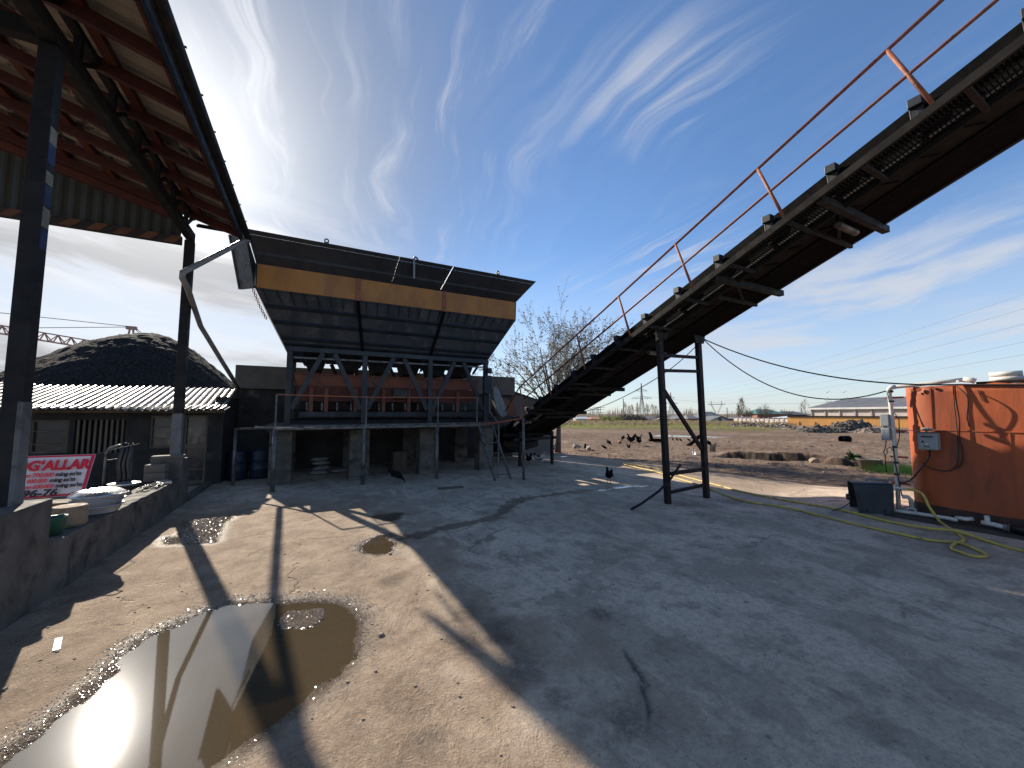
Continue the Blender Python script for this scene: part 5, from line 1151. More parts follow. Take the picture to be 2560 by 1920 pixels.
# rolls on the tank top
for (x, y, z, r_, L, lab, mm) in ((10.335, 1.897, 2.586, .041, .37, 'lower pale roller on top of the tank', 'pvc'), (10.345, 1.912, 2.668, .041, .35, 'upper pale roller lying on another on the tank', 'pvc')):
    o = MB().tube([(x, y - L / 2, z), (x, y + L / 2, z)], r_, 12); o = o.build('roller', M[mm], None, smooth=True); tag(o, lab, 'roller', 'rollers stacked on the tank')
tp = MB().box((10.083, 1.327, 2.503), (10.282, 2.189, 2.542)).build('top_plank', M['belt_plate'], None); tag(tp, 'dark weathered plank lying along the tank top below the rollers', 'plank')
mb = MB()
for k in range(14): a = jit(.12); mb.bar((10.28 + jit(.1), 1.54 + jit(.10), 2.50 + k * .008), (10.5 + jit(.1), 1.62 + jit(.12), 2.55 + k * .009), .03, .02)
tag(mb.build('scrap_bundle', M['steel_dark'], None), 'heap of dark scrap metal on the tank beside the rollers', 'scrap')
# pump under a folded dark cover
pc = thing('pump_cover', 'dark blue sheet cover folded over a pump in front of the tank', 'pump cover', (9.673, 3.482, 0.121))
def sheet(pts, t_): return MB().plate(pts, t_)
pA = Vector((9.364, 3.703, 0.673)); pB = Vector((9.729, 3.239, 0.707)); qA = Vector((9.431, 3.715, 0.131)); qB = Vector((9.597, 3.272, 0.137))
nf = (pB - pA).cross(Vector((0, 0, 1))).normalized()
if nf.dot(Vector((-1, -.6, 0))) < 0: nf = -nf
mb = MB(); prof = [(0.06, -.0), (.05, .10), (.03, .35), (.0, .475), (-.02, .495), (-.05, .505), (-.27, .505), (-.30, .495), (-.33, .46), (-.40, .1), (-.41, 0)]
def cov(u, k):
    off, z = prof[k]; a = pA.lerp(pB, u); tap = .07 * (1 - z / .5) * (.5 - u) * 2 * .6
    d = (pB - pA).normalized(); p = a + nf * off + d * tap; return (p.x, p.y, .105 + z * 1.106 + .015 * u)
mb.grid(lambda u, k: cov(u, int(k)), [i / 8 for i in range(9)], list(range(len(prof))))
o = mb.build('folded_sheet', M['navy'], pc, smooth=False); so = o.modifiers.new('thick', 'SOLIDIFY'); so.thickness = .014
MB().tube([(9.762, 3.759, 0.342), (10.005, 3.449, 0.342)], .13, 14).build('pump_motor', M['black'], pc, smooth=True)
MB().tube([(9.398, 3.781, 0.375), (9.364, 3.819, 0.375)], .06, 12).build('motor_cap', M['black'], pc, smooth=True)
d_ = (pB - pA).normalized()
for u in (.14, .28, .72, .88): p = pA.lerp(pB, u) + nf * .066; MB().box((p.x - .006, p.y - .006, .145), (p.x + .006, p.y + .006, .195)).build('slot', M['black'], pc)
MB().tube([(9.530, 3.560, 0.707), (9.530, 3.560, 0.745), (9.618, 3.482, 0.751), (9.796, 3.338, 0.718)], .026, 10).build('outlet_pipe', M['pvc_grey'], pc, smooth=True)
MB().tube([(9.718, 3.239, 0.629), (9.773, 3.173, 0.612), (9.839, 3.096, 0.607)], .022, 8).build('tap', M['pvc'], pc, smooth=True)
MB().tube([(9.718, 3.222, 0.629), (9.718, 3.222, 0.562)], .014, 8).build('tap', M['pvc'], pc)
cable('pump_lead', [(9.398, 3.781, 0.275), (9.287, 3.869, 0.164), (9.154, 4.046, 0.055), (9.088, 3.980, 0.032), (9.143, 3.869, 0.055), (9.220, 3.803, 0.082), (9.342, 3.759, 0.121)], .009, 'black lead curling out from behind the pump cover')
# yellow hose
def zg(x, y): return float(slab_h(np.array([x]), np.array([y]))[0]) + .024
pts = [(9.839, 3.096, 0.607), (9.829, 2.985, 0.602), (9.806, 2.885, 0.562), (9.784, 2.836, 0.474), (9.762, 2.797, 0.363), (9.729, 2.720, 0.231), (9.618, 2.620, 0.137)]
gp = [(9.26, 2.39), (9.16, 2.32), (9.08, 2.28), (8.94, 2.21), (8.79, 2.19), (8.61, 2.22), (8.42, 2.21), (8.30, 2.17), (8.27, 2.11), (8.20, 2.02), (8.19, 1.95), (8.22, 1.90), (8.32, 1.86), (8.39, 1.87), (8.46, 1.92), (8.51, 1.98), (8.66, 2.19), (8.54, 2.44), (8.53, 2.85), (8.56, 3.33), (8.66, 3.91), (8.81, 4.68), (8.77, 5.59), (9.54, 7.07), (9.92, 8.16), (10.45, 9.60), (10.65, 10.67), (10.83, 11.40), (10.97, 11.65), (11.14, 11.60), (11.18, 11.10), (11.03, 9.90), (10.55, 8.67), (10.06, 7.20), (9.78, 6.22), (9.46, 5.02), (9.33, 4.20), (9.28, 3.87), (9.10, 3.15), (9.05, 2.68), (9.11, 2.39), (9.09, 2.23), (9.00, 1.91), (8.90, 1.64), (8.7, .7), (8.2, -.7), (7.5, -2.2)]
over = {16: .012, 15: .005, 40: .042, 41: .042, 39: .02}
hz_ = [(x, y, zg(x, y) + over.get(i, 0)) for i, (x, y) in enumerate(gp)]
cable('hose', pts + hz_, .0205, 'long yellow garden hose snaking from the tank tap across the yard', 'hose')
# loose white pipes on the soil strip
def pipe(name, pts, r_, lab, m='pvc', cat='pipe', group='loose pipes by the tank'):
    o = MB().tube(pts, r_, 12).build(name, M[m], None, smooth=True); return tag(o, lab, cat, group)
pipe('loose_pipe', [(9.729, 3.338, 0.187), (9.773, 2.985, 0.198), (9.729, 2.576, 0.214), (9.685, 2.454, 0.214)], .03, 'grey white pipe lying between pump cover and hose')
pipe('loose_pipe', [(9.796, 2.487, 0.231), (9.762, 2.366, 0.242), (9.817, 2.300, 0.254)], .033, 'short white elbow pipe end beside the yellow hose', 'pvc')
vt = thing('pipe_fitting', 'white tee fitting on a pipe stub at the tank foot', 'pipe fitting', (9.729, 2.101, 0.209))
MB().tube([(9.762, 2.194, 0.231), (9.729, 2.056, 0.231), (9.718, 1.945, 0.220)], .036, 12).build('tee_body', M['pvc'], vt, smooth=True)
MB().tube([(9.762, 2.134, 0.231), (9.796, 2.144, 0.342)], .032, 12).build('branch', M['pvc'], vt, smooth=True)
MB().tube([(9.718, 1.952, 0.220), (9.713, 1.902, 0.220)], .05, 12).build('coupling', M['pvc_grey'], vt, smooth=True)
MB().tube([(9.713, 1.902, 0.220), (9.706, 1.879, 0.220)], .07, 14).build('flange', M['galv'], vt, smooth=True)
MB().tube([(9.706, 1.879, 0.220), (9.618, 1.492, 0.209)], .062, 14).build('black_hose_end', M['black'], vt, smooth=True)
pipe('loose_pipe', [(9.950, 3.073, 0.187), (9.917, 3.073, 0.408), (9.872, 3.096, 0.453), (9.839, 3.162, 0.453)], .035, 'beige upright pipe valve at the tank corner', 'pvc')
pipe('loose_pipe', [(9.862, 3.129, 0.187), (9.862, 3.096, 0.254), (9.862, 3.007, 0.254), (9.850, 2.985, 0.187)], .015, 'thin white bent pipe loop near the tank corner', 'pvc')
# ================================================================== trees
def tree_bare(name, base, label, hgt, seed, spread=1.0, lean=(0, 0), limbs=9, twig_m='twig', bud=.05, first=1.3, depth=4, tr=.16):
    rr = random.Random(seed); T_ = thing(name, label, 'tree', base)
    tk = MB(); cr = MB(); bx, by, bz = base
    def seg(p, d, L, r, lev):
        n = 5; pts = [p]; rs = [r]; q = p.copy(); dd = d.copy()
        for i in range(n):
            dd = (dd + Vector((rr.uniform(-1, 1), rr.uniform(-1, 1), rr.uniform(-.5, .7))) * .13 + Vector((0, 0, .035))).normalized()
            q = q + dd * (L / n); pts.append(q.copy()); rs.append(max(r * (1 - .75 * (i + 1) / n), .006))
        (tk if lev < 2 else cr).tube(pts, rs, 6 if lev < 2 else 4)
        if lev >= 2:
            for i in range(1, n + 1):
                for _ in range(2 if lev == depth else 1):
                    c = pts[i] + Vector((rr.gauss(0, .05), rr.gauss(0, .05), rr.gauss(0, .06))); s_ = bud * rr.uniform(.5, 1.4)
                    a = Vector((rr.uniform(-1, 1), rr.uniform(-1, 1), rr.uniform(-1, 1))).normalized(); b_ = a.orthogonal().normalized() * s_ * .45; a = a * s_
                    cr.add([c - a, c + b_, c + a, c - b_], [(0, 1, 2, 3)])
        if lev < depth:
            k = 5 if lev == 1 else (4 if lev < depth - 1 else 4)
            for i in range(k):
                f = .25 + .75 * (i + rr.random() * .6) / k; j = min(int(f * n), n - 1); o = pts[j].lerp(pts[j + 1], f * n - j)
                ax = dd.orthogonal().normalized(); ax.rotate(Quaternion(dd, rr.uniform(0, 6.28)))
                nd = (dd + ax * rr.uniform(.45, .95)).normalized()
                seg(o, nd, L * rr.uniform(.42, .62), max(rs[j] * .55, .006), lev + 1)
    top = Vector((bx + lean[0], by + lean[1], bz + first)); b0 = Vector(base) + Vector((0, 0, -.1))
    tk.tube([b0, b0.lerp(top, .5) + Vector((.03, .02, 0)), top], [tr * 1.25, tr * 1.0, tr * .9], 10)
    for i in range(limbs):
        a = 2 * math.pi * (i + rr.random() * .6) / limbs; t_ = rr.uniform(.18, .95)
        d = Vector((math.cos(a) * t_ * spread, math.sin(a) * t_ * spread, 1.0)).normalized()
        seg(top + Vector((0, 0, -.1)), d, (hgt - first) * rr.uniform(.62, .92) * (1 - .12 * t_), tr * .45, 1)
    tk.build('trunk', M['bark'], T_, smooth=True); cr.build('crown', M[twig_m], T_)
    return T_
tree_bare('budding_tree', (11.3, 16.75, 0), 'leafless budding tree spreading behind the lower end of the conveyor', 6.9, 12, spread=1.1, limbs=12, bud=.066, first=1.5, tr=.15, lean=(.05, 0))
def S_(u, v, d):
    """helper used while laying out far things: point at ground distance d (m along the view axis) seen towards azimuth u, height v above the eye line per metre"""
    return None
CAM_F = 961.0; CYAW, SYAW = math.cos(R(27.3)), math.sin(R(27.3)); PIT = R(4.4)
def far(u, v, depth):
    """world point on the bearing of photograph column u / row v at a chosen real depth"""
    a = ((u - 1280) / CAM_F, math.cos(PIT) - (960 - v) / CAM_F * math.sin(PIT), math.sin(PIT) + (960 - v) / CAM_F * math.cos(PIT)); k = depth / a[1]
    x, y, z = a[0] * k, a[1] * k, a[2] * k
    return Vector((x * CYAW + y * SYAW, -x * SYAW + y * CYAW, z + 2.0))
def fz(x, y): return float(field_h(np.array([x], float), np.array([y], float))[0])
def ground_at(u, depth): p = far(u, 1034, depth); p.z = fz(p.x, p.y); return p

# ------------------------------------------------------------------ pylons
def pylon(u, vtop, depth, label, w=5.0, arms=((.80, 8.5), (.60, 14.5), (.28, 12)), mat_='pylon'):
    g = ground_at(u, depth); top = far(u, vtop, depth).z; H = top - g.z
    t = thing('lattice_pylon', label, 'pylon', tuple(g), 'power pylons')
    mb = MB(); vx = Vector((CYAW, -SYAW, 0)); vy = Vector((SYAW, CYAW, 0)); r_ = .23
    def c(h, sx_, sy_):
        ww = w / 2 * (1 - .78 * min(h / .62, 1)) if h < .62 else w / 2 * .22 * (1 - .75 * (h - .62) / .38)
        return Vector(g) + vx * ww * sx_ + vy * ww * sy_ + Vector((0, 0, H * h))
    hs_ = [0, .13, .25, .36, .46, .55, .62, .70, .78, .86, .93, 1]
    for sx_ in (-1, 1):
        for sy_ in (-1, 1):
            for a, b_ in zip(hs_[:-1], hs_[1:]): mb.bar(c(a, sx_, sy_), c(b_, sx_, sy_), r_ * 1.25)
    for a, b_ in zip(hs_[:-1], hs_[1:]):
        for s_ in (-1, 1):
            mb.bar(c(a, -1, s_), c(b_, 1, s_), r_ * .7); mb.bar(c(a, 1, s_), c(b_, -1, s_), r_ * .7); mb.bar(c(a, s_, -1), c(b_, s_, 1), r_ * .7); mb.bar(c(a, -1, s_), c(a, 1, s_), r_ * .7)
    mb.build('tower', M[mat_], t)
    for h, span in arms:
        am = MB()
        for s_ in (-1, 1):
            tip = Vector(g) + vx * s_ * span / 2 + Vector((0, 0, H * h))
            for sy_ in (-1, 1): am.bar(c(h - .01, s_, sy_), tip, r_); am.bar(c(h + .045, s_, sy_), tip, r_ * .9)
            for q in (.55, 1.0): p = c(h, s_, 0).lerp(tip, q); am.tube([p, p - Vector((0, 0, 1.3))], .12, 5)
        am.build('cross_arm', M[mat_], t)
    return t
pylon(1605, 958, 290, 'tallest lattice pylon, standing left of the conveyor trestle legs')
pylon(1678, 981, 380, 'smaller lattice pylon seen between the conveyor trestle legs', 5.5)
# portal pylon with two horns
g = ground_at(1792, 520); top = far(1792, 1002, 520).z; H = top - g.z
t = thing('portal_pylon', 'distant pylon with two horns like a tuning fork above the brick house', 'pylon', tuple(g), 'power pylons')
mb = MB(); vx = Vector((CYAW, -SYAW, 0))
for s_ in (-1, 1):
    for o_ in (-.6, .6):
        mb.bar(g + vx * (s_ * .8 + o_), g + vx * (s_ * 2.2 + o_) + Vector((0, 0, H * .35)), .4); mb.bar(g + vx * (s_ * 2.2 + o_) + Vector((0, 0, H * .35)), g + vx * (s_ * 7.0 + o_) + Vector((0, 0, H * .78)), .4)
    mb.bar(g + vx * s_ * 7 + Vector((0, 0, H * .78)), g + vx * s_ * 7 + Vector((0, 0, H)), .6)
mb.build('fork', M['pylon'], t); MB().bar(g + vx * -12 + Vector((0, 0, H * .80)), g + vx * 12 + Vector((0, 0, H * .80)), .8).build('cross_arm', M['pylon'], t)
# substation gantries, far left of the field
for u, vt, lab in ((1481, 1021, 'left steel gantry of the distant substation'), (1497, 1017, 'right steel gantry of the distant substation')):
    g = ground_at(u, 260); top = far(u, vt, 260).z
    t = thing('substation_gantry', lab, 'gantry', tuple(g), 'substation gantries'); mb = MB()
    for s_ in (-1.3, 0, 1.3): mb.bar(g + vx * s_, g + vx * s_ * .8 + Vector((0, 0, top - g.z)), .3)
    for q in (.6, .8, .95): mb.bar(g + vx * -4 + Vector((0, 0, (top - g.z) * q)), g + vx * 4 + Vector((0, 0, (top - g.z) * q)), .25)
    mb.build('frame', M['pylon'], t)
for u, lab in ((1559, 'slim pole among the poplars'), (1752, 'leaning timber pole in front of the brick house'), (1818, 'short pole right of the brick house')):
    g = ground_at(u, 120); mb = MB().tube([g, g + Vector((0, 0, 7.2 if u < 1800 else 4.5))], .12, 6)
    if u == 1752: mb.tube([g + vx * 2.5, g + Vector((0, 0, 5.2))], .09, 5)
    tag(mb.build('utility_pole', M['bark'], None), lab, 'pole', 'poles at the far side of the field')
# overhead lines sweeping up to the right
def line(name, a, b_, sag, r_, lab, grp):
    q = []
    for k in range(33): f = k / 32; p = Vector(a).lerp(Vector(b_), f); p.z -= 4 * sag * f * (1 - f); q.append(p)
    tag(MB().tube(q, r_, 4).build(name, M['pylon'], None), lab, 'power line', grp)
top1 = far(1605, 985, 290)
names_l = ('lowest', 'second lowest', 'middle', 'second highest', 'highest')
for i, ((u0, v0, d0), (u1, v1, d1)) in enumerate((((1680, 1006, 380), (2640, 872, 70)), ((1700, 1000, 380), (2640, 838, 70)), ((1720, 992, 380), (2600, 800, 70)), ((1715, 985, 380), (2600, 760, 75)), ((1750, 972, 380), (2600, 722, 75)))):
    line('power_line', far(u0, v0, d0), far(u1, v1, d1), 3.5, .030, names_l[i] + ' of the faint power lines climbing across the right sky', 'overhead power lines')
for i, (v0, v1, lab) in enumerate(((991, 1000, 'upper faint level power line left of the portal pylon'), (1012, 1022, 'lower faint level power line beside the portal pylon'))): line('power_line', far(1610, v0, 290), far(2150, v1, 260), 4, .05, lab, 'overhead power lines')

# ------------------------------------------------------------------ poplars, bare trees, scrub
def slivers(mb, c, h, w, n, rr, up=.9, s=(.4, 1.6)):
    for _ in range(n):
        f = rr.random() ** .9; env = math.sin(math.pi * min(max(f, .02), .98)) ** .6
        a = rr.uniform(0, 6.28); r_ = w / 2 * env * math.sqrt(rr.random()); p = Vector((c[0] + r_ * math.cos(a), c[1] + r_ * math.sin(a), c[2] + f * h))
        d = Vector((rr.gauss(0, .3), rr.gauss(0, .3), up + .3 * rr.random())).normalized() * rr.uniform(*s); k = vx * (.05 + .05 * rr.random()); k2 = Vector((SYAW, CYAW, 0)) * (.06 * rr.random())
        mb.add([p - k, p + k + k2, p + d], [(0, 1, 2)])
rr = random.Random(21)
def poplar(u, vt, depth, w, lab, n=170, mat_='poplar'):
    g = ground_at(u, depth); top = far(u, vt, depth).z; h = top - g.z
    t = thing('poplar_tree', lab, 'tree', tuple(g), 'bare poplars beyond the field'); MB().tube([g, g + Vector((0, 0, h * .85))], [.22, .05], 5).build('trunk', M['bark'], t)
    mb = MB(); slivers(mb, (g.x, g.y, g.z + h * .12), h * .9, w, n, rr, .95, (.8, 2.6)); mb.build('crown', M[mat_], t)
pl_lab = ['slim bare poplar', 'bare poplar', 'broad bare poplar']
for i, (u, vt, w) in enumerate(((1563, 1011, 3.4), (1573, 1019, 2.6), (1580, 1015, 3.0), (1594, 1011, 2.2), (1618, 1013, 2.6), (1631, 1015, 4.2), (1640, 1018, 3.6), (1655, 1012, 3))):
    poplar(u, vt, 230 + 6 * (i % 3), w, '%s number %s from the left in the far row near the tallest pylon' % (pl_lab[i % 3], ('one', 'two', 'three', 'four', 'five', 'six', 'seven', 'eight')[i]), 150)
poplar(1846, 1017, 170, 1.9, 'shorter of the two slender poplars between brick house and green roof'); poplar(1855, 1002, 170, 2.9, 'taller of the two slender poplars between brick house and green roof', 260)
poplar(2013, 1000, 200, 4.0, 'bare tree with upright branches left of the warehouse roof', 120); poplar(2004, 1012, 200, 3.0, 'small bare tree at the left end of the warehouse', 90)
tree_bare('bare_tree', tuple(ground_at(1910, 135)), 'bare round crowned tree in front of the green roof', 6.2, 31, spread=1.3, limbs=8, bud=.12, first=1.4, depth=3, twig_m='poplar', tr=.25)
tree_bare('bare_tree', tuple(ground_at(2095, 150)), 'wide bare tree rising behind the warehouse roof', 9.0, 33, spread=1.3, limbs=9, bud=.16, first=2.6, depth=3, twig_m='poplar', tr=.3)
tree_bare('bare_tree', tuple(ground_at(2146, 160)), 'second wide bare tree farther right behind the warehouse', 9.0, 35, spread=1.2, limbs=8, bud=.16, first=2.6, depth=3, twig_m='poplar', tr=.3)
tree_bare('bare_tree', tuple(ground_at(1964, 150)), 'small bare tree to the right of the green roof', 4.8, 37, spread=1.2, limbs=7, bud=.12, first=1.2, depth=3, twig_m='poplar', tr=.2)
tree_bare('bare_tree', tuple(ground_at(1868, 140)), 'dense bare tree left of the green roof', 4.9, 39, spread=.9, limbs=9, bud=.16, first=.8, depth=3, twig_m='poplar', tr=.2)
def bush(u, vt, depth, w, lab, m_, n=420, name='bush'):
    g = ground_at(u, depth); h = far(u, vt, depth).z - g.z; mb = MB()
    for _ in range(n):
        a = rr.uniform(0, 6.28); f = rr.random(); r_ = w / 2 * math.sqrt(rr.random()) * math.sqrt(max(1 - (f * 1.05 - .35) ** 2 * 1.3, .05)); p = Vector((g.x + r_ * math.cos(a), g.y + r_ * math.sin(a), g.z + f * h * rr.uniform(.75, 1.05)))
        d = Vector((rr.gauss(0, 1), rr.gauss(0, 1), rr.gauss(.6, 1))).normalized() * rr.uniform(.15, .45) * w / 5; k = d.orthogonal().normalized() * d.length * .4
        mb.add([p - d, p + k, p + d, p - k], [(0, 1, 2, 3)])
    tag(mb.build(name, M[m_], None), lab, 'bush', 'bushes at the far edge of the field')
bush(1514, 1040, 96, 3.6, 'left fresh yellow green bush at the field edge', 'spring_green', 520); bush(1540, 1040, 98, 3.0, 'right fresh yellow green bush at the field edge', 'spring_green', 480)
bush(1574, 1036, 105, 8.5, 'big leafless grey brown shrub thicket left of the tallest pylon', 'scrub_dark', 900); bush(1594, 1041, 102, 5, 'small leafless grey brown thicket at the pylon foot', 'scrub_dark', 420); bush(1652, 1040, 110, 5, 'round grey shrub left of the near trestle leg', 'scrub_dark', 380)
bush(1475, 1052, 90, 5, 'low olive bush far left under the conveyor', 'scrub', 300); bush(1812, 1064, 72, 2.4, 'low green bush left of the rubble heaps', 'spring_green', 260)
# rank dry growth along the far field edge and a far bare wood
mb = MB()
for _ in range(3600):
    u = rr.uniform(1340, 1990); dp = rr.uniform(66, 112); g = ground_at(u, dp) if False else far(u, 1034, dp); zz = -.02 - .016 * max(math.hypot(g.x, g.y) - 95, 0); d = Vector((rr.gauss(0, .3), rr.gauss(0, .3), 1)) * rr.uniform(.12, .6); k = vx * rr.uniform(.04, .16)
    p = Vector((g.x, g.y, zz)); mb.add([p - k, p + k, p + k * 1.5 + d, p - k * 1.2 + d * .8], [(0, 1, 2, 3)])
tag(mb.build('dry_scrub', M['scrub'], None), 'rank dry weeds along the far edge of the field', 'scrub', kind='stuff')
mb = MB()
for _ in range(2600):
    u = rr.uniform(1300, 2300); dp = rr.uniform(210, 330); g = far(u, 1034, dp); hh = rr.uniform(2.5, 6.0) * (1 + .6 * math.sin(u * .05) * math.sin(u * .017)); p = Vector((g.x, g.y, -5)); lean_ = vx * rr.gauss(0, .5)
    k = vx * rr.uniform(.15, .6); mb.add([p - k, p + k, p + lean_ + Vector((0, 0, hh + 3))], [(0, 1, 2)])
tag(mb.build('far_wood', M['poplar'], None), 'hazy line of bare trees on the horizon', 'woods', kind='stuff')
mb = MB()
for _ in range(9000):
    x, y = rr.uniform(30, 75), rr.uniform(26, 75)
    if not (math.hypot(x, y) > 50 and Y is not None and x - y * 1.15 < 24): continue
    p = Vector((x, y, -.03)); d = Vector((rr.gauss(0, .3), rr.gauss(0, .3), 1)) * rr.uniform(.06, .17); k = vx * rr.uniform(.02, .06); mb.add([p - k, p + k, p + d], [(0, 1, 2)])
tag(mb.build('grass', M['grass'], None), 'short green grass in patches at the far side of the field', 'grass', kind='stuff')

# ------------------------------------------------------------------ far houses, fence, ochre wall, warehouse
def house(u0, u1, vb, ve, vr, depth, label, wall_m, roof_m, gable=False, deep=8, name='house', win=()):
    a = far(u0, 1034, depth); b_ = far(u1, 1034, depth); ze = far((u0 + u1) / 2, ve, depth).z; zr = far((u0 + u1) / 2, vr, depth).z; zb = min(fz(a.x, a.y), fz(b_.x, b_.y)) - .3
    t = thing(name, label, 'house', ((a.x + b_.x) / 2, (a.y + b_.y) / 2, zb), 'houses beyond the field'); d = (b_ - a); d.z = 0; L = d.length; d.normalize(); n_ = Vector((-d.y, d.x, 0))
    if n_.dot(Vector((SYAW, CYAW, 0))) < 0: n_ = -n_
    P0 = Vector((a.x, a.y, 0)); at_ = lambda s_, q, z: P0 + d * s_ + n_ * q + Vector((0, 0, z))
    mb = MB(); mb.prism([at_(0, 0, zb), at_(L, 0, zb), at_(L, 0, ze), at_(0, 0, ze)], n_ * deep); mb.build('wall', M[wall_m], t)
    if gable:
        MB().prism([at_(0, 0, ze + .003), at_(L, 0, ze + .003), at_(L / 2, 0, zr - .15)], n_ * deep).build('gable', M[wall_m], t)
        mb = MB(); mb.prism([at_(-.5, -.4, ze - .15), at_(L / 2, -.4, zr), at_(L / 2, -.4, zr + .15), at_(-.6, -.4, ze)], n_ * (deep + .8)); mb.prism([at_(L + .5, -.4, ze - .15), at_(L / 2 + .003, -.4, zr), at_(L / 2 + .003, -.4, zr + .15), at_(L + .6, -.4, ze)], n_ * (deep + .8))
        mb.build('roof', M[roof_m], t)
    else:
        MB().add([at_(-.5, -.5, ze), at_(L + .5, -.5, ze), at_(L + .5, deep + .5, ze), at_(-.5, deep + .5, ze), at_(L * .25, deep / 2, zr), at_(L * .75, deep / 2, zr)], [(0, 1, 5, 4), (1, 2, 5), (2, 3, 4, 5), (3, 0, 4), (0, 3, 2, 1)]).build('roof', M[roof_m], t)
    for f, z0, ww, hh in win:
        x = L * f; z = zb + (ze - zb) * z0; o = MB().prism([at_(x, -.05, z), at_(x + ww, -.05, z), at_(x + ww, -.05, z + hh), at_(x, -.05, z + hh)], n_ * .045).build('window', M['white_wall'], t)
        MB().prism([at_(x + .1, -.056, z + .1), at_(x + ww - .1, -.056, z + .1), at_(x + ww - .1, -.056, z + hh - .1), at_(x + .1, -.056, z + hh - .1)], n_ * .004).build('pane', M['glass_dark'], o)
    return t
house(1763, 1812, 1062, 1046, 1029, 112, 'brick house with dark roof behind the white gabled annex', 'brick', 'roof_dark', False, 9)
house(1772, 1830, 1062, 1054, 1041, 104, 'white gabled annex with one dark window in front of the brick house', 'white_wall', 'roof_dark', True, 6, win=((.38, .30, 1.1, 1.6),))
house(1893, 1962, 1050, 1035, 1023, 140, 'dark house under a green hipped roof', 'brick', 'roof_green', False, 10)
house(1962, 2018, 1050, 1037, 1028, 150, 'low dark roofed house left of the warehouse', 'plaster', 'roof_dark', False, 8)
house(1690, 1726, 1058, 1048, 1040, 120, 'white walled house with dark roof seen between the trestle legs', 'white_wall', 'roof_dark', True, 7)
house(1722, 1748, 1060, 1047, 1038, 112, 'brown house against the far trestle leg', 'brick', 'roof_dark', False, 7)
house(1616, 1648, 1054, 1048, 1041, 150, 'long white building right of the tallest pylon', 'white_wall', 'roof_dark', False, 8)
house(1655, 1690, 1056, 1050, 1044, 140, 'low pale shed with light roof behind the near trestle leg', 'white_wall', 'roof_light', False, 8)
house(1478, 1506, 1054, 1048, 1042, 150, 'brownish far roof behind the left yellow green bush', 'brick', 'brick', False, 8)
house(1440, 1478, 1054, 1047, 1042, 170, 'pale far house at the left end of the field', 'white_wall', 'roof_light', False, 8)
house(1835, 1900, 1056, 1047, 1042, 125, 'low dark house behind the concrete fence', 'plaster', 'roof_dark', False, 7)
# precast fence
fn = thing('precast_fence', 'pale precast concrete fence left of the ochre wall', 'fence', tuple(ground_at(1900, 82)))
a = ground_at(1834, 88); b_ = ground_at(1972, 74); a.z = b_.z = -.1; n = 12
for k in range(n):
    p = a.lerp(b_, k / n); q = a.lerp(b_, (k + .93) / n); d = (q - p).normalized(); nn = Vector((-d.y, d.x, 0)) * .12
    MB().prism([p, q, q + Vector((0, 0, 1.05 + .06 * math.sin(k * 2.1))), p + Vector((0, 0, 1.05 + .05 * math.cos(k * 1.7)))], nn).build('panel', M['panel'], fn)
    MB().bar(q + d * .12, q + d * .12 + Vector((0, 0, 1.25)), .2).build('post', M['panel'], fn)
ow = thing('ochre_wall', 'long ochre yellow boundary wall with dark coping below the warehouse', 'wall', tuple(ground_at(2100, 66)))
a = ground_at(1968, 68); b_ = ground_at(2420, 50); a.z = b_.z = -.2; d = (b_ - a).normalized(); nn = Vector((-d.y, d.x, 0)); nn = nn if nn.dot(Vector((SYAW, CYAW, 0))) > 0 else -nn
zt0 = far(1968, 1047, 68).z; zt1 = far(2420, 1041, 50).z
zt0 = zt1 = (zt0 + zt1) / 2 + .05
MB().prism([a, b_, Vector((b_.x, b_.y, zt1)), Vector((a.x, a.y, zt0))], nn * .35).build('wall_face', M['ochre'], ow)
MB().prism([Vector((a.x, a.y, zt0 + .003)) - nn * .12, Vector((b_.x, b_.y, zt1 + .003)) - nn * .12, Vector((b_.x, b_.y, zt1 + .22)) - nn * .12, Vector((a.x, a.y, zt0 + .22)) - nn * .12], nn * .6).build('coping', M['steel_dark'], ow)
L = (b_ - a).length
for k in range(9):
    p = a + d * L * (.06 + .11 * k); MB().prism([p - nn * .09, p + d * .5 - nn * .09, p + d * .5 - nn * .09 + Vector((0, 0, .85)), p - nn * .09 + Vector((0, 0, .85))], nn * .088).build('buttress', M['ochre'], ow)
wh = thing('warehouse', 'long panelled warehouse with grey pitched roof behind the ochre wall', 'warehouse', tuple(ground_at(2160, 80)))
a = far(2030, 1034, 86); b_ = far(2440, 1034, 62); a.z = b_.z = -.3; d = (b_ - a).normalized(); nn = Vector((-d.y, d.x, 0)); nn = nn if nn.dot(Vector((SYAW, CYAW, 0))) > 0 else -nn
ze = far(2033, 1024, 86).z; L = (b_ - a).length; np_ = 9
for k in range(np_):
    p = a + d * (L * k / np_ + .05); q = a + d * (L * (k + 1) / np_ - .05)
    MB().prism([p, q, Vector((q.x, q.y, ze)), Vector((p.x, p.y, ze))], nn * .3).build('wall_panel', M['panel'], wh)
    MB().bar(p - d * .05 - nn * .1, Vector((p.x, p.y, ze)) - d * .05 - nn * .1, .22).build('pilaster', M['panel'], wh)
at_ = lambda s_, q, z: Vector((a.x, a.y, 0)) + d * s_ + nn * q + Vector((0, 0, z))
MB().prism([at_(-.8, -.6, ze + .005), at_(L + 1, -.6, ze + .005), at_(L + 1, -.6, ze + .38), at_(-.8, -.6, ze + .38)], nn * .3).build('eave_board', M['white_wall'], wh)
rp = far(2140, 1008, 92).z
MB().prism([at_(-.8, -.29, ze + .1), at_(-.8, 26, ze + .1), at_(-.8, 26, ze + .4), at_(-.8, 12.8, rp + 1.1), at_(-.8, -.29, ze + .4)], d * (L + 1.8)).build('roof', M['roof_dark'], wh)
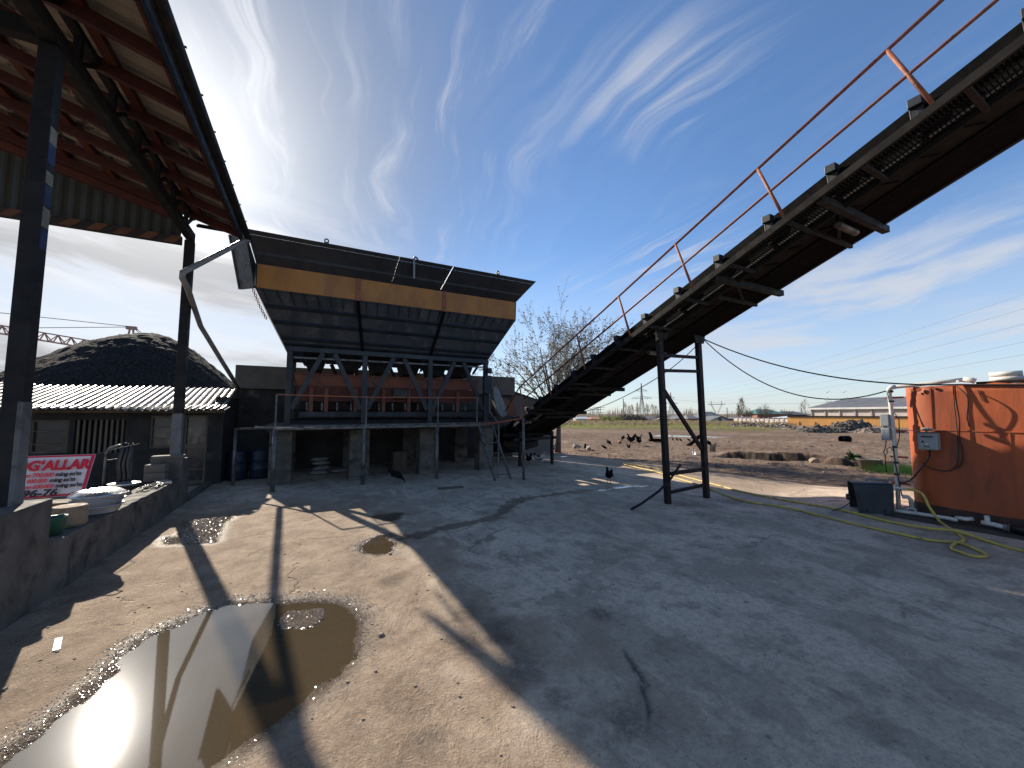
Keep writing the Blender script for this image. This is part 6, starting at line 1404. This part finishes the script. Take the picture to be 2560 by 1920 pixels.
MB().prism([at_(0, .35, -.3), at_(0, 25.5, -.3), at_(0, 25.5, ze), at_(0, .35, ze)], d * .3).build('end_wall', M['panel'], wh)
sh_ = house(1975, 2034, 1060, 1045, 1040, 80, 'flat pale roofed lean-to between fence and warehouse', 'panel', 'roof_light', False, 5)

# ------------------------------------------------------------------ rubble heaps, stones
def heap(u, depth, w, h, seed, label, m_='rubble', chunks=60, lw=None):
    g = ground_at(u, depth); mb = MB(); rr2 = random.Random(seed); lw = lw or w * .5; N = 46
    def fn(a_, b2):
        X_, Y_ = (a_ - .5) * w, (b2 - .5) * lw
        e = max(0, 1 - (abs(a_ - .5) * 2) ** 2.2) * max(0, 1 - (abs(b2 - .5) * 2) ** 2)
        p = g + vx * X_ + Vector((SYAW, CYAW, 0)) * Y_
        z = -.15 + h * e * (.50 + 1.1 * float(fbm(np.array(X_ * .45 + seed * 3.3), np.array(Y_ * .5), 4, seed, .6)) + .55) + .25 * float(fbm(np.array(X_ * 1.9), np.array(Y_ * 1.9 + seed), 3, seed + 5, .65)) * min(1, e * 5)
        return (p.x, p.y, g.z + z)
    mb.grid(fn, [k / (2 * N) for k in range(2 * N + 1)], [k / N for k in range(N + 1)])
    for _ in range(chunks):
        a_, b2 = rr2.uniform(.08, .92), rr2.uniform(.02, .6); c = Vector(fn(a_, b2)); s_ = rr2.uniform(.10, .42) * min(w / 10, 1.1); mtx = Matrix.Rotation(rr2.uniform(0, 6.28), 4, Vector((rr2.gauss(0, 1), rr2.gauss(0, 1), rr2.gauss(0, 1)))); hx, hy, hz2 = s_ * rr2.uniform(.6, 1.5), s_ * rr2.uniform(.5, 1), s_ * rr2.uniform(.15, .5)
        vs_ = [c + (mtx @ Vector((sx_ * hx * rr2.uniform(.7, 1), sy_ * hy * rr2.uniform(.7, 1), sz_ * hz2))) for sz_ in (-1, 1) for sx_, sy_ in ((-1, -1), (1, -1), (1, 1), (-1, 1))]
        mb.add(vs_, [(0, 3, 2, 1), (4, 5, 6, 7), (0, 1, 5, 4), (1, 2, 6, 5), (2, 3, 7, 6), (3, 0, 4, 7)])
    tag(mb.build('rubble_heap', M[m_], None), label, 'rubble heap', 'rubble heaps along the field edge')
heap(1866, 62, 7.4, .55, 3, 'leftmost heap of broken slabs in front of the precast fence', 'rubble', 90)
heap(1938, 58, 6.2, .55, 5, 'brown heap of rubble where fence meets ochre wall', 'rubble', 80)
heap(1998, 50, 5.0, .42, 7, 'low pale rubble heap before the ochre wall', 'rubble', 60)
heap(2050, 42, 5.6, .60, 9, 'dark jagged heap of broken asphalt in front of the ochre wall', 'rubble_dark', 90)
heap(2120, 46, 7.0, 1.12, 11, 'largest and tallest earth heap in front of the ochre wall', 'rubble_dark', 110)
heap(2190, 42, 6.0, .62, 13, 'rightmost earth heap reaching behind the white pipe', 'rubble', 70)
mb = MB(); rr2 = random.Random(77)
for _ in range(900):
    dp = 13 * math.exp(rr2.random() * 1.15); u = rr2.uniform(1330, 2330); p = far(u, 1034, dp)
    if sdf_poly(np.array([p.x]), np.array([p.y]), SLAB)[0] < .3: continue
    p.z = fz(p.x, p.y); s_ = rr2.uniform(.010, .042) * (2.4 if rr2.random() < .05 else 1); mt = Matrix.Rotation(rr2.uniform(0, 6.28), 3, Vector((rr2.gauss(0, 1), rr2.gauss(0, 1), rr2.gauss(0, 1))))
    vs_ = [p + mt @ Vector((sx_ * s_ * rr2.uniform(.6, 1.4), sy_ * s_ * rr2.uniform(.5, 1.2), sz_ * s_ * .6)) for sz_ in (-1, 1) for sx_, sy_ in ((-1, -1), (1, -1), (1, 1), (-1, 1))]
    mb.add(vs_, [(0, 3, 2, 1), (4, 5, 6, 7), (0, 1, 5, 4), (1, 2, 6, 5), (2, 3, 7, 6), (3, 0, 4, 7)])
tag(mb.build('field_stones', M['rubble'], None), 'scattered stones and clods over the bare field', 'stones', kind='stuff')
mb = MB()
for _ in range(260):
    x, y = rr2.uniform(-2.2, 4.5), rr2.uniform(.9, 6.5); s_ = rr2.uniform(.003, .010) * (2.2 if rr2.random() < .06 else 1); z = float(slab_h(np.array([x]), np.array([y]))[0])
    if z < -.012: continue
    mt = Matrix.Rotation(rr2.uniform(0, 6.28), 3, 'Z'); vs_ = [Vector((x, y, z + s_ * .3)) + mt @ Vector((sx_ * s_ * rr2.uniform(.6, 1.4), sy_ * s_ * rr2.uniform(.5, 1.2), sz_ * s_ * .6)) for sz_ in (-1, 1) for sx_, sy_ in ((-1, -1), (1, -1), (1, 1), (-1, 1))]
    mb.add(vs_, [(0, 3, 2, 1), (4, 5, 6, 7), (0, 1, 5, 4), (1, 2, 6, 5), (2, 3, 7, 6), (3, 0, 4, 7)])
tag(mb.build('yard_grit', M['stone'], None), 'fine grit and pebbles on the yard', 'grit', kind='stuff')
# wet grit along the waterlines: small glossy chips, each tilted its own way
M['wet_grit'] = pm('wet_grit', (.26, .205, .15), (.34, .27, .20), .12, 0, 30, bump=0, spec=1.0, rvar=.05)
mb = MB(); rr4 = random.Random(11)
def chips(poly, n, lo, hi, box):
    xs_ = np.array([rr4.uniform(box[0], box[1]) for _ in range(n)]); ys_ = np.array([rr4.uniform(box[2], box[3]) for _ in range(n)])
    dd = sdf_poly(xs_, ys_, poly) + .20 * fbm(xs_ * 3.4, ys_ * 3.4, 5, 31, .62); keep = (dd > lo) & (dd < hi); xs_, ys_, dd = xs_[keep], ys_[keep], dd[keep]; zz = slab_h(xs_, ys_)
    for x, y, z, q in zip(xs_, ys_, zz, dd):
        if rr4.random() < (max(q, 0) / hi) ** .7 * .9 or z < -.021: continue
        s_ = rr4.uniform(.0022, .0055); d = math.hypot(x, y) / 4.5; s_ *= min(max(d, .7), 2)
        mt = Matrix.Rotation(rr4.gauss(0, .36), 3, Vector((rr4.gauss(0, 1), rr4.gauss(0, 1), 0))) @ Matrix.Rotation(rr4.uniform(0, 6.28), 3, 'Z')
        c = Vector((x, y, z + s_ * .25)); q4 = [(-1.0, -.8), (1.1, -.7), (.8, .9), (-.9, .8)]
        mb.add([c + mt @ Vector((a * s_, b2 * s_, -.5 * s_)) for a, b2 in q4] + [c + mt @ Vector((a * s_ * .7, b2 * s_ * .7, .4 * s_)) for a, b2 in q4], [(4, 5, 6, 7), (0, 1, 5, 4), (1, 2, 6, 5), (2, 3, 7, 6), (3, 0, 4, 7)])
chips(PUD1, 70000, -.06, .22, (-2.0, .9, 1.9, 5.5)); chips(ISLE, 2600, -.6, .06, (-.3, .25, 4.1, 4.9)); chips(PUD2, 2600, -.05, .2, (.4, 1.5, 5.6, 7.0)); chips(PUD3, 5200, -.6, .05, (-2.2, -1.1, 7.4, 9.6))
tag(mb.build('wet_grit', M['wet_grit'], None), 'glistening wet grit along the edges of the puddles', 'grit', kind='stuff')
rock('stone', (18.7, 8.66, fz(18.7, 8.66) + .10), (.22, .18, .14), M['stone'], 5, 'round tan stone at the edge of the trench', sub=3)
# concrete-coloured tub, leafy plant, grass tuft by the ditch
o = MB().lathe([(0, 0), (.24, 0), (.34, .36), (.37, .37), (.37, .40), (.33, .39), (.23, .03), (0, .03)], (0, 0, 0), 24).build('tub', M['concrete_pale'], None, smooth=True); o.location = (18.6, 6.85, fz(18.6, 6.85) - .02); tag(o, 'beige round tub beside the green grass tuft', 'tub')
lp = MB(); c = Vector((18.95, 7.45, fz(18.95, 7.45) + .25))
for k in range(60):
    a = rr2.uniform(0, 6.28); e = rr2.uniform(.1, 1.2); d = Vector((math.cos(a) * math.cos(e), math.sin(a) * math.cos(e), math.sin(e))); L = rr2.uniform(.2, .42); w_ = d.cross(Vector((0, 0, 1))).normalized() * .07; m1 = c + d * L * .6 + Vector((0, 0, .05)); lp.add([c + d * .06, m1 - w_, c + d * L, m1 + w_], [(0, 1, 2, 3)])
tag(lp.build('leafy_plant', M['leaf'], None), 'dark leafy plant growing at the ditch beside the tub', 'plant')
gm = MB()
for _ in range(1400):
    x, y = rr2.gauss(18.2, .35), rr2.gauss(5.75, .45); z = fz(x, y) if abs(x - 18.2) < 1 else 0; h_ = rr2.uniform(.10, .34); d = Vector((rr2.gauss(0, .08), rr2.gauss(0, .08), h_)); k = vx * .012; p = Vector((x, y, z - .02)); gm.add([p - k, p + k, p + d], [(0, 1, 2)])
M['tuft'] = pm('fresh_grass_blades', (.10, .20, .03), (.14, .24, .04), .7, bump=0)
tag(gm.build('grass_tuft', M['tuft'], None), 'tuft of bright green grass beside the beige tub', 'grass', kind='stuff')
# large black pipe lying in the field
bp_ = MB(); c = Vector((34.3, 14.1, fz(34.3, 14.1) + .20)); ax = Vector((.93, -.25, 0)).normalized(); sd_ = Vector((-ax.y, ax.x, 0))
n = 20; secs = [(0, .20), (0, .165), (.75, .165), (.75, .20)]
for t_, r_ in secs:
    for k in range(n): a = 2 * math.pi * k / n; p = c + ax * t_ * .9 + (sd_ * math.cos(a) + Vector((0, 0, 1)) * math.sin(a)) * r_ * 1.2; bp_.v.append(tuple(p))
for i in range(4):
    for k in range(n): bp_.f.append((i * n + k, i * n + (k + 1) % n, ((i + 1) % 4) * n + (k + 1) % n, ((i + 1) % 4) * n + k))
tag(bp_.build('drain_pipe', M['rubber'], None, smooth=True), 'short black drain pipe lying on the field', 'pipe')
# bucket with debris, cut tyre, log, plastic scraps
bk = thing('bucket', 'grey bucket full of dark scrap beside the far trestle leg', 'bucket', (19.7, 14.0, fz(19.7, 14.0)))
z0 = fz(19.7, 14.0); MB().lathe([(0, z0), (.15, z0), (.19, z0 + .38), (.20, z0 + .39), (.18, z0 + .39), (.14, z0 + .02), (0, z0 + .02)], (19.7, 14.0, 0), 18).build('pail', M['sack'], bk, smooth=True)
mb = MB()
for k in range(6): mb.bar((19.7 + jit(.1), 14 + jit(.1), z0 + .25), (19.6 + jit(.3), 14.1 + jit(.25), z0 + rr2.uniform(.45, .62)), .08, .04)
mb.build('scrap', M['rubber'], bk)
mb = MB(); z0 = fz(22.3, 17.2) - .05
mb.tube([(22.3 + .42 * math.cos(a), 17.2 + .30 * math.sin(a), z0 + .34 + .30 * math.cos(a + .6)) for a in [math.pi * .75 + 1.25 * math.pi * k / 14 for k in range(15)]], .11, 8); tag(mb.build('cut_tyre', M['rubber'], None, smooth=True), 'black cut tyre half sunk in the field between the trestle legs', 'tyre')
mb = MB(); z0 = fz(22.3, 20.2); mb.tube([(21.8, 20.5, z0 + .08), (22.3, 20.25, z0 + .12), (22.95, 19.9, z0 + .07)], .11, 8); mb.tube([(22.0, 20.4, z0 + .1), (21.95, 20.45, z0 + .45), (21.85, 20.5, z0 + .68)], [.13, .12, .08], 7); tag(mb.build('charred_log', M['rubber'], None, smooth=True), 'dark forked log lying before the long puddle', 'log')
for x, y, r_, lab in ((16.9, 13.0, .3, 'larger white plastic scrap on the bare earth beyond the trestle'), (17.3, 13.3, 1.2, 'smaller white plastic scrap behind the larger one')):
    z0 = fz(x, y); mb = MB().add([(-.14, 0, 0), (.10, .05, .02), (.16, .02, .20), (-.02, -.03, .12), (-.10, .02, .28)], [(0, 1, 3), (1, 2, 3), (0, 3, 4)]); o = mb.build('plastic_scrap', M['white_enamel'], None); o.location = (x, y, z0); o.rotation_euler = (0, 0, r_); so = o.modifiers.new('thick', 'SOLIDIFY'); so.thickness = .006; tag(o, lab, 'plastic scrap', 'white scraps on the field')
dk = MB(); z0 = fz(12.2, 18.0)
c = Vector((11.4, 18.3, fz(11.6, 18.3)))
o = MB().lathe([(0, 0), (.13, 0), (.16, .25), (.15, .25), (.12, .02), (0, .02)], (0, 0, 0), 16).build('pail', M['green_pail'], None, smooth=True); o.location = (10.6, 17.9, fz(10.6, 17.9)); tag(o, 'teal pail standing behind the conveyor near the tree trunk', 'pail')

# ------------------------------------------------------------------ hens and other fowl
def loft(mb, secs, n=12):
    k = len(mb.v)
    for (x, z, ry_, rz_) in secs:
        for j in range(n): a = 2 * math.pi * j / n; mb.v.append((x, ry_ * math.cos(a), z + rz_ * math.sin(a)))
    for i in range(len(secs) - 1):
        for j in range(n): mb.f.append((k + i * n + j, k + i * n + (j + 1) % n, k + (i + 1) * n + (j + 1) % n, k + (i + 1) * n + j))
    mb.f.append(tuple(k + j for j in range(n))[::-1]); e = k + (len(secs) - 1) * n; mb.f.append(tuple(e + j for j in range(n)))
STAND = [(-.27, .37, .008, .02), (-.23, .36, .016, .055), (-.17, .325, .035, .075), (-.11, .28, .075, .085), (-.04, .245, .098, .10), (.04, .245, .10, .105), (.10, .275, .082, .095), (.145, .33, .052, .062), (.165, .385, .036, .04), (.178, .42, .032, .034), (.20, .438, .03, .032), (.222, .434, .02, .022), (.24, .428, .010, .010)]
PECK = [(-.26, .40, .008, .02), (-.22, .385, .016, .055), (-.16, .35, .035, .075), (-.10, .305, .075, .085), (-.03, .265, .098, .10), (.05, .245, .10, .10), (.115, .215, .08, .085), (.165, .165, .052, .055), (.20, .115, .036, .038), (.225, .075, .031, .033), (.238, .048, .028, .03), (.246, .025, .016, .018), (.25, .008, .006, .006)]
ROOST = [(-.30, .36, .008, .02), (-.30, .43, .014, .05), (-.25, .45, .022, .075), (-.18, .38, .045, .10), (-.11, .31, .08, .095), (-.04, .27, .098, .10), (.04, .275, .10, .11), (.10, .32, .08, .095), (.135, .385, .055, .065), (.15, .445, .042, .045), (.162, .485, .034, .036), (.185, .50, .031, .033), (.21, .495, .02, .022), (.23, .488, .010, .010)]
def fowl(name, secs, m_, label, cat, legs=True, comb=None, grp='poultry about the yard and field'):
    t = thing(name, label, cat, (0, 0, 0), grp); mb = MB(); loft(mb, secs)
    # wing bulge, tail fan blades: part of the same body surface group
    for s_ in (-1, 1): mb.grid(lambda u, v: (-.14 + .24 * u, s_ * (.095 + .018 * math.sin(math.pi * u)) , (secs[5][1] + .03) - .09 * (v - .3) * (1 - .5 * abs(u - .4)) - .05 * u * v), [k / 6 for k in range(7)], [k / 4 for k in range(5)])
    o = mb.build('body', m_, t, smooth=True)
    if legs:
        for s_ in (-1, 1):
            q = MB().tube([(.0, s_ * .05, .17), (-.02, s_ * .05, .10), (.005, s_ * .052, .012)], [.024, .012, .008], 6)
            for a in (-.5, 0, .5): q.tube([(.005, s_ * .052, .012), (.05 * math.cos(a), s_ * .052 + .05 * math.sin(a), .006)], [.007, .003], 4)
            q.tube([(.005, s_ * .052, .012), (-.03, s_ * .052, .006)], [.006, .003], 4); q.build('leg', M['beak'], t)
        h = secs[-4]; q = MB()
        for k in range(4): q.prism([(h[0] - .03 + .016 * k, -.004, h[1] + h[3] - .006), (h[0] - .015 + .016 * k, -.004, h[1] + h[3] - .006), (h[0] - .024 + .016 * k, -.004, h[1] + h[3] + (.022 if comb else .012))], (0, .008, 0))
        q.prism([(h[0] + .012, -.006, h[1] - .02), (h[0] + .025, -.006, h[1] - .02), (h[0] + .016, -.006, h[1] - .055)], (0, .012, 0)); q.build('comb', M['comb'], t)
        e = secs[-1]; q = MB().tube([(e[0] - .006, 0, e[1]), (e[0] + (.02 if secs is not PECK else .004), 0, e[1] - (.006 if secs is not PECK else .016))], [.010, .002], 6); q.build('beak', M['beak'], t)
    return t
def facing(az): return R(90 - az)
proto = {}
proto['rb'] = fowl('rooster', ROOST, M['feather_black'], 'black rooster walking alone on the shaded yard, seen from behind', 'rooster', True, True)
proto['rb'].location = (7.65, 8.72, float(slab_h(np.array([7.65]), np.array([8.72]))[0])); proto['rb'].rotation_euler = (0, 0, facing(20)); proto['rb'].scale = (.86,) * 3
proto['hp'] = fowl('hen', PECK, M['feather_black'], 'black hen pecking the ground in front of the hopper platform', 'hen')
proto['hp'].location = (2.2, 11.5, .0); proto['hp'].rotation_euler = (0, 0, facing(112)); proto['hp'].scale = (1.0,) * 3
proto['hb'] = fowl('hen', STAND, M['feather_brown'], 'brown hen standing left of the black flock', 'hen')
proto['hg'] = fowl('hen', STAND, M['feather_pied'], 'grey and white hen with raised reddish head nearest the conveyor', 'hen')
def place(p, x, y, az, sc, label, first=False, swap=None):
    o = proto[p] if first else copy_tree(proto[p], None)
    z = fz(x, y) if sdf_poly(np.array([x]), np.array([y]), SLAB)[0] > 0 else float(slab_h(np.array([x]), np.array([y]))[0])
    o.location = (x, y, z - .01); o.rotation_euler = (0, 0, facing(az)); o.scale = (sc, sc, sc); o['label'] = label
    return o
place('hb', 17.6, 19.0, 30, .95, 'brown hen standing just left of the black flock on the field', True)
place('hg', 13.25, 16.7, 20, 1.0, 'grey white hen with raised head, rightmost of the group near the conveyor', True)
place('hg', 13.11, 17.7, 200, .95, 'grey white hen, leftmost of the group near the conveyor')
place('hg', 13.30, 17.85, 60, .9, 'pale hen half hidden behind the leftmost grey white hen')
place('rb', 13.72, 17.55, 230, .8, 'dark cock in the middle of the group near the conveyor')
place('hg', 13.85, 18.3, 90, .8, 'white hen crouching in the middle of the group near the conveyor')
place('hp', 17.06, 19.4, 180, .95, 'small black hen alone between the two groups of fowl')
place('rb', 16.0, 16.55, 190, .72, 'black cock nearest the yard in front of the black flock')
place('rb', 18.3, 18.7, 270, 1.5, 'large black turkey cock in the middle of the black flock')
place('rb', 18.9, 18.6, 80, 1.1, 'black cock with spread tail at the right of the turkey')
place('rb', 20.6, 20.3, 150, 1.1, 'black cock, rightmost of the black flock')
place('rb', 19.9, 20.6, 45, 1.05, 'black cock at the back of the flock')
place('hg', 20.6, 21.2, 100, 1.0, 'pale grey hen among the black flock')
place('hp', 20.9, 22.2, 250, 1.0, 'black hen at the far left back of the flock')
place('hp', 14.8, 17.2, 130, .7, 'low dark hen scratching at the yard edge')
for x, y, az, lab in ((24.0, 20.25, 60, 'leftmost of four small dark pigeons on the field'), (24.2, 20.05, 200, 'second from the left of four dark pigeons on the field'), (24.3, 19.8, 90, 'third from the left of four dark pigeons on the field'), (24.7, 19.4, 120, 'rightmost of four small dark pigeons on the field')): place('hp', x, y, az, .62, lab)
place('hg', 11.0, 16.75, 170, 1.0, 'pale duck beside the tree trunk')
place('rb', 10.6, 17.0, 60, .95, 'dark duck left of the tree trunk')
dk_ = place('hg', 7.9, 13.0, 150, 1.25, 'black and white duck standing at the foot of the conveyor')
place('rb', 7.6, 13.3, 240, .9, 'black duck close behind the black and white one')
for u, v, lab in ((2068, 981, 'left of two pale birds flying over the warehouse'), (2109, 981, 'right of two pale birds flying over the warehouse')):
    p = far(u, v, 45); t = thing('flying_bird', lab, 'bird', tuple(p), 'birds in flight'); mb = MB(); loft(mb, [(-.16, 0, .01, .006), (-.1, 0, .04, .03), (0, 0, .05, .045), (.09, .01, .035, .035), (.14, .02, .02, .02), (.18, .015, .004, .004)], 8)
    mb.v = [(a + p.x, b2 + p.y, c2 + p.z) for a, b2, c2 in mb.v]; mb.build('body', M['feather_white'], t, smooth=True)
    for s_ in (-1, 1): MB().prism([(p.x + .06, p.y + s_ * .03, p.z + .02), (p.x - .06, p.y + s_ * .03, p.z + .02), (p.x - .07, p.y + s_ * .32, p.z + .15), (p.x + .02, p.y + s_ * .34, p.z + .15)], (0, 0, .008)).build('wing', M['feather_white'], t)
# stray board and matting on the yard
o = MB().box((-.34, -.1, 0), (.34, .1, .02)).build('offcut_board', M['wood'], None); o.location = (3.35, 10.1, .01); o.rotation_euler = (0, 0, -.15); tag(o, 'flat offcut board lying in the shade before the hopper', 'board')
# ------------------------------------------------------------------ lettering becomes mesh
bpy.context.view_layer.update(); dg = bpy.context.evaluated_depsgraph_get()
for o in [o for o in bpy.data.objects if o.type == 'FONT']:
    me = bpy.data.meshes.new_from_object(o.evaluated_get(dg)); q = bpy.data.objects.new('lettering', me); COL.objects.link(q)
    q.parent = o.parent; q.location = o.location; q.rotation_euler = o.rotation_euler; q.scale = o.scale
    if not me.materials: me.materials.append(o.data.materials[0])
    bpy.data.objects.remove(o)
